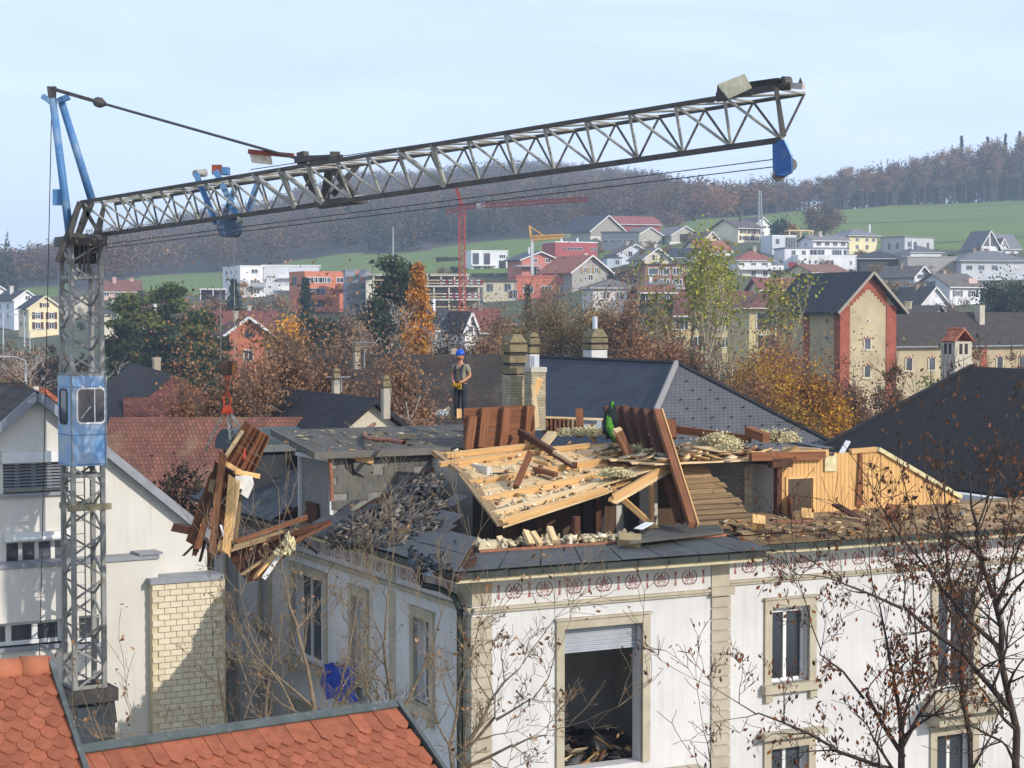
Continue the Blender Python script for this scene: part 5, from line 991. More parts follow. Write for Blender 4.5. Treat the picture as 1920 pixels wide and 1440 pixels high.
timber(1196, 992, 40.4, 1218, 980, 40.8, .22, .02, m_wframe, 'white card lying tilted on the open roof rim', 'sheet', 'sheet')
for i, (u0, v0, u1, v1, lab) in enumerate(((985, 995, 996, 1020, 'first pine stub on the roof rim above the door, upright'), (996, 996, 1014, 1022, 'second pine stub on the roof rim, leaning right'), (1030, 990, 1040, 1016, 'pale stub with a white cap on the roof rim'), (935, 1008, 945, 1024, 'lowest pine stub at the left end of the roof rim'), (880, 1012, 868, 1030, 'flat pale offcut at the corner of the roof rim'))):
    timber(u0, v0, 39.6, u1, v1, 39.4, .14, .1, w_pale, lab, 'stub', 'plank', .04)
pz = [hit(u, v, vil(0, .75, 0), VB) for u, v in ((896, 1036), (900, 1018), (930, 1012), (938, 1030))]
mb = MB(); mb.prism(pz, VB * .12); solo('plaster_lump', mb, M('lump', '#cabf9f', '#a89c80', scale=6, bump=.5), 'wedge of pale broken masonry at the left end of the roof rim', 'rubble')
# insulation wool
def lump(u, v, Y, w, h, label, seed):
    rg = np.random.default_rng(seed); n = int(2200 + 4200 * w); k = rg.normal(size=(7, 3)) * [w * .22, w * .2, h * .2]; P = k[rg.integers(0, 7, n)] + rg.normal(size=(n, 3)) * [w * .11, w * .1, h * .26]; P[:, 2] = np.abs(P[:, 2] + h * .15)
    e1 = rg.normal(size=(n, 3)); e1 /= np.linalg.norm(e1, axis=1)[:, None]; e2 = np.cross(e1, rg.normal(size=(n, 3))); e2 /= np.linalg.norm(e2, axis=1)[:, None]; s = rg.uniform(.012, .042, n)[:, None]; vv = np.stack([P - e1 * s, P - e2 * s * .7, P + e1 * s, P + e2 * s * .7], 1).reshape(-1, 3)
    me = npmesh('insulation', vv, np.arange(4 * n).reshape(-1, 4), m_wool); o = link('insulation', me, at(u, v, Y), None); return tag(o, label, 'insulation')
for i, a in enumerate(((1345, 836, 45.8, 1.1, .28, 'largest pale wool heap on the attic ceiling, with a dark hollow'), (1372, 846, 45.0, .6, .2, 'small wool tuft hanging over the ceiling edge'), (1462, 828, 46.4, .8, .32, 'pointed wool heap at the right end of the attic ceiling'), (1432, 822, 46.8, .5, .2, 'small wool tuft against the red block'), (1154, 892, 42.9, .9, .16, 'flat wool mat at the torn left end of the lining strip'), (1218, 858, 44.4, .4, .2, 'wool tuft on the fallen panel beside the leaning beam'), (1212, 868, 44.0, .5, .12, 'low wool tuft between the white strip and the lining strip'), (1095, 815, 47, .9, .2, 'grey white wool behind the fallen panel'), (1200, 842, 45.2, .7, .12, 'dull wool in the shade of the standing slab'))):
    lump(*a, 30 + i)
# green tarp bundle
def tarp(label, mat, pts, seed, nm='tarp', puff=.35, YY=46.0):
    rg = np.random.default_rng(seed); n, m = 14, 8; mb = MB(); P = []
    for i in range(n + 1):
        f = i / n; c = lp(pts, f); w = c_w(pts, f)
        for j in range(m): a = 6.283 * j / m; rr = 1 + rg.normal() * .05; P.append(at(c[0], c[1], YY) + V((math.cos(a) * w * rr, math.sin(a) * min(w, .22) * rr, rg.normal() * .03)))
    mb.add(P, [(i * m + j, i * m + (j + 1) % m, (i + 1) * m + (j + 1) % m, (i + 1) * m + j) for i in range(n) for j in range(m)]); mb.sm = True; return solo(nm, mb, mat, label, 'tarp')
def c_w(pts, f): n = len(pts) - 1; k = min(int(f * n), n - 1); t = f * n - k; return pts[k][2] * (1 - t) + pts[k + 1][2] * t
tarp('black tarp bundle draped at the top corner of the standing slab', M('black_tarp', '#15191c', '#222a2c', rough=.95, scale=6, bump=.6), [(1147, 757, .05), (1147, 765, .11), (1146, 780, .18), (1145, 795, .2), (1144, 810, .19), (1146, 823, .1)], 1)
tarp('bright green cloth tucked beside the black tarp and the leaning beam', M('green_cloth', '#5a9a34', '#3a7426', rough=.95, scale=7, bump=.5), [(1141, 781, .05), (1142, 790, .075), (1144, 800, .11), (1146, 811, .09), (1152, 825, .03)], 2, 'tarp', .35, 45.72)
tarp('green tip of cloth poking above the top of the black tarp', M('green_cloth', '#4f9a2c'), [(1149, 753, .01), (1148, 758, .05), (1147, 764, .02)], 3, 'tarp', .35, 45.75)
# ------------------------------------------------------------------ houses of the near town
HD = V((.87, .49, 0)).normalized(); HN = V((HD.y, -HD.x, 0)); HP = at(392, 1200, 45.6); HP.z = 0
def hpt(t, o, z): return HP + HD * t + HN * o + Z * z
def on_h(u, v, o=0): p = hit(u, v, HP + HN * o, HN) - HP; return p.dot(HD), p.z
m_wh = M('cream_render', '#d2cfc6', '#c6c2b7', scale=.4, rough=.95, dirt='#a9a294', dscale=.5, damt=.1, bump=.2, bscale=30, streak=.35)
lh = root('gable_house', hpt(-6, 0, 0), 'white gabled office house with curved lower wall behind the crane mast', 'house')
ap = on_h(65, 748); er = on_h(388, 1010); el = (2 * ap[0] - er[0], er[1]); TR = .6
def hw(u0, v0, u1, v1, o=0): a, b = on_h(u0, v0, o), on_h(u1, v1, o); return (a[0], b[0], min(a[1], b[1]), max(a[1], b[1]))
W1 = hw(6, 926, 128, 862); W2_ = hw(12, 1064, 134, 1008); zs = W1[3] + .25
mb = MB(); ty = lambda z, s: ap[0] + s * (er[0] - ap[0]) * (ap[1] - z) / (ap[1] - er[1])
mb.prism([hpt(ty(zs, -1), 0, zs), hpt(ty(zs, 1), 0, zs), hpt(ap[0], 0, ap[1])], -HN * .4)
tL, tR = ty(zs, -1), ty(zs, 1)
mb.prism([hpt(tR, 0, er[1]), hpt(er[0] + .0, 0, er[1]), hpt(tR, 0, zs)], -HN * .4); mb.prism([hpt(el[0], 0, er[1]), hpt(tL, 0, er[1]), hpt(tL, 0, zs)], -HN * .4)
wallgrid(mb, hpt, tL, tR, er[1], zs, [W1, (W2_[0], W2_[1], er[1], max(er[1], W2_[3]))], .4); wallgrid(mb, hpt, el[0], er[0], 0, er[1], [(W2_[0], W2_[1], W2_[2], min(er[1], W2_[3]))], .4)
part('wall', mb, m_wh, lh)
mb = MB(); cell(mb, hpt, el[0], er[0], -10, -9.6, 0, er[1]); cell(mb, hpt, el[0], el[0] + .4, -9.6, -.4, 0, er[1]); cell(mb, hpt, er[0] - .4, er[0], -9.6, -.4, 0, er[1]); cell(mb, hpt, el[0] + .4, er[0] - .4, -9.6, -1.5, er[1] - .3, er[1] - .1); part('rear_wall', mb, m_wh, lh)
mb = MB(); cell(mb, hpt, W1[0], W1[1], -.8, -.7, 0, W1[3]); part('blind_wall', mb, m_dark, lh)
m_gr = M('grey_metal', '#8f9298', '#7d8086', rough=.5, scale=2)
for s in (-1, 1):
    mb = MB(); e = hpt(ty(er[1], s), 0, er[1]); p = hpt(ap[0], 0, ap[1]); e = e + (e - p).normalized() * .5
    mb.prism([e + HN * .25, p + HN * .25, p + HN * .25 + Z * .2, e + HN * .25 + Z * .2], -HN * 10.5); part('roof', mb, M('dark_brown_tiles', '#4b4542', '#3a3534', kind='uv', rows=(.3, .35, .03, .6, .15), scale=1), lh)
    mb = MB(); mb.beam(e + HN * .27 + Z * .1, p + HN * .27 + Z * .1, .06, .2); part('verge', mb, m_gr, lh)
# top window with external blinds
def strip_window(Wd, n, lamellae):
    t0, t1, z0, z1 = Wd
    if lamellae:
        k = int((z1 - z0 - .1) / .075)
        for i in range(k): mb = MB(); z = z0 + .1 + i * .075; mb.prism([hpt(t0, .02, z), hpt(t1, .02, z), hpt(t1, -.05, z + .035), hpt(t0, -.05, z + .035)], (0, 0, .008)); part('blind_slat', mb, m_gr, lh)
    mb = MB()
    for i in range(n + 1): t = t0 + (t1 - t0) * i / n; cell(mb, hpt, t - .05, t + .05, -.32, -.24, z0, z1)
    cell(mb, hpt, t0, t1, -.31, -.25, z0, z0 + .08); cell(mb, hpt, t0, t1, -.31, -.25, z1 - .08, z1); part('window', mb, m_wframe, lh)
    mb = MB(); cell(mb, hpt, t0 + .05, t1 - .05, -.29, -.28, z0 + .08, z1 - .08); part('pane', mb, m_glass, lh)
    mb = MB(); cell(mb, hpt, t0 - .1, t1 + .1, -.3, .12, z0 - .08, z0); part('sill', mb, m_gr, lh)
strip_window(W1, 4, True); strip_window(W2_, 4, False)
mb = MB(); cell(mb, hpt, W1[0] - .05, W1[1] + .05, .003, .16, W1[3] - .02, W1[3] + .24); part('shutter_box', mb, m_wframe, lh)
mb = MB(); cell(mb, hpt, W2_[0] - .05, W2_[1] + .05, .003, .2, W2_[3], W2_[3] + .2); part('shutter_box', mb, m_wframe, lh)
mb = MB(); a, b = hpt(W2_[0] + .1, .2, W2_[3] + .05), hpt(W2_[1], .2, W2_[3] + .05); mb.tube(a, b, .05); part('awning_tube', mb, m_wframe, lh)
# bowed lower part
BO = .55; L1 = on_h(296, 1047, BO); L0 = on_h(-160, 1085, BO); W3_ = hw(-30, 1218, 118, 1160, BO); W4_ = hw(148, 1208, 186, 1152, BO)
bp = lambda t, o, z: hpt(t, BO + o, z)
mb = MB(); wallgrid(mb, bp, L0[0], L1[0], 0, L1[1], [W3_, W4_], BO - .002); part('bow_wall', mb, m_wh, lh)
mb = MB(); cell(mb, bp, L0[0], L1[0] + .02, -BO, .06, L1[1], L1[1] + .1); part('coping', mb, m_gr, lh); mb = MB(); cell(mb, bp, L1[0] - .5, L1[0] + .1, -BO - .0, .1, L1[1] + .11, L1[1] + .16); part('coping_cap', mb, m_gr, lh)
for Wd in (W3_, W4_):
    t0, t1, z0, z1 = Wd; mb = MB(); n = 3 if Wd is W3_ else 1
    for i in range(n + 1): t = t0 + (t1 - t0) * i / n; cell(mb, bp, t - .07, t + .07, -.3, -.22, z0, z1)
    cell(mb, bp, t0, t1, -.29, -.23, z0, z0 + .1); cell(mb, bp, t0, t1, -.29, -.23, z1 - .1, z1); part('window', mb, m_wframe, lh)
    mb = MB(); cell(mb, bp, t0, t1, -.27, -.26, z0, z1); part('pane', mb, m_glass, lh); mb = MB(); cell(mb, bp, t0 - .1, t1 + .1, -.3, .1, z0 - .1, z0); part('sill', mb, m_gr, lh)
    if Wd is W3_: mb = MB(); cell(mb, bp, t0 + (t1 - t0) * .66, t1 - .1, -.35, -.33, z0, z1); part('curtain', mb, wallm('#d8d8d2'), lh)
# yellow brick wall piece with grey coping
yb = root('brick_wall', hpt(-1, .5, 0), 'pale yellow brick wall with grey coping between the white house and the villa', 'wall')
Y0, Y1 = on_h(285, 1096, .8), on_h(393, 1086, .8); yp = lambda t, o, z: hpt(t, .8 + o, z)
m_bk = M('yellow_brick', '#d8cdb4', '#ccbfa2', scale=3, rnd=.04, rough=.95); m_mo = M('brick_mortar', '#c8bb9a', '#bdaf8d', scale=4)
mb = MB(); cell(mb, yp, Y0[0], Y1[0] + .4, -.79, -.007, 0, Y0[1]); part('core', mb, m_mo, yb)
BRM = MB(); BRM.bx(-.145, .145, -.03, .0, -.066, .066); brm = BRM.mesh('brick', V((0, 0, 0)), m_bk); rzH = math.atan2(HD.y, HD.x)
zz = Y0[1] - .08; r = 0; bp_ = Y0[0]
while zz > Y0[1] - 5.9:
    t = Y0[0] + (.15 if r % 2 else 0) + .15
    while t < Y1[0] + .3: inst('brick', brm, yp(t, random.uniform(-.003, .004), zz), yb, rzH); t += .305
    zz -= .149; r += 1
mb = MB(); cell(mb, yp, Y0[0] - .06, Y1[0] + .35, -.78, .08, Y0[1] + .002, Y0[1] + .13); part('coping', mb, m_gr, yb)
# generic roof body with two slopes in the villa's directions
def aroof(name, label, u, v, Y, lenb, wl, wr, pitch, mat, wallmat, near='gable', far='gable', ov=.3, cat='house', drop=8, zslope=0.0, th=.2, hipmat=None, A=None, B=None):
    A = A or VA; B = B or VB; p = at(u, v, Y); tp_ = math.tan(R(pitch)); o = root(name, V((p.x, p.y, p.z - drop)), label, cat)
    rn, rf = p, p + B * lenb; n0 = (-B * min(wl, wr) if near == 'hip' else V((0, 0, 0))); f0 = (B * min(wl, wr) if far == 'hip' else V((0, 0, 0)))
    l0, l1 = rn - A * wl - Z * wl * tp_ + n0, rf - A * wl - Z * wl * tp_ + f0; r0, r1 = rn + A * wr - Z * wr * tp_ + n0, rf + A * wr - Z * wr * tp_ + f0
    up = Z * th
    for q4 in ((rn, rf, l1, l0), (rf, rn, r0, r1)): mb = MB(); mb.prism([x + up for x in q4], -up); part('roof', mb, mat, o)
    if near == 'hip': mb = MB(); mb.prism([rn + up, l0 + up, r0 + up], -up); part('roof', mb, hipmat or mat, o)
    if far == 'hip': mb = MB(); mb.prism([rf + up, r1 + up, l1 + up], -up); part('roof', mb, mat, o)
    i = .35; mb = MB(); zb = p.z - drop; g = lambda x, s: V((x.x, x.y, 0)) + s
    c = [l0 + A * i + (B * i), r0 - A * i + B * i, r1 - A * i - B * i, l1 + A * i - B * i]; zt = min(x.z for x in (l0, r0)) + .05
    mb.prism([V((x.x, x.y, zb)) for x in c], (0, 0, zt - zb))
    if near == 'gable': mb.prism([l0 + B * .4 + A * .1, r0 + B * .4 - A * .1, rn + B * .4 - Z * .05], B * .2)
    if far == 'gable': mb.prism([l1 - B * .4 + A * .1, r1 - B * .4 - A * .1, rf - B * .4 - Z * .05], -B * .2)
    part('wall', mb, wallmat, o); return o, rn, rf, l0, l1, r0, r1
def tiles(n, c, c2, row, g=.15, w=.28, rnd=0, stretch=(1, 1, 1), dirt=None): return M(n, c, c2, kind='uv', scale=.9, rows=(w * .7, row, .022, .55, g), bump=.6, rough=.9, dirt=dirt, dscale=.7, damt=.3)
t_shaded = tiles('shaded_slate_roof', '#444b57', '#3a4049', .2, .1); t_sunlit = tiles('sunlit_slate_roof', '#606164', '#55565a', .2, .05, .3); t_blk = tiles('black_tile_roof', '#1e1e20', '#151517', .28, .2, .3)
t_brn = tiles('brown_tile_roof', '#463e39', '#38322e', .2, .2, .25, dirt='#5e5348'); t_red = tiles('old_red_tile_roof', '#86594a', '#6d4a3e', .2, .22, .2, dirt='#857a5e'); t_dred = tiles('red_gable_tiles', '#7a4a3e', '#623a32', .2, .25, .2)
t_drk = tiles('dark_house_roof', '#35363a', '#2a2b2f', .2, .1)
wl_c = wallm('#cfc4a8'); wl_g = wallm('#a7a49c')
hr, rn, rf, l0, l1, r0, r1 = aroof('slate_house', 'house with large slate roof, shaded slopes tinted blue grey, sunlit dotted hip lighter, right of the chimneys', 1268, 690, 76, 15.1, 7.5, 7.5, 35, t_shaded, wl_c, 'hip', 'gable', hipmat=t_sunlit)  # one slate in two colours: dark blue for shade, lighter grey for sun
mb = MB(); mb.tube(rn + Z * .22, rn + (l0 - rn) + Z * .22, .13, n=6); part('hip_cap', mb, M('hip_tiles', '#8d8a86', rough=.8), hr); mb = MB(); mb.tube(rn + Z * .22, r0 + Z * .22, .12, n=6); part('hip_cap', mb, t_drk, hr); mb = MB(); mb.tube(rn + Z * .2, rf + Z * .2, .1, n=6); part('ridge_cap', mb, t_drk, hr)
mb = MB(); hn = (l0 - rn).cross(r0 - rn).normalized(); hn = hn if hn.z > 0 else -hn; i = 0
for rr in range(2, 15):
    f = rr / 15; a, b = rn.lerp(l0, f), rn.lerp(r0, f); n = int(rr * 1.15)
    for k in range(1, n): p = a.lerp(b, (k + (.5 if rr % 2 else 0)) / (n + .5)) + hn * .24; mb.box(p, .075, .05, .07, (r0 - l0).normalized(), (r0 - l0).normalized().cross(hn), hn)
o_ = part('snow_guard', mb, m_dark, hr); o_['kind'] = 'stuff'
br_, rn, rf, l0, l1, r0, r1 = aroof('black_roof_house', 'house with huge black tiled roof at the right edge', 1822, 697, 70, -24, 8.8, 6.9, 22, t_blk, wl_c, 'gable', 'gable')
mb = MB(); mb.beam(rn + Z * .25, l0 + Z * .25 , .12, .1); part('verge', mb, t_drk, br_)
dg, *_ = aroof('dark_gable_house', 'house with dark shaded roof and small cream gable behind the dormer', 706, 757, 60, 11, 5.5, 4, 38, t_drk, wl_c)
bb, *_ = aroof('long_brown_house', 'long house with ribbed brown roof stretching behind the worker', 945, 672, 86, 9.4, 5, 5, 35, t_brn, wl_c, A=V((0.03, -1, 0)).normalized(), B=V((-1, -.03, 0)))
rb, rn, rf, l0, l1, r0, r1 = aroof('red_tile_barn', 'old barn with mottled red tile roof behind the lifted load', 206, 793, 63, 8.2, 5.6, 5, 36, t_red, wl_g, A=V((-.02, 1, 0)).normalized(), B=V((1, .02, 0)))
bk = root('black_barn', at(260, 790, 66) - Z * 6, 'barn with steep black roof and red tiled side wing beside the crane cab', 'house')
def quad(o, name, pts, mat, th=.2): mb = MB(); P = [at(*p) for p in pts]; n = (P[1] - P[0]).cross(P[2] - P[0]).normalized(); n = n if n.y < 0 else -n; mb.prism(P, -n * th); return part(name, mb, mat, o)
quad(bk, 'roof', [(185, 735, 70), (246, 680, 74), (326, 702, 71), (280, 746, 68), (232, 800, 65), (150, 800, 65)], t_drk)
quad(bk, 'wing_roof', [(231, 745, 67.8), (278, 745, 67.9), (328, 703, 70.8), (400, 745, 69), (440, 800, 66), (231, 800, 65)], t_dred)
mb = MB(); p0 = at(231, 760, 67); mb.bx(p0.x - 4, p0.x + 4.2, 66, 74, 3, p0.z - 1.5); part('wall', mb, wl_g, bk)
lr, *_ = aroof('dark_roof_house', 'house with dark brown roof at the left edge behind the white gable', -60, 728, 64, 1.9, 4, 4, 36, tiles('brown_black_roof', '#3f3836', '#322d2c', .2), wl_c, A=V((.1, -1, 0)).normalized(), B=V((1, .1, 0)).normalized(), far='hip')
rt, *_ = aroof('orange_roof_house', 'small house with orange tile roof and pale chimney behind the white gable', 85, 737, 70, 3.0, 3.2, 3.2, 40, tiles('orange_roof', '#b4694a', '#9a5840', .2), wl_c)
# chimneys
def chimney(u0, u1, v0, v1, Y, mat, label, cap='slab', capmat=None, louv=0, pot=None, depth=None, rot=None, h2=None, group=None):
    s = Y / FPX; w = (u1 - u0) * s / 1.346; c = at((u0 + u1) / 2, v1, Y); top = at((u0 + u1) / 2, v0, Y).z; A, B = VA, VB
    o = root('chimney', c, label, 'chimney', group); mb = MB(); mb.box(c + Z * (top - c.z) / 2, w, w * (depth or 1), top - c.z, A, B); part('stack', mb, mat, o); cm = capmat or mat; z = top
    if cap == 'slab': mb = MB(); mb.box(V((c.x, c.y, z + .06)), w * 1.12, w * 1.12 * (depth or 1), .14, A, B); part('cap', mb, cm, o); z += .13
    if cap == 'hood':
        for k in range(louv): mb = MB(); mb.box(V((c.x, c.y, z + .14 + k * .3)), w * 1.08, w * 1.08 * (depth or 1), .2, A, B); part('louvre', mb, cm, o); mb = MB(); mb.box(V((c.x, c.y, z + .02 + k * .3)), w * .85, w * .85 * (depth or 1), .1, A, B); part('louvre_gap', mb, m_dark, o)
        z += louv * .3; mb = MB(); hw_ = w * .53; P = [V((c.x, c.y, z)) + A * sx * hw_ + B * sy * hw_ * (depth or 1) for sx, sy in ((-1, -1), (1, -1), (1, 1), (-1, 1))]; Q = [V((c.x, c.y, z + w * .45)) + A * sx * hw_ * .45 + B * sy * hw_ * .8 * (depth or 1) for sx, sy in ((-1, -1), (1, -1), (1, 1), (-1, 1))]
        mb.add(P + Q, [(0, 3, 2, 1), (4, 5, 6, 7), (0, 1, 5, 4), (1, 2, 6, 5), (2, 3, 7, 6), (3, 0, 4, 7)]); part('hood', mb, cm, o)
    if pot: mb = MB(); mb.lathe(V((c.x, c.y, z)), [(pot[0], 0), (pot[0], pot[1]), (pot[0] * .8, pot[1] + .02)], 10); mb.sm = False; part('flue', mb, M('flue_metal', '#c8ccd0', rough=.4, metal=.5), o)
    return o
br1 = M('chimney_brick', '#b3a88c', '#94896f', kind='uv', rows=(.24, .075, .012, .7, .14), scale=4, bump=.5, rough=.95); ccon = M('mossy_concrete', '#85795c', '#6c6349', scale=4, rough=.95, dirt='#4f4a38', dscale=3, damt=.3)
chimney(941, 987, 703, 800, 50, br1, 'left brick chimney with a big mossy louvred hood behind the red panel', 'hood', ccon, 3)
chimney(983, 1023, 697, 806, 49.2, br1, 'right brick chimney with flat concrete cap and white flue', 'slab', wallm('#b9b19c'), 0, (.12, .28))
chimney(985, 1011, 664, 720, 62, wallm('#cbbdb0'), 'pinkish white chimney with a mossy brick top behind the two brick stacks', 'hood', ccon, 2)
chimney(1093, 1138, 656, 706, 83, wallm('#c9c7c0'), 'grey white rendered chimney with brick hood on the large slate roof', 'hood', ccon, 2, (.12, .9))
chimney(662, 676, 660, 692, 82, wallm('#a79a80'), 'slim stone chimney at the left end of the long brown roof', 'hood', ccon, 1)
chimney(842, 856, 658, 680, 88, wallm('#a79a80'), 'small square chimney just behind the head of the worker', 'slab')
chimney(622, 638, 712, 752, 64, wallm('#b0a693'), 'narrow concrete chimney with capped top on the dark gable roof, left one', 'hood', ccon, 1)
chimney(714, 732, 728, 785, 58, wallm('#aca490'), 'taller narrow concrete chimney right of the dark gable', 'hood', ccon, 1)
chimney(62, 73, 731, 748, 70, wallm('#c9c0a8'), 'small pale chimney beside the orange roof at left', 'slab')
chimney(285, 302, 676, 698, 75, wallm('#a79a80'), 'stubby chimney on the ridge of the black barn', 'slab')
# chimney turret with red tiled cap
Yt = 74; c = at(1792, 760, Yt); o = root('chimney_turret', c, 'square pale chimney turret with a little red tiled cap over the black roof', 'chimney'); s = Yt / FPX; w = 1.12
tm = wallm('#bdb29c'); zt = at(1792, 640, Yt).z; mb = MB(); mb.box(V((c.x, c.y, (c.z + zt) / 2)), w * .78, w * .78, zt - c.z, VA, VB); part('stack', mb, tm, o)
for sgn, dv in ((-1, VB), (1, VA)):
    ax = VA if dv is VB else VB
    for k in (-.14, .14): p = V((c.x, c.y, zt - .3)) + (-VB if dv is VB else -VA) * w * .395 + ax * k; mb = MB(); mb.box(p, .14, .03, .42, ax, dv); part('vent', mb, m_dark, o)
rt_ = M('turret_tile', '#b5745a', '#96573f', rnd=.12, scale=5)
for sy in (-1, 1):
    for k in range(4):
        for j in range(2):
            e = V((c.x, c.y, zt)) + VA * sy * (.52 - j * .25) + VB * (-.42 + k * .22) + Z * (j * .24); mb = MB(); mb.beam(e, e - VA * sy * .3 + Z * .27, .2, .05, VB.cross(VA) if False else Z); part('cap_tile', mb, rt_, o)
mb = MB(); mb.tube(V((c.x, c.y, zt + .5)) - VB * .5, V((c.x, c.y, zt + .5)) + VB * .5, .07); part('ridge_tile', mb, rt_, o)
# --- brick tower and brick hall
Yk = 172; s = Yk / FPX; rk = R(30)
c = at(1574, 760, Yk); ux, uy = V((math.cos(rk), math.sin(rk), 0)), V((-math.sin(rk), math.cos(rk), 0))
zE = at(1574, 571, Yk).z; zR = at(1574, 571, Yk).z; WT_, DT = 6.9, 9.4
tw = root('brick_tower', c, 'tall cream and red brick tower with stepped gable and slate roof', 'tower')
tpt = lambda t, o, z: V((c.x, c.y, 0)) + ux * t - uy * o + Z * z      # front plane, t to the right
tlf = lambda t, o, z: V((c.x, c.y, 0)) + uy * t - ux * o + Z * z      # left face, t to the back
zE = at(1576, 574, Yk).z; rid = 3.1
m_cr = M('tower_render', '#bbac8c', '#a6977a', scale=.4, rough=.95, dirt='#8d7c5c', dscale=.3, damt=.12, bump=.3, bscale=8); m_rb = M('red_brick', '#a65c48', '#8d4c3a', kind='uv', rows=(.25, .075, .012, .75, .12), scale=1, rough=.95)
mb = MB(); cell(mb, tpt, 0, WT_, -DT, 0, -1, zE); mb.prism([tpt(0, 0, zE), tpt(WT_, 0, zE), tpt(WT_ / 2, 0, zE + rid)], uy * DT); part('wall', mb, m_cr, tw)
for t0, t1 in ((-.05, 1.15), (WT_ - 1.2, WT_ + .05)): mb = MB(); cell(mb, tpt, t0, t1, -.01, .08, -1, zE + .1); part('brick_pier', mb, m_rb, tw)
for t0, t1 in ((-.04, .75), (DT * .48, DT * .48 + .8), (DT - .75, DT + .04)): mb = MB(); cell(mb, tlf, t0, t1, -.01, .08, -1, zE); part('brick_pier', mb, m_rb, tw)
for sgn in (-1, 1):
    for k in range(6):
        x0 = 1.15 + k * .38; zlo = zE + .1 + k * .30 - (.0); zhi = zE + rid * (x0 + .38) / (WT_ / 2) - .02; t0, t1 = (x0, x0 + .38) if sgn < 0 else (WT_ - x0 - .38, WT_ - x0)
        zl = zE + rid * min(x0, x0 + .38) / (WT_ / 2) - .03
        mb = MB(); P = [tpt(t0, .08, zlo), tpt(t1, .08, zlo), tpt(t1, .08, zE + rid * (x0 + (.38 if sgn < 0 else 0)) / (WT_ / 2)), tpt(t0, .08, zE + rid * (x0 + (0 if sgn < 0 else .38)) / (WT_ / 2))]; mb.prism(P, uy * .09); part('stepped_brick', mb, m_rb, tw)
for s_ in (-1, 1):
    mb = MB(); e = tpt(WT_ / 2 + s_ * (WT_ / 2 + .9), .8, zE - rid * .9 / (WT_ / 2) + .05); p = tpt(WT_ / 2, .8, zE + rid + .05); mb.prism([e, p, p + Z * .18, e + Z * .18], uy * (DT + 1.6)); part('roof', mb, tiles('tower_slates', '#3c4148', '#30343a', .2, .12), tw)
    mb = MB(); mb.beam(e - uy * .04 + Z * .08, p - uy * .04 + Z * .08, .08, .26); part('bargeboard', mb, M('grey_timber', '#958d80', rough=.8), tw)
def arch_win(pt, t, z, w, h, o):
    mb = MB(); n = 6; P = [pt(t - w / 2, .03, z), pt(t + w / 2, .03, z)] + [pt(t + w / 2 * math.cos(math.pi * i / n), .03, z + h - .2 + .2 * math.sin(math.pi * i / n)) for i in range(n + 1)]
    nn = (pt(0, 1, 0) - pt(0, 0, 0)); mb.prism(P, -nn * .06); part('pane', mb, m_glass, o)
    for t0, t1, z0, z1 in ((t - w / 2 - .16, t - w / 2, z, z + h - .1), (t + w / 2, t + w / 2 + .16, z, z + h - .1), (t - w / 2 - .3, t + w / 2 + .3, z - .18, z)): mb = MB(); cell(mb, pt, t0, t1, -.01, .1, z0, z1); part('window_stone', mb, wallm('#cbbf9f'), o)
    for i in range(7): a0, a1 = math.pi * i / 7 + .03, math.pi * (i + 1) / 7 - .03; q_ = lambda r_, a_: pt(t + (w / 2 + r_) * math.cos(a_), .09, z + h - .2 + (.2 + r_) * math.sin(a_)); mb = MB(); mb.prism([q_(0, a0), q_(.22, a0), q_(.22, a1), q_(0, a1)], -nn * .1); part('arch_stone', mb, m_rb if i % 2 else wallm('#cbbf9f'), o)
def star(pt, t, z, r_, o, mt):
    nn = (pt(0, 1, 0) - pt(0, 0, 0)); mb = MB(); P = []
    for i in range(8): a = math.pi * i / 4; q_ = r_ if i % 2 == 0 else r_ * .55; P.append(pt(t + q_ * math.cos(a), .05, z + q_ * math.sin(a)))
    mb.prism(P, -nn * .06); part('star_ornament', mb, mt, o); mb = MB(); mb.prism([pt(t + r_ * .3 * math.cos(math.pi * i / 3), .07, z + r_ * .3 * math.sin(math.pi * i / 3)) for i in range(6)], -nn * .03); part('star_hole', mb, m_dark, o)
zv = lambda v: at(1630, v, Yk).z
arch_win(tpt, WT_ / 2 - .1, zv(655), .68, 1.05, tw); arch_win(tpt, WT_ / 2 - .1, zv(708), .68, 1.1, tw); star(tpt, WT_ / 2 - .1, zv(602), .38, tw, wallm('#d8c8a4'))
star(tpt, .55, zv(634), .2, tw, wallm('#d8b888')); star(tpt, WT_ - .55, zv(634), .2, tw, wallm('#d8b888'))
for t in (1.9, 5.2): star(tlf, t, zv(602), .32, tw, wallm('#a89a7c')); star(tlf, t, zv(634), .36, tw, wallm('#8f9484'))
mb = MB(); cell(mb, tpt, WT_, WT_ + 28, -9, -1.6, -1, zv(650)); bh = root('brick_hall', tpt(WT_ + 10, 0, 0), 'long cream brick hall with dark roof and arched windows right of the tower', 'hall'); part('wall', mb, m_cr, bh)
zt_ = zv(650)
for sy, (o0, o1) in enumerate(((-1.1, -5.3), (-9.5, -5.3))): mb = MB(); P = [tpt(WT_ + .1, o0, zt_ - .2), tpt(WT_ + .1, o1, zt_ + 3.1), tpt(WT_ + .1, o1, zt_ + 3.3), tpt(WT_ + .1, o0, zt_)]; mb.prism(P, ux * 28); part('roof', mb, tiles('hall_roof', '#4d4642', '#3f3935', .2, .16), bh)
hp = lambda t, o, z: tpt(t, -1.6 + o, z)
for k, t in enumerate((WT_ + 3.2, WT_ + 6.2, WT_ + 15.4, WT_ + 18.6, WT_ + 22)): arch_win(hp, t, zv(698), .75, 1.2, bh)
for t in (WT_ + 12.8, WT_ + 24.5): mb = MB(); cell(mb, hp, t, t + .8, -.01, .08, -1, zt_ - .25); part('brick_pier', mb, m_rb, bh)
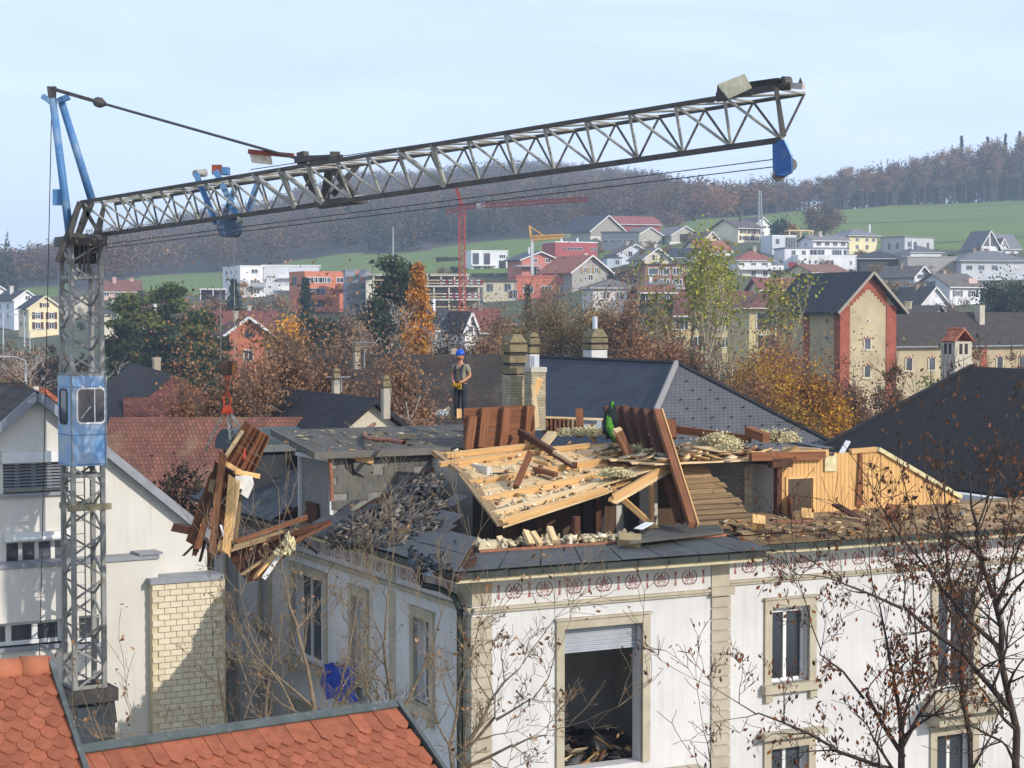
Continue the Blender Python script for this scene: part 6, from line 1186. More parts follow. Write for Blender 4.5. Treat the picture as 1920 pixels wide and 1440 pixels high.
mb = MB(); mb.box(tpt(WT_ + 15, -4, zt_ + 2.9), .7, .7, 2.2, ux, uy); part('chimney', mb, tm, bh)
mb = MB(); mb.beam(tpt(WT_ + .2, -1.0, zt_ - .12), tpt(WT_ + 28, -1.0, zt_ - .12), .14, .14); part('gutter', mb, m_gr, bh)
# street lamps, aerials
def lamp(u, v0, v1, Y, arm, label):
    o = root('street_lamp', at(u, v0, Y), label, 'street lamp', 'street lamps on the left'); a, b = at(u, v0, Y), at(u, v1, Y); g = M('lamp_grey', '#b4b8bc', rough=.5, metal=.2)
    mb = MB(); mb.tube(a, b, .12, .08, 8); part('pole', mb, g, o)
    for sx in arm:
        e = b + V((sx * 1.6, 0, .35)); mb = MB(); mb.path([b, b + V((sx * .7, 0, .28)), e], .05, 6); part('arm', mb, g, o); mb = MB(); mb.box(e + V((sx * .25, 0, -.02)), .8, .25, .14); part('lamp_head', mb, g, o)
lamp(46, 650, 594, 250, (-1, 1), 'double armed street lamp in front of the pale yellow house')
lamp(6, 690, 585, 230, (1,), 'street lamp with single arm at the left frame edge'); lamp(48, 735, 676, 150, (-1,), 'nearer street lamp with curved arm above the road')
lamp(56, 660, 622, 270, (1,), 'low street lamp just right of the double armed one')
for (u, v0, v1, Y, bars, lab) in ((683, 690, 642, 84, ((642, -22, 20), (650, -10, 10)), 'television aerial over the long brown roof'), (640, 735, 706, 64, ((707, -26, 14),), 'low television aerial near the narrow chimney')):
    o = root('aerial', at(u, v0, Y), lab, 'aerial'); mb = MB(); mb.tube(at(u, v0, Y), at(u, v1, Y), .03); part('mast', mb, m_gr, o)
    for v, x0, x1 in bars:
        mb = MB(); mb.tube(at(u + x0, v, Y), at(u + x1, v, Y), .025); part('boom', mb, m_gr, o)
        for k in range(6): p = at(u + x0 + (x1 - x0) * k / 5, v, Y); mb = MB(); mb.tube(p - V((0, .5, 0)), p + V((0, .5, 0)), .015); part('element', mb, m_gr, o)
# ------------------------------------------------------------------ tower crane
m_stl = M('galvanised_steel', '#92928d', '#797974', scale=4, rough=.6, metal=.15, dirt='#6a5440', dscale=3, damt=.2, rnd=.05)
m_jib = M('jib_steel', '#55524d', '#45423e', scale=4, rough=.6, metal=.1, dirt='#4a3a2e', dscale=4, damt=.25)
m_brc = M('brace_steel', '#a9a69c', '#8e8a80', scale=3, rough=.5, metal=.2)
m_blue = M('crane_blue', '#44719f', '#557fa9', scale=1.5, rough=.5, dirt='#93a3ae', dscale=2.2, damt=.4)
m_cab = M('cab_blue', '#5f8fbf', '#7ba3c6', scale=1.2, rough=.55, dirt='#b3b2a8', dscale=1.4, damt=.75, streak=.4)
m_rst = M('rust_red', '#8d4c3c', '#73392c', scale=4)
YM = 41.5; mc = at(160, 700, YM); MX, MY = V((math.cos(R(32)), math.sin(R(32)), 0)), V((-math.sin(R(32)), math.cos(R(32)), 0)); WM_ = .70
cr = root('construction_crane', V((mc.x, mc.y, 0)), 'old blue and grey lattice crane with a cab in its mast lifting roof parts', 'crane')
cx, cy = at(144, 500, YM).x, YM + .4
mp = lambda s, t, z: V((cx, cy, z)) + MX * s * WM_ / 2 + MY * t * WM_ / 2
zc1, zc0, zt0 = at(160, 705, YM).z, at(160, 874, YM).z, at(160, 452, YM).z
mf = part('mast', (lambda mb: [mb.beam(mp(s, t, 0), mp(s, t, zt0), .105, .105, MX) for s in (-1, 1) for t in (-1, 1)] and mb)(MB()), m_stl, cr)
faces = [((-1, -1), (1, -1)), ((1, -1), (1, 1)), ((1, 1), (-1, 1)), ((-1, 1), (-1, -1))]
def lace(z0, z1, n, x=False):
    h = (z1 - z0) / n
    for k in range(n):
        for i, (a, b) in enumerate(faces):
            p, q = (a, b) if (k + i) % 2 else (b, a); mb = MB(); mb.beam(mp(*p, z0 + k * h + .04), mp(*q, z0 + (k + 1) * h - .04), .045, .045, MX); part('mast_brace', mb, m_stl, mf)
lace(zc1, zt0, 6); lace(.6, zc0, 21)
for z in (zc1 + .02, at(160, 520, YM).z, at(160, 893, YM).z, at(160, 1290, YM).z):
    for (a, b) in faces: mb = MB(); mb.beam(mp(*a, z), mp(*b, z), .07, .08, Z); part('mast_ring', mb, m_stl, mf)
mb = MB()
for t in (-.18, .1): mb.tube(mp(0, .55, 0) + MX * t, mp(0, .55, zc0) + MX * t, .018, n=4)
for k in range(int(zc0 / .3)): mb.tube(mp(0, .55, k * .3) - MX * .18, mp(0, .55, k * .3) + MX * .1, .012, n=4)
part('ladder', mb, m_stl, cr)
z = at(160, 952, YM).z; mb = MB(); mb.beam(mp(-1.4, -1.12, z), mp(1.5, -1.12, z), .12, .14); mb.beam(mp(-1.2, 1.12, z), mp(1.3, 1.12, z), .12, .14); part('cross_beam', mb, M('plank_grey', '#8c8468', '#756f58'), cr)
# cab
mb = MB(); mb.box(V((cx, cy, (zc0 + zc1) / 2)), WM_ + .17, WM_ + .17, zc1 - zc0, MX, MY); cab = part('cab', mb, m_cab, cr)
def cabwin(o, ax, nn, w, h, zc, off, mull):
    c = V((cx, cy, zc)) + nn * (WM_ / 2 + .09) + ax * off; mb = MB(); r = .1; P = []
    for (sx, sz) in ((1, 1), (-1, 1), (-1, -1), (1, -1)):
        for k in range(4):
            a = {(1, 1): 0, (-1, 1): 90, (-1, -1): 180, (1, -1): 270}[(sx, sz)] + k * 30; P.append((sx * (w / 2 - r) + r * math.cos(R(a)), sz * (h / 2 - r) + r * math.sin(R(a))))
    n = len(P); t = .035
    for i in range(n): a, b = P[i], P[(i + 1) % n]; mb.beam(c + ax * a[0] + Z * a[1], c + ax * b[0] + Z * b[1], .04, t, nn)
    part('window_frame', mb, m_wframe if mull else m_dark, cab); mb = MB(); mb.prism([c + nn * .004 + ax * x + Z * y for x, y in P], -nn * .003); g = part('window_pane', mb, m_glass, cab)
    if mull:
        mb = MB(); mb.beam(c + ax * .08 + nn * .012 - Z * h / 2, c + ax * .08 + nn * .012 + Z * h / 2, .02, .03, nn); mb.beam(c - ax * .24 + nn * .011 - Z * .28, c - ax * .02 + nn * .011 - Z * .02, .01, .045, nn); part('wiper', mb, m_wframe, cab)
        for k in (-.2, .2): mb = MB(); mb.box(c + ax * k + nn * .03 + Z * (h / 2 + .03), .07, .05, .04, ax, nn.cross(ax)); part('hinge', mb, m_wframe, cab)
for zz in (zc0 + .04, zc0 + .72, zc1 - .25):
    for (ax, nn) in ((MX, -MY), (MY, -MX)): mb = MB(); c = V((cx, cy, zz)) + nn * (WM_ / 2 + .088); mb.beam(c - ax * (WM_ / 2 + .08), c + ax * (WM_ / 2 + .08), .012, .025); part('cab_seam', mb, m_blue, cab)
for s in (-1, 1): mb = MB(); c = V((cx, cy, 0)) - MY * (WM_ / 2 + .09) + MX * s * (WM_ / 2 + .05); mb.beam(c + Z * zc0, c + Z * zc1, .05, .02, MX); part('corner_angle', mb, m_stl, cab)
zw = at(160, 761, YM).z; cabwin(cab, MX, -MY, .66, .80, zw, .06, True); cabwin(cab, -MY, -MX, .5, .78, zw - .02, 0, False)
# head: platform, slewing frames
zp = at(160, 452, YM).z; hd_ = MB(); hd_.box(V((cx, cy, zp)), WM_ + .22, WM_ + .3, .22, MX, MY); part('platform', hd_, m_jib, cr)
T = lambda u, v, dy=0: at(u, v, YM + dy)
for (u0, v0, u1, v1, w, dy) in ((150, 380, 108, 490, .14, -.3), (166, 378, 128, 492, .12, .5), (152, 380, 186, 438, .10, -.35), (174, 380, 150, 438, .10, -.35), (196, 384, 178, 440, .1, .3), (110, 490, 190, 470, .1, .3), (132, 440, 196, 446, .12, -.45), (186, 440, 195, 385, .1, -.3), (150, 378, 132, 440, .12, -.4), (124, 486, 140, 502, .1, -.3), (190, 462, 182, 495, .08, -.2)):
    mb = MB(); mb.beam(T(u0, v0, dy), T(u1, v1, dy), w * .8, w * .8, Z); part('head_frame', mb, m_jib, cr)
mb = MB(); mb.box(T(158, 478, .3), .5, .2, .4, MX, MY); mb2 = part('slewing_gear', mb, m_dark, cr)
for k in range(3): mb = MB(); mb.beam(T(150 + k * 8, 462, .1), T(150 + k * 8, 512, .1), .05, .06); part('head_frame', mb, m_jib, cr)
apx = T(97, 176, .3); feet = [T(131, 442, -.25), T(172, 374, .6)]
for k, f in enumerate(feet): mb = MB(); p = apx + V((.02 + k * .14, k * .2, -.12)); mb.tube(f, p, .095, .085, 12); mb.sm = True; part('a_frame_leg', mb, m_blue, cr)
mb = MB(); mb.beam(T(112, 385), T(112, 355), .12, .3); part('leg_bracket', mb, m_blue, cr)
for (u0, v0, u1, v1) in ((80, 180, 96, 192), (130, 181, 108, 190)): mb = MB(); mb.beam(T(u0, v0, .3), T(u1, v1, .3), .14, .12); part('apex_plate', mb, m_blue, cr)
for du in (-5, 5): mb = MB(); mb.beam(T(97 + du, 162, .3), T(98 + du * .6, 188, .3), .08, .1, V((0, 1, 0))); part('apex_plate', mb, m_jib, cr)
# jib
JA, JB = at(192, 440, YM), at(1466, 262, 30.0)
TA, TB = at(150, 380, YM - .25), at(1340, 182, 31.1)
dJ = (JB - JA).normalized(); perp = V((-dJ.y, dJ.x, 0)).normalized(); perp = perp if perp.y > 0 else -perp
Ljib = (JB - JA).length
TA2 = at(152, 379, YM - .3); near0, near1 = TA2, at(1455, 166, 29.8); far0, far1 = near0 + perp * .95, near1 + perp * .9
jb = part('jib', (lambda mb: [mb.beam(JA, JB, .085, .09), mb.beam(near0, near1, .07, .07), mb.beam(far0, far1, .06, .06)] and mb)(MB()), m_jib, cr)
nB = 22; fr_ = [max(.0, i / nB) for i in range(nB + 1)]
def fmap(i): f = i / nB; return f * (.78 + .22 * f)        # bays grow towards the tip
for i in range(nB):
    f0, f1 = fmap(i), fmap(i + 1); b0, b1 = JA.lerp(JB, f0), JA.lerp(JB, f1); n0, n1 = near0.lerp(near1, f0), near0.lerp(near1, f1); q0, q1 = far0.lerp(far1, f0), far0.lerp(far1, f1); bm_ = b0.lerp(b1, .5)
    heavy = .055 if i in (8, 9, 13) else .027
    for a, b, mt in ((n1, b1, m_brc), (n0, b1, m_brc), (q1, b1, m_jib), (q0, b1, m_jib)): mb = MB(); mb.tube(a, b, heavy if mt is m_brc else .023, n=6); part('jib_brace', mb, mt, jb)
    for a, b in ((n1, q1), (n0, q1)): mb = MB(); mb.tube(a, b, .022, n=5); part('jib_brace', mb, m_brc, jb)
# knee joint of the jib
mb = MB(); kf = (628 - 192) / (1466 - 192); K0 = at(610, 381, YM - .82 * 4.2); K1 = at(676, 373, YM - .82 * 4.8)
mb.beam(at(562, 297, YM - .82 * 3.6), at(600, 380, YM - .82 * 4.1), .14, .14); mb.beam(at(620, 303, YM - .82 * 4.2), at(607, 385, YM - .82 * 4.1), .14, .14); mb.beam(at(618, 308, YM - .82 * 4.3), at(668, 370, YM - .82 * 4.7), .13, .13); mb.beam(at(670, 310, YM - .82 * 4.2), at(624, 366, YM - .82 * 4.2), .12, .12); part('knee_frame', mb, m_jib, cr)
mb = MB(); mb.beam(at(600, 384, YM - .82 * 4.1), at(676, 374, YM - .82 * 4.7), .2, .16); part('knee_plate', mb, m_jib, cr)
mb = MB(); p = at(677, 373, YM - .82 * 4.8); mb.tube(p - V((.16, 0, 0)), p + V((.16, 0, 0)), .08, n=10); part('roller', mb, m_brc, cr)
mb = MB(); mb.beam(at(555, 299, YM - .82 * 3.6), at(640, 296, YM - .82 * 4.4), .12, .14); mb.beam(at(562, 296, YM - .82 * 3.6), at(575, 292, YM - .82 * 3.7), .2, .2); part('knee_lug', mb, m_jib, cr)
mb = MB(); mb.box(at(628, 292, YM - .82 * 4.3), .2, .2, .16); part('knee_pulley', mb, m_jib, cr)
# tie rod, link, ropes
lk = at(186, 192, YM - .4); ja = at(560, 298, YM - .82 * 3.6)
mb = MB(); mb.beam(apx + Z * .12, lk, .06, .08); part('tie_rod', mb, m_jib, cr); mb = MB(); mb.tube(lk, ja, .03, n=8); part('tie_rod', mb, m_jib, cr)
mb = MB(); d_ = (ja - lk).normalized(); mb.lathe(lk - d_ * .15, [(.05, 0), (.11, .06), (.12, .2), (.06, .32)], 8, d_); part('link', mb, m_jib, cr)
mb = MB(); mb.tube(T(97, 195, .3), at(70, 1420, YM + .3), .011, n=5); part('rope', mb, m_dark, cr)
for (v0, v1, vb0, vb1) in ((452, 460, 298, 313),): 
    mb = MB(); mb.tube(at(197, 458, YM), at(1449, 299, 30.1), .009, n=5); part('rope', mb, m_dark, cr); mb = MB(); mb.tube(at(197, 465, YM), at(1449, 313, 30.1), .009, n=5); part('rope', mb, m_dark, cr)
mb = MB(); mb.tube(at(470, 318, YM - .82 * 2.6), at(1340, 190, 31.4), .01, n=4); part('rope', mb, m_dark, cr)
# red bracket with sign plate
mb = MB(); mb.beam(at(467, 284, YM - .82 * 2.7), at(550, 292, YM - .82 * 3.5), .08, .1); part('sign_arm', mb, m_rst, cr); mb = MB(); mb.prism([at(468, 288, YM - .82 * 2.72), at(508, 290, YM - .82 * 3.1), at(511, 309, YM - .82 * 3.1), at(472, 305, YM - .82 * 2.72)], (0, .02, 0)); part('sign_plate', mb, M('rusty_white', '#d8d2c2', '#b99e80', scale=5), cr)
# trolley
for (u0, v0, u1, v1, dy) in ((367, 325, 406, 420, -2.2), (404, 320, 446, 408, -2.5), (446, 340, 416, 418, -1.6), (484, 340, 462, 405, -1.8)):
    mb = MB(); mb.beam(at(u0, v0, YM + dy), at(u1, v1, YM + dy), .10, .12); part('trolley_arm', mb, m_blue, cr)
mb = MB(); mb.box(at(415, 321, YM - .82 * 2.4), .34, .3, .16); part('trolley_box', mb, m_blue, cr); mb = MB(); mb.tube(at(366, 326, YM - .82 * 2.2), at(384, 324, YM - .82 * 1.9), .09, n=10); part('trolley_roller', mb, m_brc, cr); mb = MB(); mb.box(at(407, 318, YM - .82 * 2.5), .2, .2, .2); part('trolley_bracket', mb, m_rst, cr)
P = [(406, 412), (443, 408), (440, 438), (434, 445), (414, 444), (407, 430)]; mb = MB(); mb.prism([at(u, v, 38.7) for u, v in P], (.1, .3, 0)); part('trolley_block', mb, M('trolley_grey', '#4b5b70', '#3c4a5c', rough=.5, scale=3), cr)
mb = MB(); mb.tube(at(446, 412, 38.5), at(456, 411, 38.5), .07, n=10); part('trolley_roller', mb, m_brc, cr)
# tip
mb = MB(); c0 = at(1375, 163, 31.0); mb.prism([at(1346, 158, 29.5), at(1396, 138, 29.3), at(1410, 165, 29.2), at(1366, 185, 29.4)], V((0, .06, 0))); part('tip_panel', mb, M('cream_plate', '#cfc9ae', '#b9b08f', rough=.6, scale=6, stretch=(4, 4, 1)), cr)
mb = MB(); mb.prism([at(1345, 159, 29.6), at(1342, 187, 29.6), at(1364, 185, 29.5)], V((.05, .3, 0))); part('tip_plate', mb, m_jib, cr)
mb = MB(); mb.beam(at(1345, 180, 31), at(1483, 160, 29.7), .08, .10); part('tip_beam', mb, m_jib, cr); mb = MB(); mb.beam(at(1405, 160, 30.5), at(1462, 152, 29.9), .12, .1); part('tip_motor', mb, m_dark, cr)
mb = MB(); c0 = at(1474, 156, 29.8); mb.tube(c0 - V((.06, 0, 0)), c0 + V((.06, .04, 0)), .115, n=16); part('pulley', mb, m_jib, cr); mb = MB(); mb.beam(at(1476, 160, 29.8), at(1507, 162, 29.5), .06, .1); part('tip_arm', mb, M('tip_pinkish', '#b9aca4'), cr)
mb = MB(); mb.prism([at(1496, 158, 29.6), at(1506, 158, 29.6), at(1501, 145, 29.6)], (0, .05, 0)); part('tip_fin', mb, m_dark, cr)
mb = MB(); mb.beam(at(1455, 166, 29.8), at(1470, 256, 29.8), .07, .07, V((0, 1, 0))); part('end_post', mb, m_jib, cr)
mb = MB(); mb.prism([at(1448, 264, 30.1), at(1469, 262, 29.9), at(1483, 292, 29.8), at(1484, 322, 29.8), at(1470, 330, 29.8), at(1449, 327, 30.0)], (.05, .16, 0)); part('sheave_block', mb, M('shaded_blue_steel', '#2c5590', '#386299', rough=.5, scale=5, dirt='#5a6f86', dscale=6), cr)  # blue darkened in the colour because the block faces away from the sun
mb = MB(); mb.prism([at(1469, 264, 29.9), at(1475, 264, 30.1), at(1487, 292, 30.0), at(1482, 292, 29.8)], (.02, .1, 0)); part('sheave_side', mb, M('pale_blue', '#8fb3d0'), cr)
for (u, v) in ((1482, 309), (1461, 328)): c0 = at(u, v, 30.0); mb = MB(); mb.tube(c0 - V((0.0, .02, 0)), c0 + V((.0, .05, 0)), .11, n=18); part('sheave', mb, M('sheave_metal', '#5a5854', '#86807a', scale=5), cr)
# base frame and drum
z0 = at(160, 1305, YM).z
mb = MB(); mb.box(V((cx, cy, z0)), 1.2, 1.2, .3, MX, MY); part('base_platform', mb, m_dark, cr); mb = MB(); mb.box(V((cx + .1, cy, z0 - .8)), .9, .9, 1.1, MX, MY); part('winch_housing', mb, M('winch', '#3c4248', '#2f3438'), cr)
mb = MB(); mb.tube(mp(-.6, -.2, z0 - .6), mp(.6, -.2, z0 - .6), .24, n=14); part('drum', mb, m_gr, cr)
for s in (-1, 1):
    for t in (-1, 1): mb = MB(); mb.beam(mp(s * 1.2, t * 1.2, z0), mp(s * 1.9, t * 1.9, 0), .16, .16); part('base_leg', mb, m_jib, cr)
mb = MB(); mb.beam(mp(1.3, -1.2, z0), mp(1.55, -1.2, z0 - .7), .06, .16); part('flap', mb, m_dark, cr)
# hoist ropes, hook block, sling
YL = 38.6
for u0, u1 in ((413, 414), (439, 440)): mb = MB(); mb.tube(at(u0, 444, YL), at(u1, 676, YL), .010, n=5); part('hoist_rope', mb, m_brc, cr)
hk = root('hook_block', at(425, 706, YL), 'heavy brown hook block hanging on two hoist ropes', 'hook block')
P = [(410, 678), (436, 676), (442, 680), (442, 701), (434, 704), (416, 704), (410, 698)]; mb = MB(); mb.prism([at(u, v, YL) for u, v in P], (0, .2, 0)); part('block', mb, M('block_steel', '#4d4136', '#3a3029', scale=6, rough=.6, dirt='#7a4c2c', dscale=5, damt=.4), hk)
mb = MB(); mb.box(at(439, 690, YL - .02), .06, .2, .26); part('side_plate', mb, M('block_rust', '#96602f', '#6f4524', scale=6), hk)
def chain(name, p, q, parent, mat, r=.012, l=.085, sag=0):
    d = q - p; n = max(2, int(d.length / (l * .72)))
    for k in range(n):
        c0 = p.lerp(q, (k + .5) / n) - Z * sag * math.sin(math.pi * (k + .5) / n); dd = d.normalized(); x = dd.orthogonal().normalized(); x = x if k % 2 else x.cross(dd); mb = MB(); w = l * .3
        pts = [c0 + dd * (l * .5 * math.cos(a)) + x * (w * math.sin(a)) for a in [2 * math.pi * i / 8 for i in range(9)]]; mb.path(pts, r, 4); part(name, mb, mat, parent)
m_chn = M('chain_steel', '#c0bdb4', '#8f8b82', rough=.35, metal=.6, scale=8); m_or = M('sling_red', '#c8492a', '#a83a20', rough=.5, scale=6)
mb = MB(); mb.tube(at(427, 704, YL), at(427, 714, YL), .06, n=8); part('swivel', mb, m_rst, hk); chain('chain_link', at(426, 712, YL), at(425, 742, YL), hk, m_rst, .018, .11)
sg = root('chain_sling', at(426, 770, YL), 'four leg chain sling with a big red ring', 'chain sling')
mb = MB(); cc = at(426, 751, YL); mb.path([cc + V((.075 * math.sin(a), 0, .15 * math.cos(a))) for a in [6.283 * i / 16 for i in range(17)]], .02, 6); part('ring', mb, m_or, sg)
for (u0, v0, u1, v1) in ((422, 762, 418, 776), (430, 762, 435, 775), (425, 764, 428, 778), (421, 770, 433, 772)): mb = MB(); mb.beam(at(u0, v0, YL - .02), at(u1, v1, YL - .02), .05, .06); part('hook', mb, m_or, sg)
for (u0, v0, u1, v1, dy) in ((417, 778, 384, 846, .3), (427, 778, 432, 824, -.2), (429, 778, 437, 818, .3), (433, 775, 452, 806, 0)): chain('chain_link', at(u0, v0, YL), at(u1, v1, YL + dy), sg, m_chn, .013, .085)
# ------------------------------------------------------------------ lifted load
ld = root('lifted_roof_piece', at(420, 960, YL), 'torn brown roof piece of boards and rafters hanging from the chain sling', 'load')
YB = 38.5
PLa = Plane(at(462, 790, YB - .1), at(503, 815, YB + .6), at(418, 866, YB + .1))
TLs = [(462, 791), (503, 816)]; BLs = [(418, 864), (472, 884)]
for k in range(5):
    f0, f1 = k / 5, (k + .8) / 5; g = lambda L_, f: (L_[0][0] + (L_[1][0] - L_[0][0]) * f, L_[0][1] + (L_[1][1] - L_[0][1]) * f); a, b, c, d = g(TLs, f0), g(TLs, f1), g(BLs, f1), g(BLs, f0); st_ = (k % 2) * .0
    A_, B_, C_, D_ = (at(*a, YB - .1 + f0 * .5), at(*b, YB - .1 + f1 * .5), at(*c, YB + .0 + f1 * .5), at(*d, YB + 0 + f0 * .5)); ln = (D_ - A_).length; n_ = (B_ - A_).cross(D_ - A_).normalized(); n_ = n_ if n_.y < 0 else -n_
    mb = MB(); T4 = [A_, B_, C_, D_]; mb.add([p + n_ * (.03 + .05 * (k % 2)) for p in T4] + [p - n_ * .06 for p in T4], [(0, 1, 2, 3), (7, 6, 5, 4), (0, 4, 5, 1), (1, 5, 6, 2), (2, 6, 7, 3), (3, 7, 4, 0)], [[(0, 0), (0, .2), (ln, .2), (ln, 0)]] + [None] * 5); part('board', mb, w_red, ld)
    mb = MB(); e0, e1 = at(b[0] - 1, b[1], YB - .12 + f1 * .5), at(c[0] - 1, c[1], YB - .05 + f1 * .5); mb.beam(e0 + n_ * .06, e1 + n_ * .06, .04, .12, n_); part('rib', mb, w_red, ld)
mb = MB(); mb.beam(at(455, 808, YB - .15), at(418, 864, YB - .12), .09, .08); part('edge_batten', mb, w_pale, ld)
mb = MB(); mb.beam(at(418, 866, YB - .15), at(452, 886, YB), .16, .1); mb.beam(at(440, 884, YB - .1), at(486, 893, YB + .2), .09, .1); part('head_timber', mb, w_pine, ld)
def lb(u0, v0, u1, v1, w, h, mat, y0=0.0, y1=0.0, nm='rafter', up=V((0, 1, 0))): mb = MB(); mb.beam(at(u0, v0, YB + y0), at(u1, v1, YB + y1), w, h, up, .08); part(nm, mb, mat, ld)
lb(418, 850, 398, 1034, .14, .16, w_red, -.25, -.3); lb(410, 868, 372, 1010, .16, .05, w_dk, -.1, -.1, 'board'); lb(404, 892, 360, 1016, .26, .05, w_red, 0, .1, 'board'); lb(400, 900, 368, 1030, .12, .05, w_grey, -.12, 0, 'board')
lb(388, 968, 372, 1024, .14, .05, w_red, -.2, -.2, 'board'); lb(384, 984, 366, 1036, .1, .05, w_dk, -.15, -.1, 'board'); lb(436, 895, 424, 1036, .16, .12, w_pine, -.3, -.35); lb(448, 905, 429, 1040, .06, .14, w_pale, -.1, -.2); lb(428, 882, 408, 1032, .3, .05, w_dk, .15, .1, 'board'); lb(445, 930, 437, 1010, .2, .04, w_grey, .1, .1, 'board'); lb(420, 960, 405, 1034, .2, .06, w_red, -.05, -.1, 'board'); lb(412, 1022, 432, 1036, .2, .1, w_pine, -.3, -.3, 'block')
lb(328, 988, 358, 994, .18, .2, w_dk, .2, .1, 'beam_end'); lb(376, 1010, 346, 1040, .05, .05, w_dk, 0, 0, 'lath'); lb(366, 1010, 362, 1042, .04, .04, w_red, 0, 0, 'lath'); lb(385, 1012, 376, 1048, .06, .05, w_dk, 0, 0, 'lath'); lb(399, 1010, 392, 1046, .05, .05, w_red, 0, 0, 'lath'); lb(414, 985, 420, 1005, .04, .04, m_wframe, -.45, -.45, 'lath')
mb = MB(); mb.prism([at(u, v, YB - .05) for u, v in ((441, 890), (470, 893), (474, 908), (468, 922), (463, 934), (452, 926), (441, 924))], (.02, .05, 0)); part('white_board', mb, M('white_sheet', '#e6e4de', '#d4d1c8', scale=6, bump=.4), ld)
mb = MB(); mb.box(at(449, 920, YB - .08), .1, .02, .08); part('hole', mb, m_dark, ld)
mb = MB(); mb.lathe(at(458, 862, YB - .2), [(.02, 0), (.045, .05), (.03, .18), (.01, .24)], 6); part('red_hook', mb, m_or, ld)
mb = MB(); mb.prism([at(u, v, YB + .25) for u, v in ((408, 890), (424, 900), (420, 985), (404, 1010), (398, 960))], (0, .05, 0)); part('dark_lining', mb, m_dark, ld)
# lower panel
LWp = [(436, 1024), (470, 1012), (536, 1000), (548, 1012), (554, 1022), (520, 1044), (492, 1090), (465, 1088), (433, 1052)]
P0 = Plane(at(436, 1024, YB), at(575, 985, YB + .5), at(465, 1090, YB + .5))
for k in range(7):
    f0, f1 = k / 7, (k + .96) / 7; L_ = [(436, 1022), (432, 1050), (464, 1092)]; R_ = [(618, 976), (556, 1022), (496, 1086)]; a, b, c, d = lp(L_, f0), lp(R_, f0), lp(R_, f1), lp(L_, f1)
    mb = MB(); mb.prism([P0.at(*a), P0.at(*b), P0.at(*c), P0.at(*d)], P0.n * .04); part('lower_board', mb, w_dk, ld)
for (u0, v0, u1, v1, w, h, mt, o) in ((440, 1016, 575, 970, .13, .1, w_red, -.3), (436, 1028, 532, 998, .06, .12, w_grey, -.35), (500, 1012, 618, 978, .2, .08, w_dk, -.2), (520, 1030, 619, 982, .18, .06, w_red, -.25), (478, 1082, 516, 1040, .12, .05, w_pine, -.3), (455, 1076, 490, 1052, .1, .05, w_grey, -.3)): lb(u0, v0, u1, v1, w, h, mt, o, o + .2, 'rafter', Z)
mb = MB(); mb.beam(at(494, 1085, YB - .25), at(524, 1042, YB - .2), .1, .03, V((0, 1, 0))); part('white_strip', mb, m_wframe, ld)
def wool(u, v, w, h, sd, nm):
    bm = bmesh.new(); bmesh.ops.create_icosphere(bm, subdivisions=3, radius=1); rg = np.random.default_rng(sd)
    for x in bm.verts: c = x.co; k = 1 + .3 * math.sin(c.x * 6 + sd) * math.sin(c.z * 5) + rg.normal() * .1; x.co = V((c.x * w * k, c.y * .12 * k, c.z * h * k))
    me = bpy.data.meshes.new('wool'); bm.to_mesh(me); bm.free(); me.materials.append(m_wool); link('wool_tuft', me, at(u, v, YB - .35), ld)
wool(542, 1022, .14, .18, 1, ''); wool(528, 1036, .16, .08, 2, ''); wool(540, 1012, .05, .16, 3, '')
# ------------------------------------------------------------------ worker
def skin(name, chain_, mat, parent, sub=2):
    me = bpy.data.meshes.new(name); vs, es = [], []; rad = []
    for ch in chain_:
        st_ = None
        for i, (p, r_) in enumerate(ch):
            k = next((j for j, q_ in enumerate(vs) if (q_ - V(p)).length < 1e-5), None)
            if k is None: vs.append(V(p)); rad.append(r_); k = len(vs) - 1
            if st_ is not None and st_ != k: es.append((st_, k))
            st_ = k
    me.from_pydata([tuple(v) for v in vs], es, []); o = bpy.data.objects.new(name, me); COL.objects.link(o); sm = o.modifiers.new('s', 'SKIN'); sm.use_smooth_shade = True
    for i, x in enumerate(me.skin_vertices[0].data): x.radius = rad[i] if isinstance(rad[i], tuple) else (rad[i], rad[i]); x.use_root = (i == 0)
    ss = o.modifiers.new('d', 'SUBSURF'); ss.levels = sub; ss.render_levels = sub; dg_ = bpy.context.evaluated_depsgraph_get(); m2 = bpy.data.meshes.new_from_object(o.evaluated_get(dg_)); bpy.data.objects.remove(o); m2.materials.clear(); m2.materials.append(mat)
    m2.name = name; m2.shade_smooth(); r_ = link(name, m2, V((0, 0, 0)), None)
    if parent is not None: r_.parent = parent; r_.location = (0, 0, 0)
    return r_
wp = at(864, 788, 47.6); wk = root('person', wp, 'worker in blue helmet, grey shirt and dark trousers standing on the flat roof', 'person', rot=R(-28), local=True)
m_skin = M('skin', '#c08a6c', '#b07a5e', rough=.6); m_shirt = M('shirt', '#8d8a74', '#77745f', scale=9, rough=.95, kind='obj'); m_trs = M('trousers', '#33373f', '#272a31', scale=8, rough=.95, kind='obj', dirt='#5a5d62', dscale=4, damt=.2); m_helm = M('helmet_blue', '#1f55c4', '#1a4bb0', rough=.3, kind='obj'); m_glv = M('glove_yellow', '#b98f2e', '#8d6a22', rough=.9, kind='obj'); m_boot = M('boots', '#3a3128', rough=.9); m_hair = M('beard', '#5a3f2c', rough=.95); m_vest = M('harness', '#1f2a48', '#182038', rough=.8)
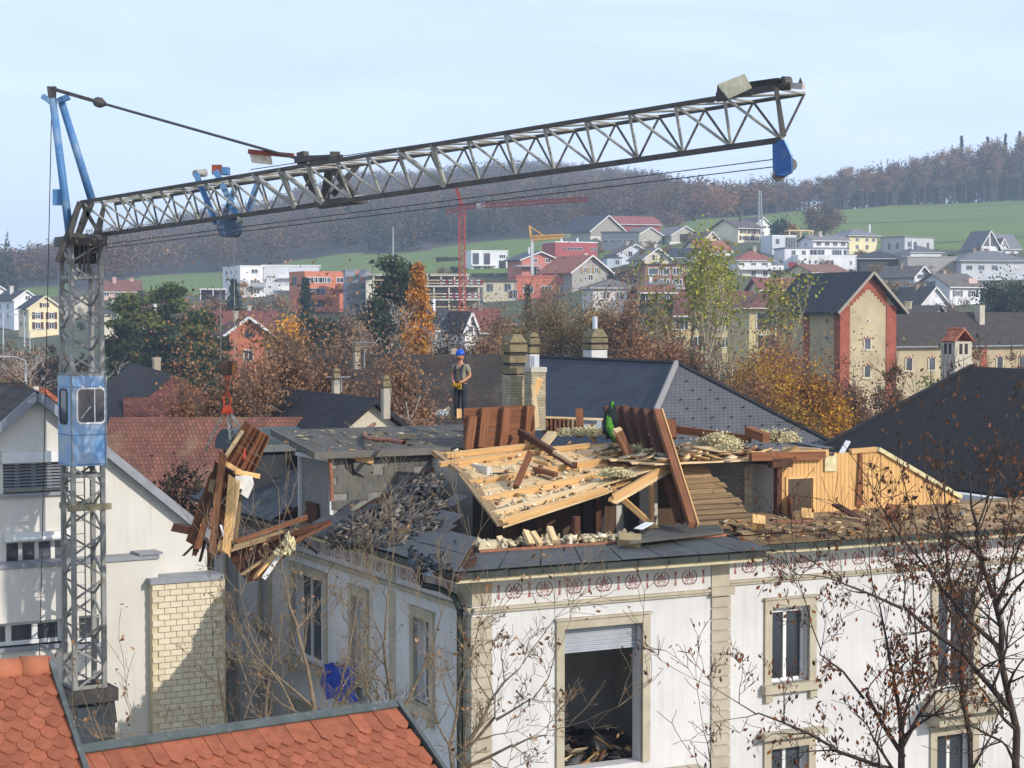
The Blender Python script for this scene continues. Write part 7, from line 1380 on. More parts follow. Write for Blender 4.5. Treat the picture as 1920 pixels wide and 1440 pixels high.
# body faces -y, x to its own left
tor = [((0, 0, .98), (.155, .105)), ((0, .0, 1.12), (.15, .10)), ((0, -.01, 1.28), (.165, .11)), ((0, 0, 1.42), (.15, .09)), ((0, -.005, 1.50), (.065, .06)), ((0, -.015, 1.56), .055), ((0, -.03, 1.66), (.078, .095)), ((0, -.03, 1.75), (.07, .085))]
legs = [[((0, 0, .98), (.155, .105)), ((s * .10, 0, .88), .095), ((s * .115, -.02, .5), .068), ((s * (.13), .02 - .0, .12), .046), ((s * .135, -.0, .05), .045), ((s * .15, -.13, .035), .038)] for s in (-1, 1)]
arms = [[((0, 0, 1.42), (.15, .09)), ((s * .19, 0, 1.42), .062), ((s * .26, .05, 1.17), .046), ((s * .13, -.16, 1.02), .036), ((s * .07, -.22, .99), .033)] for s in (-1, 1)]
skin('body', [tor] + legs + arms, m_skin, wk)
skin('shirt', [[((0, 0, 1.0), (.165, .115)), ((0, 0, 1.12), (.165, .115)), ((0, -.01, 1.28), (.18, .125)), ((0, 0, 1.42), (.165, .105)), ((0, -.0, 1.485), (.075, .07))]] + [[((0, 0, 1.42), (.165, .105)), ((s * .19, 0, 1.42), .078), ((s * .245, .035, 1.24), .066)] for s in (-1, 1)], m_shirt, wk)
skin('trousers', [[((0, 0, 1.03), (.165, .12)), ((0, 0, .95), (.17, .125))]] + [[((0, 0, .95), (.17, .125)), ((s * .105, 0, .86), .112), ((s * .118, -.02, .5), .088), ((s * .13, .015, .16), .078), ((s * .135, .01, .08), .08)] for s in (-1, 1)], m_trs, wk)
for s in (-1, 1):
    skin('boot', [[((s * .135, .03, .07), .062), ((s * .14, -.04, .055), .058), ((s * .155, -.17, .045), .048)]], m_boot, wk, 1)
    h0 = V((s * .06, -.225, .985)); gl = skin('glove', [[(h0, (.05, .03)), (h0 + V((-s * .035, -.04, -.035)), (.052, .028))]] + [[(h0 + V((-s * .035, -.04, -.035)), (.05, .028)), (h0 + V((-s * .05 + (k - 1.5) * .021, -.085, -.06 - .004 * abs(k - 1.5))), .013), (h0 + V((-s * .05 + (k - 1.5) * .021, -.085 - .002 * k, -.105)), .011)] for k in range(4)] + [[(h0, (.05, .03)), (h0 + V((-s * .02 + s * .05, -.05, -.03)), .014), (h0 + V((s * .03, -.085, -.055)), .012)]], m_glv, wk, 1)
mb = MB(); mb.lathe(V((0, -.03, 1.725)), [(.118, 0), (.121, .03), (.115, .07), (.09, .115), (.05, .138), (.012, .145)], 16); mb.sm = True
mb.prism([V((-.09, -.13, 1.722)), V((.09, -.13, 1.722)), V((.06, -.19, 1.712)), V((-.06, -.19, 1.712))], (0, 0, .012)); part('helmet', mb, m_helm, wk, True)
mb = MB(); mb.lathe(V((0, -.075, 1.60)), [(.03, -.02), (.062, .01), (.066, .035), (.05, .05)], 10); part('beard', mb, m_hair, wk, True)
mb = MB(); mb.prism([V((-.016, -.118, 1.655)), V((.016, -.118, 1.655)), V((0, -.15, 1.66))], (0, 0, .035)); part('nose', mb, m_skin, wk)
for s in (-1, 1): mb = MB(); mb.lathe(V((s * .032, -.122, 1.70)), [(.006, -.006), (.011, 0), (.006, .006)], 6); part('eye', mb, m_dark, wk); mb = MB(); mb.beam(V((s * .08, -.04, 1.62)), V((s * .082, -.035, 1.70)), .02, .04); part('ear', mb, m_skin, wk)
for s in (-1, 1):
    mb = MB(); mb.path([V((s * .11, .12, 1.32)), V((s * .11, .06, 1.50)), V((s * .11, -.09, 1.44)), V((s * .09, -.145, 1.25)), V((s * .10, -.135, 1.03))], .022, 6); part('harness_strap', mb, m_vest, wk)
mb = MB(); mb.beam(V((-.1, -.15, 1.33)), V((.1, -.15, 1.33)), .02, .035); part('harness_strap', mb, m_dark, wk)
mb = MB(); mb.lathe(V((0, 0, .98)), [(.172, 0), (.178, .02), (.172, .05)], 14); part('belt', mb, m_boot, wk)
mb = MB(); mb.box((.05, -.16, .90), .1, .06, .16); part('pouch', mb, m_glv, wk)
timber(826, 779, 47.6, 842, 765, 47.9, .12, .06, w_pale, 'pale board propped beside the feet of the worker', 'plank', 'plank', .03, V((0, 1, 0)))
timber(840, 765, 47.9, 842, 786, 47.8, .06, .06, w_pine, 'short pine leg carrying the propped board by the worker', 'plank', 'plank', .03, V((0, 1, 0)))
timber(861, 768, 46.8, 861, 786, 46.6, .12, .1, w_pine, 'short pine post in front of the legs of the worker', 'post', 'post', .03, V((0, 1, 0)))
o = lump(833, 778, 47.4, .3, .1, 'white plastic bag lying on the roof edge beside the worker', 77); o.data.materials[0] = M('white_bag', '#dcdcd8', '#c8c8c4', scale=8); o['category'] = 'bag'; o.name = 'plastic_bag'
# ------------------------------------------------------------------ trees
m_leaf = M('leaves', (1.2, 1.15, 1.08), rough=.9, kind='attr', spec=.1, trans=.22)
m_bark = M('bark', '#6b5f52', '#4d443b', scale=6, rough=.95); m_birch = M('birch_bark', '#cfc8bc', '#9a9288', scale=5, rough=.9); m_twig = M('twigs', '#5c4a3c', '#463a31', scale=6, rough=.95); m_pbark = M('poplar_bark', '#b3a88f', '#8d8470', scale=6, rough=.95)
def tubes(P, Q, R0, R1, n=4):
    P, Q = np.asarray(P, float), np.asarray(Q, float); D = Q - P; D /= np.maximum(np.linalg.norm(D, axis=1), 1e-6)[:, None]
    ref = np.where(np.abs(D[:, 2:3]) > .9, [[1., 0, 0]], [[0, 0, 1.]]); X = np.cross(D, ref); X /= np.linalg.norm(X, axis=1)[:, None]; Yv = np.cross(D, X)
    a = np.arange(n) * 2 * math.pi / n; ring = X[:, None] * np.cos(a)[None, :, None] + Yv[:, None] * np.sin(a)[None, :, None]
    v = np.concatenate([P[:, None] + ring * np.asarray(R0)[:, None, None], Q[:, None] + ring * np.asarray(R1)[:, None, None]], 1)
    i = np.arange(n); f = np.stack([i, (i + 1) % n, n + (i + 1) % n, n + i], 1)
    return v.reshape(-1, 3), (f[None] + (np.arange(len(P)) * 2 * n)[:, None, None]).reshape(-1, 4)
def grow(segs, tips, p, d, ln, r, dep, rg, up=.25, spread=.8, kids=4, wob=.14, k=4, rmin=.004, shrink=.62):
    p = np.array(p, float); d = np.array(d, float) / np.linalg.norm(d); st = ln / k; pts = []
    for i in range(k):
        d = d + rg.normal(size=3) * wob + np.array([0, 0, up * .3]); d /= np.linalg.norm(d); q = p + d * st; f0, f1 = i / k, (i + 1) / k
        segs.append((p, q, max(rmin, r * (1 - .65 * f0)), max(rmin, r * (1 - .65 * f1)))); pts.append((q, d.copy(), f1)); p = q
    tips.append((p, d))
    if dep > 0:
        for j in range(kids):
            q, dd, f = pts[rg.integers(0, len(pts))] if j else pts[-1]; a = rg.normal(size=3); a -= a.dot(dd) * dd; a /= np.linalg.norm(a); nd = dd * (1 - spread * .5) + a * spread * rg.uniform(.6, 1.1) + np.array([0, 0, up])
            grow(segs, tips, q, nd, ln * shrink * rg.uniform(.7, 1.15), r * .55 * (1.1 - .45 * f), dep - 1, rg, up, spread, kids, wob, max(2, k - 1), rmin, shrink)
def cards(P, size, rg, asp=.75, up=0):
    n = len(P); e1 = rg.normal(size=(n, 3)); e1[:, 2] *= (1 - up); e1 /= np.linalg.norm(e1, axis=1)[:, None]; e2 = rg.normal(size=(n, 3)); e2 -= (e2 * e1).sum(1)[:, None] * e1; e2 /= np.linalg.norm(e2, axis=1)[:, None]
    s = (np.asarray(size) * rg.uniform(.6, 1.3, n))[:, None] * .5; a, b = e1 * s, e2 * s * asp
    v = np.stack([P - a, P - b, P + a, P + b], 1).reshape(-1, 3); return v, np.arange(4 * n).reshape(-1, 4)
PAL = dict(brown=['#8c6e58', '#7d624f', '#98795f', '#6d5647'], rust=['#946e54', '#a07a58', '#83624d', '#8c6a50'], olive=['#7d6e4c', '#8a764e', '#6d6048', '#967c54'], gold=['#b98530', '#a87a34', '#c89a3c', '#8a6a34'], larch=['#c0842c', '#a8742c', '#cc9438', '#8f642a'], goldbrown=['#9a7034', '#8a5f3a', '#b08430', '#75553a', '#a88a38'], dgreen=['#2c3a2c', '#36442f', '#242f27', '#3e4833'], green=['#43502e', '#535c32', '#343f29', '#5e6335'], blue=['#33443e', '#3c4c42', '#2b3a36'], ygreen=['#8c8f3c', '#767f38', '#a0983e', '#666f34'], grey=['#6f625a', '#7d6c60', '#5d544e', '#86705c'], dk=['#3f3a34', '#4b4038', '#37332e'])
PAL = {k: np.array([rgb(c) for c in v]) for k, v in PAL.items()}
def finish(o, leafv, leaff, cols, segs, wood_mat, crown='crown', n=4, trunk='trunk'):
    if segs:
        P, Q, A_, B_ = zip(*segs); v, f = tubes(P, Q, A_, B_, n); link(trunk, npmesh(trunk, v, f, wood_mat, smooth=True), V((0, 0, 0)), o)
    if leafv is not None: c = link(crown, npmesh(crown, leafv, leaff, m_leaf, cols), V((0, 0, 0)), o)
def tree(label, u, vt, Y, wpx, kind='dec', pal='brown', n=2600, ls=.34, seed=0, name='tree', cat='tree', group=None, lean=0, vb=None, wood_mat=None, clump=26, base=.12, fill=.5):
    rg = np.random.default_rng(seed + int(u)); c = at(u, vt, Y); z0 = tz(c.x, Y) if vb is None else at(u, vb, Y).z; h = max(1.5, c.z - z0); w = wpx * Y / FPX
    o = root(name, V((c.x, Y, z0)), label, cat, group, local=True); pl = PAL[pal]; segs, tips = [], []; bk_ = wood_mat or m_bark
    if kind in ('dec', 'shrub'):
        zb = h * (base if kind == 'dec' else .02); hc = h - zb; K = clump
        d = rg.normal(size=(K, 3)); d /= np.linalg.norm(d, axis=1)[:, None]; rr = rg.uniform(.35, .92, K) ** .6
        C = d * rr[:, None] * np.array([w / 2, w / 2, hc / 2]); C[:, 2] += zb + hc * .5; cr = rg.uniform(.11, .2, K) * min(w, hc) ; tone = rg.uniform(.62, 1.3, K); ci = rg.integers(0, len(pl), K)
        k = rg.integers(0, K, n); P = C[k] + rg.normal(size=(n, 3)) * cr[k][:, None] * np.array([.78, .78, .7]); m2 = int(n * fill * .5); P2 = rg.normal(size=(m2, 3)) * np.array([w * .26, w * .26, hc * .24]) + np.array([0, 0, zb + hc * .48]); P = np.concatenate([P, P2])
        cols = np.concatenate([pl[ci[k]] * tone[k][:, None], pl[rg.integers(0, len(pl), m2)] * .85]) * rg.uniform(.7, 1.3, len(P))[:, None]
        P[:, 2] = np.maximum(P[:, 2], .05); v, f = cards(P, ls, rg)
        segs.append((np.array([0, 0, -1.]), np.array([0, 0, zb + hc * .4]), .03 * w + .05, .02 * w + .03))
        for j in range(K): q = np.array([rg.normal() * .05 * w, rg.normal() * .05 * w, zb + rg.random() * hc * .4]); segs.append((q, C[j], .010 * w + .012, .012)); segs.append((C[j], C[j] + d[j] * cr[j] * 1.2 + np.array([0, 0, cr[j] * .8]), .014, .006))
        for j in range(K * 9): q = C[rg.integers(K)]; e = q + (q - np.array([0, 0, zb + hc * .3])) * rg.uniform(.05, .28) + rg.normal(size=3) * w * .06; segs.append((q, e, .012, .006))
        finish(o, v, f, cols, segs, bk_)
    elif kind == 'bare':
        grow(segs, tips, (0, 0, -1), (lean, 0, 1), h * .55 + 1, h * .014 + .03, 4, rg, .22, .75, 4, .10, 4, .012, .62); T = np.array([t[0] for t in tips]); s = h / max(T[:, 2].max(), .1); segs = [(a * [1, 1, s], b * [1, 1, s], r0, r1) for a, b, r0, r1 in segs]; T[:, 2] *= s
        k = rg.integers(0, len(T), n); P = T[k] + rg.normal(size=(n, 3)) * .35; cols = pl[rg.integers(0, len(pl), n)] * rg.uniform(.7, 1.3, n)[:, None]; v, f = cards(P, ls, rg); finish(o, v, f, cols, segs, bk_)
    elif kind in ('fir', 'larch'):
        L_ = int(14 + h); P, S, C_ = [], [], []
        segs.append((np.array([0, 0, -1.]), np.array([0, 0, h]), .02 * h + .03, .02))
        for i in range(L_):
            t = (i + .3) / L_; z = h * (.04 + .96 * t); rad = w / 2 * (1 - t) ** .85 * rg.uniform(.75, 1.1); nb = int(5 + 7 * (1 - t))
            for b in range(nb):
                a = rg.random() * 6.283; m_ = int(n / L_ / 7) + 3; s = rg.random(m_) ** .7; rl = rad * rg.uniform(.7, 1.12); q = np.stack([np.cos(a) * s * rl, np.sin(a) * s * rl, z - s * rl * (.35 if kind == 'fir' else .12)], 1) + rg.normal(size=(m_, 3)) * [.22, .22, .16 if kind == 'fir' else .3]
                P.append(q); C_.append(np.tile(pl[rg.integers(len(pl))] * rg.uniform(.65, 1.3), (m_, 1))); segs.append((np.array([0, 0, z]), np.array([math.cos(a) * rl * .9, math.sin(a) * rl * .9, z - rl * .3]), .03, .01))
        P = np.concatenate(P); cols = np.concatenate(C_) * rg.uniform(.75, 1.25, len(P))[:, None]; v, f = cards(P, ls, rg, .5); finish(o, v, f, cols, segs, bk_)
    elif kind == 'pine':
        K = clump; segs.append((np.array([0, 0, -1.]), np.array([0, 0, h * .92]), .018 * h + .05, .06)); P, C_ = [], []
        for j in range(K):
            t = .22 + .78 * (j + .5) / K; a = rg.random() * 6.283; rad = w / 2 * rg.uniform(.35, 1.0) * (1 - .55 * max(0, t - .55) / .45); cen = np.array([math.cos(a) * rad, math.sin(a) * rad, h * t * .98]); m_ = n // K
            q = cen + rg.normal(size=(m_, 3)) * [w * .12, w * .12, h * .02]; q[:, 2] += rg.random(m_) * .2; P.append(q); C_.append(np.tile(pl[rg.integers(len(pl))] * rg.uniform(.6, 1.35), (m_, 1))); segs.append((np.array([0, 0, h * t * .9]), cen, .05, .02))
        P = np.concatenate(P); cols = np.concatenate(C_) * rg.uniform(.75, 1.25, len(P))[:, None]; v, f = cards(P, ls, rg, .5); finish(o, v, f, cols, segs, bk_)
    elif kind == 'poplar':
        for s in range(3): grow(segs, tips, (rg.normal() * .2, rg.normal() * .2, -1), (lean + rg.normal() * .16, rg.normal() * .14, 1), h * .8, h * .012 + .06, 3, rg, .5, .42, 5, .05, 7, .014, .5)
        T = np.array([t[0] for t in tips]); s = h / max(T[:, 2].max(), .1); segs = [(a * [1, 1, s], b * [1, 1, s], r0, r1) for a, b, r0, r1 in segs]; T[:, 2] *= s; pr = np.clip((T[:, 2] / h - .55) * 2.2, .012, 1); pr /= pr.sum()
        k = rg.choice(len(T), n, p=pr); P = T[k] + rg.normal(size=(n, 3)) * .5; cols = pl[rg.integers(0, len(pl), n)] * rg.uniform(.6, 1.35, n)[:, None]; v, f = cards(P, ls, rg); finish(o, v, f, cols, segs, bk_)
    return o
G1, G2 = 'trees in the middle of the town', 'bushes behind the villa'
tree('green pine just right of the crane mast', 247, 552, 210, 92, 'pine', 'green', 5200, .55, 1, 'pine_tree', group=G1, clump=46)
tree('tallest green pine with a bushy rounded top', 312, 534, 216, 86, 'pine', 'green', 5600, .55, 2, 'pine_tree', group=G1, clump=36)
tree('broad green pine in front of the red gable', 300, 616, 196, 118, 'pine', 'dgreen', 5200, .5, 3, 'pine_tree', group=G1, clump=30)
tree('green pine reaching out toward the left hoist rope', 382, 584, 200, 96, 'pine', 'green', 5600, .5, 4, 'pine_tree', group=G1, clump=46)
tree('dark low pine at the foot of the mast', 222, 600, 190, 60, 'pine', 'dgreen', 3000, .5, 5, 'pine_tree', group=G1, clump=22)
tree('dark blue green spruce below the white apartment block', 438, 524, 330, 58, 'fir', 'blue', 3600, .6, 6, 'spruce_tree', group=G1)
tree('dark blue green spruce in front of the bright orange block', 573, 521, 305, 64, 'fir', 'blue', 4200, .6, 7, 'spruce_tree', group=G1)
tree('wide grey green pine right of the golden bush', 606, 598, 190, 104, 'pine', 'dgreen', 5200, .45, 8, 'pine_tree', group=G1, clump=46)
tree('small dark spruce tip in front of the terracotta terrace', 990, 532, 270, 26, 'fir', 'dgreen', 1300, .4, 9, 'spruce_tree', group=G1)
tree('golden brown round tree beside the orange brick house', 538, 596, 195, 92, 'dec', 'gold', 4200, .38, 10, group=G1)
tree('tall golden larch in front of the concrete shell', 784, 498, 172, 165, 'larch', 'larch', 14000, .36, 11, 'larch_tree', group=G1)
tree('big dark cedar behind the golden larch', 742, 484, 192, 120, 'pine', 'dgreen', 7000, .5, 12, 'cedar_tree', group=G1, clump=40)
tree('dark conifer below the cedar at the grey scaffold block', 708, 560, 188, 80, 'pine', 'dgreen', 3400, .5, 13, 'pine_tree', group=G1)
tree('pale birch with bare twigs left of the golden larch', 705, 560, 140, 60, 'bare', 'grey', 500, .25, 14, 'birch_tree', group=G1, wood_mat=m_birch)
tree('thin bare birch before the blue grey scaffold block', 630, 566, 205, 40, 'bare', 'brown', 400, .3, 15, 'birch_tree', group=G1, wood_mat=m_birch)
tree('bare dark tree in front of the orange brick house', 476, 596, 170, 70, 'bare', 'grey', 500, .25, 16, group=G1)
tree('greyish bare bush below the white apartment block', 505, 556, 320, 78, 'dec', 'grey', 2200, .4, 17, 'bush', 'bush', G1, fill=.3)
tree('reddish brown bush below the white carport', 385, 556, 330, 90, 'shrub', 'brown', 2200, .45, 18, 'bush', 'bush', G1)
tree('brown bush between the pink house and the pines', 280, 556, 340, 60, 'shrub', 'brown', 1400, .45, 19, 'bush', 'bush', G1)
for i, a in enumerate(((420, 690, 64.6, 175, 'brown', 'wide brown leafy bush behind the hook block'), (548, 664, 74, 175, 'brown', 'tall rounded brown bush right of the hoist chain'), (478, 686, 67, 110, 'rust', 'rusty bush directly behind the sling chains'), (628, 688, 90, 110, 'brown', 'brown bush at the left end of the long brown roof'), (738, 680, 72, 180, 'brown', 'brown leafy bush right in front of the long brown roof'), (612, 680, 76, 110, 'brown', 'brown bush between the long brown roof and the narrow chimney'), (500, 704, 66, 120, 'brown', 'low brown bush right of the sling chains'), (348, 716, 64.4, 100, 'rust', 'rusty bush in front of the black barn'))):
    tree(a[5], a[0], a[1], a[2], a[3], 'shrub', a[4], 34000, .125 if a[2] < 70 else .15, 40 + i, 'bush', 'bush', G2, clump=60, fill=1.0)
for i, a in enumerate(((985, 562, 150, 92, 'olive', 'olive brown tree left of the birch behind the brick chimneys'), (1048, 545, 155, 110, 'olive', 'olive brown tree behind the brick chimneys, tallest of three'), (1118, 560, 150, 90, 'olive', 'olive brown tree right of the birch'), (1165, 560, 140, 84, 'brown', 'brown tree left of the school dormer block'), (1190, 606, 122, 110, 'rust', 'rusty tree in front of the yellow school wing, left end'), (1255, 632, 118, 110, 'rust', 'rusty low tree in front of the middle of the school wing'), (1315, 655, 112, 90, 'brown', 'brown bush at the foot of the poplars'), (905, 618, 120, 100, 'brown', 'brown tree behind the louvred brick chimney'), (850, 612, 128, 90, 'dk', 'dark bare bush behind the helmet of the worker'), (660, 590, 150, 90, 'grey', 'grey brown bare tree left of the pale birch'), (935, 590, 165, 90, 'brown', 'brown tree left of the olive brown trees'), (1225, 590, 150, 110, 'olive', 'olive brown tree hiding the left end of the school roof'))):
    tree(a[5], a[0], a[1], a[2], a[3], 'dec', a[4], 18000, .19, 60 + i, group=G1, clump=52, fill=.8, base=.03)
tree('white stemmed birch rising between the olive brown trees', 1092, 508, 150, 60, 'bare', 'olive', 700, .25, 20, 'birch_tree', group=G1, wood_mat=m_birch)
for i, a in enumerate(((1300, 446, 140, -.02, 'left poplar with pale stems and green topped twigs'), (1345, 432, 142, .0, 'tallest poplar with pale stems and yellow green top'), (1392, 496, 138, .08, 'right leaning poplar with pale stems'))):
    tree(a[4], a[0], a[1], a[2], 90, 'poplar', 'ygreen', 2000, .26, 80 + i, 'poplar_tree', group='poplars beside the school', lean=a[3], wood_mat=m_pbark)
for i, a in enumerate(((1432, 640, 104, 140, 'goldbrown', 'golden brown tree left of the brick tower, left third of the clump'), (1455, 618, 108, 150, 'rust', 'rusty topped tree in front of the brick tower, middle of the clump'), (1535, 672, 98, 130, 'goldbrown', 'yellow flecked tree in the front of the clump before the tower'), (1592, 690, 104, 110, 'brown', 'brown tree at the right foot of the brick tower'), (1465, 720, 92, 150, 'goldbrown', 'low golden bush behind the dotted grey hip'), (1420, 700, 100, 110, 'rust', 'low rusty bush left of the golden clump'))):
    tree(a[5], a[0], a[1], a[2], a[3], 'dec', a[4], 27000, .15, 90 + i, group='autumn clump before the brick tower', clump=60, base=.02)
for i, a in enumerate(((1672, 672, 120, 62, 'brown', 2600, 'thin brown tree between the tower and the brick hall'), (1738, 690, 110, 80, 'ygreen', 2600, 'yellow green bush left of the chimney turret'), (1842, 640, 130, 62, 'brown', 2600, 'brown twiggy tree right of the chimney turret'), (1640, 720, 100, 70, 'brown', 2600, 'brown bush just above the edge of the black roof'), (1905, 650, 128, 40, 'brown', 1600, 'brown twiggy tree before the hall at the right edge'))):
    tree(a[6], a[0], a[1], a[2], a[3], 'dec', a[4], a[5], .2, 110 + i, group=G1, base=.05, fill=.3)
tree('big round grey brown tree standing alone at the meadow edge', 1546, 386, 600, 68, 'dec', 'grey', 4200, .6, 21, clump=40, base=.08)
tree('dark round evergreen at the right edge of the village', 1886, 510, 300, 88, 'dec', 'dgreen', 5600, .42, 22, clump=30, base=.0)
tree('dark evergreen bush left of the timber pergola', 1462, 405, 535, 34, 'dec', 'blue', 1400, .6, 23, 'bush', 'bush'); tree('orange brown bush beside the timber pergola', 1484, 420, 530, 24, 'dec', 'rust', 800, .5, 24, 'bush', 'bush')
tree('bare pale tree behind the open farm shed', 1262, 396, 585, 36, 'dec', 'grey', 1100, .5, 25, base=.1, fill=.2)
tree('rusty autumn tree at the top edge of the meadow', 1346, 352, 735, 66, 'dec', 'rust', 2600, .7, 26); tree('second rusty autumn tree at the meadow edge, left one', 1300, 366, 742, 60, 'dec', 'rust', 2200, .7, 27)
tree('dark hedge like bush by the pale blue house', 1190, 500, 385, 70, 'shrub', 'dk', 1800, .4, 28, 'bush', 'bush'); tree('bare grey bush in front of the white cottage', 1808, 556, 340, 60, 'bare', 'grey', 300, .3, 29, 'bush', 'bush')
for i, a in enumerate(((20, 640, 215, 70, 'brown'), (66, 655, 200, 80, 'brown'), (98, 640, 190, 50, 'dk'), (150, 668, 190, 60, 'dk'), (30, 690, 165, 80, 'brown'))):
    tree(('brown bare tree by the road at the left edge', 'brown bare tree just left of the crane mast', 'dark bush seen through the crane mast', 'dark bush behind the lower end of the upper mast', 'low brown bushes near the curved street lamp')[i], a[0], a[1], a[2], a[3], 'dec', a[4], 2200, .26, 130 + i, group='trees by the road on the left', fill=.3)
tree('white birch by the road left of the crane mast', 76, 640, 150, 40, 'bare', 'brown', 260, .2, 31, 'birch_tree', wood_mat=m_birch, lean=-.05); tree('green conifer bush behind the white gable', 40, 715, 120, 46, 'pine', 'green', 1500, .3, 32, 'bush', 'bush')
tree('small pale birch standing right of the lifted load', 458, 728, 66, 40, 'bare', 'grey', 120, .12, 33, 'birch_tree', wood_mat=m_birch)
tree('dark twiggy shrub between the red barn and the load', 335, 880, 56, 110, 'shrub', 'dk', 3200, .12, 34, 'bush', 'bush', vb=1080, fill=.3)
# hedge, garden shrubs
def hedge(label, u0, u1, v, Y, hh, pal, seed):
    rg = np.random.default_rng(seed); a, b = at(u0, v, Y), at(u1, v, Y); n = int((b - a).length * 120); t = rg.random(n); P = np.stack([a.x + (b.x - a.x) * t, a.y + (b.y - a.y) * t + rg.normal(size=n) * .5, a.z + rg.random(n) * hh], 1); pl = PAL[pal]
    o = root('hedge', a, label, 'hedge', local=True); P -= np.array(a); v_, f_ = cards(P, .4, rg); finish(o, v_, f_, pl[rg.integers(0, len(pl), n)] * rg.uniform(.6, 1.3, n)[:, None], None, None)
hedge('long dark trimmed hedge below the modern white house', 884, 968, 530, 470, 2.4, 'dgreen', 1); hedge('dark hedge below the slatted houses', 1640, 1735, 552, 370, 2.6, 'olive', 2); hedge('dark ivy hedge on the yellow school wing', 1212, 1262, 582, 243, 1.4, 'dgreen', 3)
hedge('dark bushes beside the steep white gabled house', 1668, 1728, 575, 340, 3.2, 'dk', 4); hedge('dark heap of earth and brush in the middle of the meadow', 818, 866, 492, 560, 1.6, 'dk', 5)
rg = np.random.default_rng(77); pt_ = [tree.__name__]
protos = []
for i, (pl_, w_) in enumerate((('brown', 5), ('olive', 4.5), ('grey', 5.5), ('rust', 4), ('dgreen', 3.5))):
    o = tree('x', 960, 500, 400, w_ * 8.5, 'shrub', pl_, 900, .4, 200 + i, 'garden_shrub', 'shrub', 'garden shrubs among the village houses', vb=560, clump=14); protos.append((o, list(o.children)))
LBL = ['brown leafless garden shrub among the village houses', 'olive brown garden shrub among the village houses', 'grey twiggy garden shrub among the village houses', 'rusty garden shrub among the village houses', 'dark evergreen garden shrub among the village houses']
slots = [(rg.uniform(150, 960), rg.uniform(300, 470)) for _ in range(46)] + [(rg.uniform(960, 1990), rg.uniform(290, 520)) for _ in range(70)] + [(rg.uniform(-20, 960), rg.uniform(130, 290)) for _ in range(34)] + [(rg.uniform(960, 1950), rg.uniform(140, 280)) for _ in range(34)]
used = [False] * 5
for (u, y) in slots:
    k = int(rg.integers(5)); x = (u - 960) / FPX * y; s = rg.uniform(.45, .95); o0, ch = protos[k]
    if not used[k]: used[k] = True; r_ = o0
    else:
        r_ = o0.copy(); COL.objects.link(r_)
        for c in ch: c2 = c.copy(); COL.objects.link(c2); c2.parent = r_
    r_.location = (x, y, tz(x, y) - .2); r_.rotation_euler = (0, 0, rg.random() * 6.28); r_.scale = (s, s, s * rg.uniform(.6, .9)); r_['label'] = LBL[k]
# row of tall trunks at the top of the right meadow
rg = np.random.default_rng(5); bp_ = []
for i in range(4):
    o = tree('tall thin beech in the long row of trunks at the meadow top', 1700, 270, 880, 40, 'dec', 'grey' if i % 2 else 'brown', 1500, .9, 300 + i, 'beech_tree', 'tree', 'row of tall beeches at the meadow top', vb=385, clump=24, base=.34, fill=.25); bp_.append((o, list(o.children)))
us_ = np.sort(np.concatenate([rg.uniform(1378, 1580, 24), rg.uniform(1580, 1990, 46)])); first = [True] * 4
for u in us_:
    k = int(rg.integers(4)); o0, ch = bp_[k]; y = float(FT(u)) + rg.uniform(0, 12); x = (u - 960) / FPX * y
    top = np.interp(u, [1378, 1480, 1560, 1590, 1620, 1700, 1760, 1800, 1840, 1930], [352, 345, 330, 312, 322, 300, 285, 268, 272, 252]) + rg.normal() * 5; z0 = tz(x, y); h = at(u, float(top), y).z - z0; h0 = (385 - 270) * 880 / FPX
    if first[k]: first[k] = False; r_ = o0
    else:
        r_ = o0.copy(); COL.objects.link(r_)
        for c in ch: c2 = c.copy(); COL.objects.link(c2); c2.parent = r_
    r_.location = (x, y, z0 - .3); r_.rotation_euler = (0, 0, rg.random() * 6.28); s = h / h0; r_.scale = (.75 * rg.uniform(.8, 1.2), .8, s)
for i, (u, vt, w) in enumerate(((1803, 254, 34), (1852, 256, 22), (1885, 250, 30), (1912, 246, 34))):
    tree(('dark fir standing highest in the tree row', 'slim dark fir right of the highest fir', 'dark fir near the right end of the tree row', 'dark fir at the right frame edge in the tree row')[i], u, vt, 905, w, 'fir', 'dgreen', 1600, 1.1, 320 + i, 'fir_tree')
# ------------------------------------------------------------------ foreground tiled roofs
m_tile = M('clay_tile', '#9a5a40', '#874d35', scale=9, rough=.85, rnd=.13, dirt='#7d5a44', dscale=5, damt=.12, bump=.25, bscale=60)
m_zk = M('zinc_flashing', '#5c625f', '#4c524f', scale=5, rough=.5, metal=.25, dirt='#9aa09c', dscale=9, damt=.2)
tw_, te = .146, .132
def tile_mesh(ln, cut=.058, w=tw_):
    mb = MB(); P = [V((-w / 2 + .002, 0, 0)), V((w / 2 - .002, 0, 0)), V((w / 2 - .002, -ln + cut, 0)), V((w / 2 - .05, -ln, 0)), V((-w / 2 + .05, -ln, 0)), V((-w / 2 + .002, -ln + cut, 0))]
    T = [p + V((0, 0, .017)) for p in P]; n = 6
    mb.add(P + T, [tuple(range(5, -1, -1)), tuple(range(6, 12))] + [(i, (i + 1) % n, 6 + (i + 1) % n, 6 + i) for i in range(n)]); return mb.mesh('tile', V((0, 0, 0)), m_tile)
TM, TML = tile_mesh(te * 2.05), tile_mesh(.36)
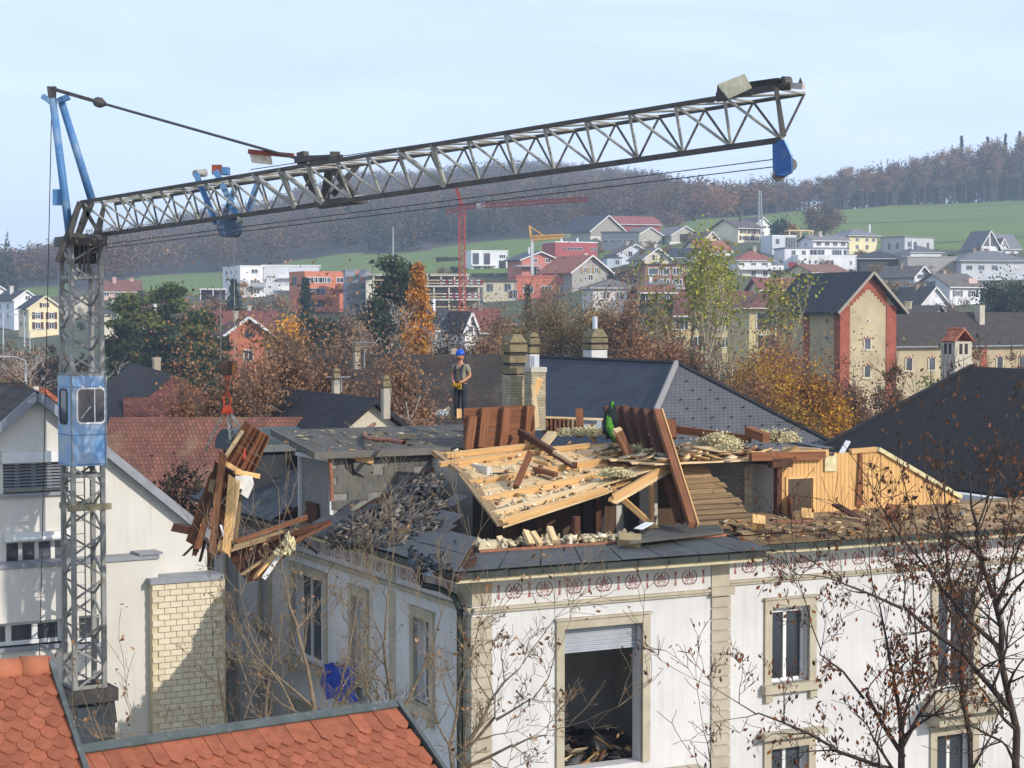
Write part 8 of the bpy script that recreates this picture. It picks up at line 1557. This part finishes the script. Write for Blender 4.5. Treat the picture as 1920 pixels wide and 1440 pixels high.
def tiled(label, ru, rv, Y, x0, x1, rows, right_edge, longtop, ridge, left_edge=None, FS=V((.58, -.815, 0)).normalized()):
    FRd = V((-FS.y, FS.x, 0)); PT = R(31); SD = (FS * math.cos(PT) - Z * math.sin(PT)); FN = FRd.cross(SD).normalized(); FN = FN if FN.z > 0 else -FN; tilt = R(5); fx = FRd
    fy_ = (-SD * math.cos(tilt) - FN * math.sin(tilt)).normalized(); fz = fx.cross(fy_).normalized(); TROT = Matrix((fx, fy_, fz)).transposed().to_euler()
    O = at(ru, rv, Y); o = root('tiled_roof', O, label, 'roof'); P = lambda x, s, h=0: O + FRd * x + SD * s + FN * h
    mb = MB(); mb.prism([P(x0 - .1, 0), P(x1, 0), P(right_edge(rows * te), rows * te), P(x0 - .1, rows * te)], -FN * .12); part('roof_deck', mb, m_dark, o)
    s = (.36 if longtop else .14); r = 0
    while s < rows * te:
        k = 0; x = x0 + (tw_ / 2 if r % 2 else 0)
        while x < right_edge(s - te * .6) - .03:
            if left_edge is None or x > left_edge(s - te): inst('tile', TML if (longtop and r == 0) else TM, P(x + random.uniform(-.003, .003), s - (.36 if (longtop and r == 0) else te * 2.05), .035 + random.uniform(0, .005)), o, rot=TROT)
            x += tw_
        s += te; r += 1
    e0, e1 = P(right_edge(0) + .02, -.02, .05), P(right_edge(rows * te) + .02, rows * te, .05); mb = MB(); mb.beam(e0, e1, .045, .10, FN); part('verge_metal', mb, m_zk, o); mb = MB(); mb.beam(e0 - FN * .16 + FRd * .03, e1 - FN * .16 + FRd * .03, .03, .26, FN); part('verge_board', mb, m_dark, o)
    if ridge == 'cap':
        k = 0; x = x0 - .1
        while x < right_edge(0) - .1: mb = MB(); a, b = P(x, .0, .02), P(min(x + .62, right_edge(0) - .02), .0, .02); mb.tube(a, b, .135, .125, 14); mb.sm = True; part('ridge_tile', mb, M('ridge_clay', '#a8684a', '#985c42', scale=7, rough=.8, rnd=.05), o); x += .6
    else:
        mb = MB(); mb.prism([P(x0 - .2, -.06, .07), P(right_edge(0) + .05, -.06, .07), P(right_edge(0) + .05, .045, .065), P(x0 - .2, .045, .065)], FN * .02); mb.prism([P(x0 - .2, -.06, -.3), P(right_edge(0), -.06, -.3), P(right_edge(0), -.06, .07), P(x0 - .2, -.06, .07)], -SD * .02); part('ridge_flashing', mb, m_zk, o)
    c1 = O + FRd * ((x0 + x1) / 2) + SD * rows * te * .5; mb = MB(); zb = 0; q = [P(x0, .1, -.2), P(right_edge(0) - .15, .1, -.2), P(right_edge(rows * te) - .15, rows * te - .1, -.2), P(x0, rows * te - .1, -.2)]
    mb.add([V((p.x, p.y, 0)) for p in q] + q, [(0, 3, 2, 1), (4, 5, 6, 7), (0, 1, 5, 4), (1, 2, 6, 5), (2, 3, 7, 6), (3, 0, 4, 7)]); part('wall', mb, wallm('#d8d4c8'), o); return o, P
tiled('left foreground roof of orange hexagonal clay tiles with a rounded ridge', 90, 1257, 16.0, -1.35, 0, 16, lambda s: .0 - .0 * s, False, 'cap', None, V((.47, -.88, 0)).normalized())
tiled('right foreground roof of orange hexagonal clay tiles below a grey ridge flashing', 742, 1330, 18.6, -3.75, 0, 14, lambda s: .0, True, 'flash', None)
# ------------------------------------------------------------------ bare trees in front
def fgtree(label, stems, seed, nleaf, leafcols, dep=3, ln=1.5, kids=4, step=.5, ls=.09, up=.3, spread=.8, wood_mat=None, name='bare_tree', hang=False, ground=True, cluster=None, rmin=.0036, dens=1.0):
    rg = np.random.default_rng(seed); segs, tips = [], []; b = at(*stems[0][0][:3]); o = root(name, V((b.x, b.y, 0)), label, 'tree', 'bare trees in front of the villa', local=True); B_ = np.array((b.x, b.y, 0))
    for st in stems:
        P = [np.array(at(u, v, Y)) - B_ for u, v, Y, r in st]; RR = [s[3] * .72 for s in st]
        if ground and st is stems[0]: segs.append((np.array([0, 0, 0.]), P[0], RR[0] * 1.5, RR[0]))
        for i in range(len(P) - 1):
            L_ = np.linalg.norm(P[i + 1] - P[i]); m_ = max(2, int(L_ / step)); prev = P[i]; d = (P[i + 1] - P[i]) / L_
            for k in range(m_):
                f = (k + 1) / m_; q = P[i] + (P[i + 1] - P[i]) * f + rg.normal(size=3) * .03; r0, r1 = RR[i] + (RR[i + 1] - RR[i]) * k / m_, RR[i] + (RR[i + 1] - RR[i]) * f; segs.append((prev, q, r0, r1)); prev = q
                if rg.random() < dens:
                    a = rg.normal(size=3); a -= a.dot(d) * d; a /= np.linalg.norm(a); nd = d * .55 + a * spread + np.array([0, 0, up]); grow(segs, tips, q, nd, ln * rg.uniform(.5, 1.2) * min(1, .35 + r1 * 14), r1 * .5 + .003, dep - 1, rg, up, spread, kids, .13, 4, rmin, .62)
        grow(segs, tips, P[-1], d, ln, RR[-1], dep - 1, rg, up, spread, kids, .13, 4, rmin, .62)
    T = np.array([t[0] for t in tips]); n = int(nleaf * .72); k = rg.integers(0, len(T), n)
    if cluster is not None: cp = np.array(at(*cluster[:3])) - B_; dist = np.linalg.norm((T - cp) * [1, .35, .7], axis=1); pr = np.exp(-(dist / cluster[3]) ** 2) + .16; pr /= pr.sum(); k = rg.choice(len(T), n, p=pr)
    LP_ = T[k] + rg.normal(size=(n, 3)) * [.06, .06, .05] - [0, 0, .06 if hang else 0]; e1 = rg.normal(size=(n, 3)) * (.45 if hang else 1); e1[:, 2] -= 1.0 if hang else 0; e1 /= np.linalg.norm(e1, axis=1)[:, None]; e2 = np.cross(e1, rg.normal(size=(n, 3))); e2 /= np.linalg.norm(e2, axis=1)[:, None]; s = (ls * rg.uniform(.6, 1.4, n))[:, None]
    v = np.stack([LP_ - e1 * s * .5, LP_ - e2 * s * .25 + e1 * s * .05, LP_ + e1 * s * .5, LP_ + e2 * s * .25 + e1 * s * .12], 1).reshape(-1, 3); C_ = np.array([rgb(c) for c in leafcols])[rg.integers(0, len(leafcols), n)] * rg.uniform(.7, 1.3, n)[:, None]
    P, Q, A_, Bb = zip(*segs); vv_, ff_ = tubes(P, Q, A_, Bb, 4); link('branches', npmesh('branches', vv_, ff_, wood_mat or m_twig, smooth=True), V((0, 0, 0)), o)
    lf = link('leaves', npmesh('leaves', v, np.arange(4 * n).reshape(-1, 4), m_leaf, C_), V((0, 0, 0)), o); lf['kind'] = 'stuff'; return o
m_tw2 = M('pale_twigs', '#8c7a62', '#6c5f4d', scale=8, rough=.9); m_tw3 = M('dark_twigs', '#4a3c33', '#352c27', scale=8, rough=.9)
LC = ['#7a5c42', '#86644a', '#5f4634', '#94765a']
fgtree('slim bare tree with pale twigs left of the corner, before the blue tarp', [[(610, 1500, 27, .075), (590, 1330, 27, .05), (560, 1180, 27, .03), (530, 1080, 27, .016)], [(600, 1400, 27, .04), (640, 1280, 27.3, .025), (665, 1150, 27.5, .012)], [(605, 1440, 27, .04), (555, 1340, 26.6, .025), (490, 1230, 26.4, .012)]], 1, 150, LC, 3, 1.3, 5, .42, .07, wood_mat=m_tw2)
fgtree('bare tree with knotty twigs just left of the villa corner', [[(720, 1500, 28, .08), (735, 1350, 28, .05), (722, 1200, 28, .03), (735, 1060, 28, .012)], [(728, 1420, 28, .04), (690, 1290, 28.2, .025), (668, 1160, 28, .012)], [(735, 1380, 28, .04), (790, 1260, 28, .024), (830, 1150, 28, .012)]], 2, 170, LC, 3, 1.3, 5, .4, .07, wood_mat=m_tw2)
fgtree('low bare tree whose branches sweep right before the white front wall', [[(845, 1500, 26, .06), (870, 1400, 26, .04), (915, 1320, 26, .03), (980, 1245, 26, .012)], [(860, 1420, 26, .035), (930, 1350, 25.8, .028), (1000, 1310, 25.6, .014), (1040, 1230, 25.6, .008)], [(850, 1450, 26, .05), (860, 1300, 26.4, .03), (890, 1210, 26.5, .012)], [(870, 1440, 26, .04), (960, 1400, 25.8, .024), (1030, 1370, 25.6, .01)]], 3, 420, LC, 3, 1.1, 5, .36, .085, up=.2, wood_mat=m_tw2)
fgtree('thin bare sapling beside the yellow brick wall', [[(430, 1500, 30, .06), (425, 1350, 30, .035), (400, 1230, 30, .018), (395, 1150, 30, .008)], [(430, 1430, 30, .03), (470, 1300, 30, .018), (440, 1160, 30, .008)]], 4, 90, LC, 3, 1.2, 4, .45, .07, wood_mat=m_tw2)
fgtree('thin bare sapling between the brick wall and the blue tarp', [[(500, 1500, 29, .055), (497, 1360, 29, .035), (515, 1230, 29, .016)], [(498, 1420, 29, .03), (540, 1320, 29, .016), (560, 1230, 29, .008)], [(498, 1400, 29, .03), (400, 1370, 28.6, .014), (260, 1378, 28.4, .006)]], 5, 90, LC, 3, 1.1, 4, .45, .07, wood_mat=m_tw2)
fgtree('bare twiggy bush at the foot of the crane mast', [[(230, 1500, 24, .03), (200, 1420, 24, .018), (170, 1350, 24, .008)], [(235, 1480, 24, .02), (250, 1390, 24, .012), (240, 1310, 24, .005)]], 6, 60, LC, 2, .8, 3, .4, .08, wood_mat=m_tw2)
LR = ['#6a4a36', '#5a3f30', '#7a5238', '#4a352a']
fgtree('big dark tree with hanging dry leaves at the right edge', [[(1912, 1500, 24, .08), (1890, 1300, 24, .065), (1862, 1120, 24, .048), (1836, 1000, 24, .035), (1815, 900, 24, .012)], [(1893, 1330, 24, .06), (1800, 1220, 23.6, .045), (1690, 1140, 23.4, .03), (1560, 1080, 23.2, .012)], [(1880, 1220, 24, .05), (1770, 1110, 24.2, .035), (1690, 1010, 24.3, .02), (1640, 930, 24.3, .01)], [(1866, 1140, 24, .05), (1900, 1050, 24, .025), (1930, 960, 24, .012)], [(1850, 1050, 24, .04), (1770, 1000, 23.8, .02), (1740, 920, 23.8, .008)], [(1870, 1160, 24, .04), (1940, 1060, 23.5, .02)]], 7, 2000, LR, 3, 1.15, 5, .38, .07, up=.1, spread=.85, wood_mat=m_tw3, hang=True, dens=.95)
fgtree('dense rust leaved bush tree before the right wing of the villa', [[(1700, 1520, 25, .085), (1692, 1390, 25, .06), (1672, 1260, 25, .035), (1645, 1130, 25, .014)], [(1695, 1420, 25, .05), (1620, 1310, 25, .03), (1540, 1220, 24.8, .012), (1490, 1090, 24.8, .008)], [(1692, 1400, 25, .05), (1752, 1290, 25, .03), (1790, 1180, 25, .012)], [(1698, 1460, 25, .05), (1560, 1400, 24.6, .03), (1420, 1340, 24.4, .014), (1340, 1290, 24.4, .006)], [(1690, 1380, 25, .04), (1720, 1240, 25.2, .024), (1712, 1100, 25.2, .01)]], 8, 3000, LR + ['#7d4c2c', '#8a5530'], 3, 1.1, 5, .34, .075, up=.2, wood_mat=m_tw3, hang=True, cluster=(1690, 1330, 25, 1.3))
fgtree('thin dark tree whose twigs rise before the black roof', [[(1830, 1500, 26, .06), (1800, 1200, 26, .04), (1775, 980, 26, .02), (1764, 850, 26, .007)], [(1798, 1180, 26, .03), (1730, 1040, 26, .016), (1700, 930, 26, .006)], [(1790, 1100, 26, .03), (1850, 960, 26, .014), (1880, 880, 26, .006)], [(1800, 1200, 26, .03), (1880, 1050, 26, .014), (1915, 900, 26, .006)]], 9, 900, ['#3f332b', '#4f4034', '#5a4638'], 3, .8, 3, .4, .08, up=.45, spread=.55, wood_mat=m_tw3, hang=True)
fgtree('bare twig spray rising alone at the bottom right of the door wall', [[(1345, 1520, 22, .02), (1332, 1430, 22, .012), (1320, 1370, 22, .005)], [(1345, 1500, 22, .014), (1300, 1420, 22, .006)]], 10, 12, LR, 2, .5, 2, .4, .08, wood_mat=m_tw3)
# blue tarpaulin hanging on the side wall
bt = MB(); n, m_ = 10, 8
for i in range(n + 1):
    for j in range(m_ + 1):
        u = 606 + 62 * i / n + 6 * math.sin(j * .9); v = 1242 + 66 * j / m_ + 8 * i / n + 3 * math.sin(i * 1.7); b, z = on_a(u, v, -.25); bt.v.append(ptL(b, .26 + .05 * math.sin(i * 1.9 + j * .7), z))
for i in range(n):
    for j in range(m_): k = i * (m_ + 1) + j; bt.f.append((k, k + 1, k + m_ + 2, k + m_ + 1)); bt.uv.append(None); bt.m.append(0)
bt.sm = True; solo('blue_tarp', bt, M('blue_tarp', '#2f4fb4', '#24409a', rough=.5, scale=4, bump=.5), 'crumpled blue tarpaulin hanging on the side wall of the villa', 'tarp')
# ------------------------------------------------------------------ haze
hm = bpy.data.materials.new('haze'); hm.use_nodes = True; hn_ = hm.node_tree; hn_.nodes.clear(); ho = hn_.nodes.new('ShaderNodeOutputMaterial'); pv = hn_.nodes.new('ShaderNodeVolumePrincipled')
pv.inputs['Color'].default_value = (.64, .79, 1, 1); pv.inputs['Density'].default_value = .00031; pv.inputs['Anisotropy'].default_value = 0.0; hn_.links.new(pv.outputs[0], ho.inputs['Volume'])
hb = MB(); hb.bx(-2400, 2400, -80, 2750, -4, 165); tag(part('haze', hb, hm), kind='stuff')
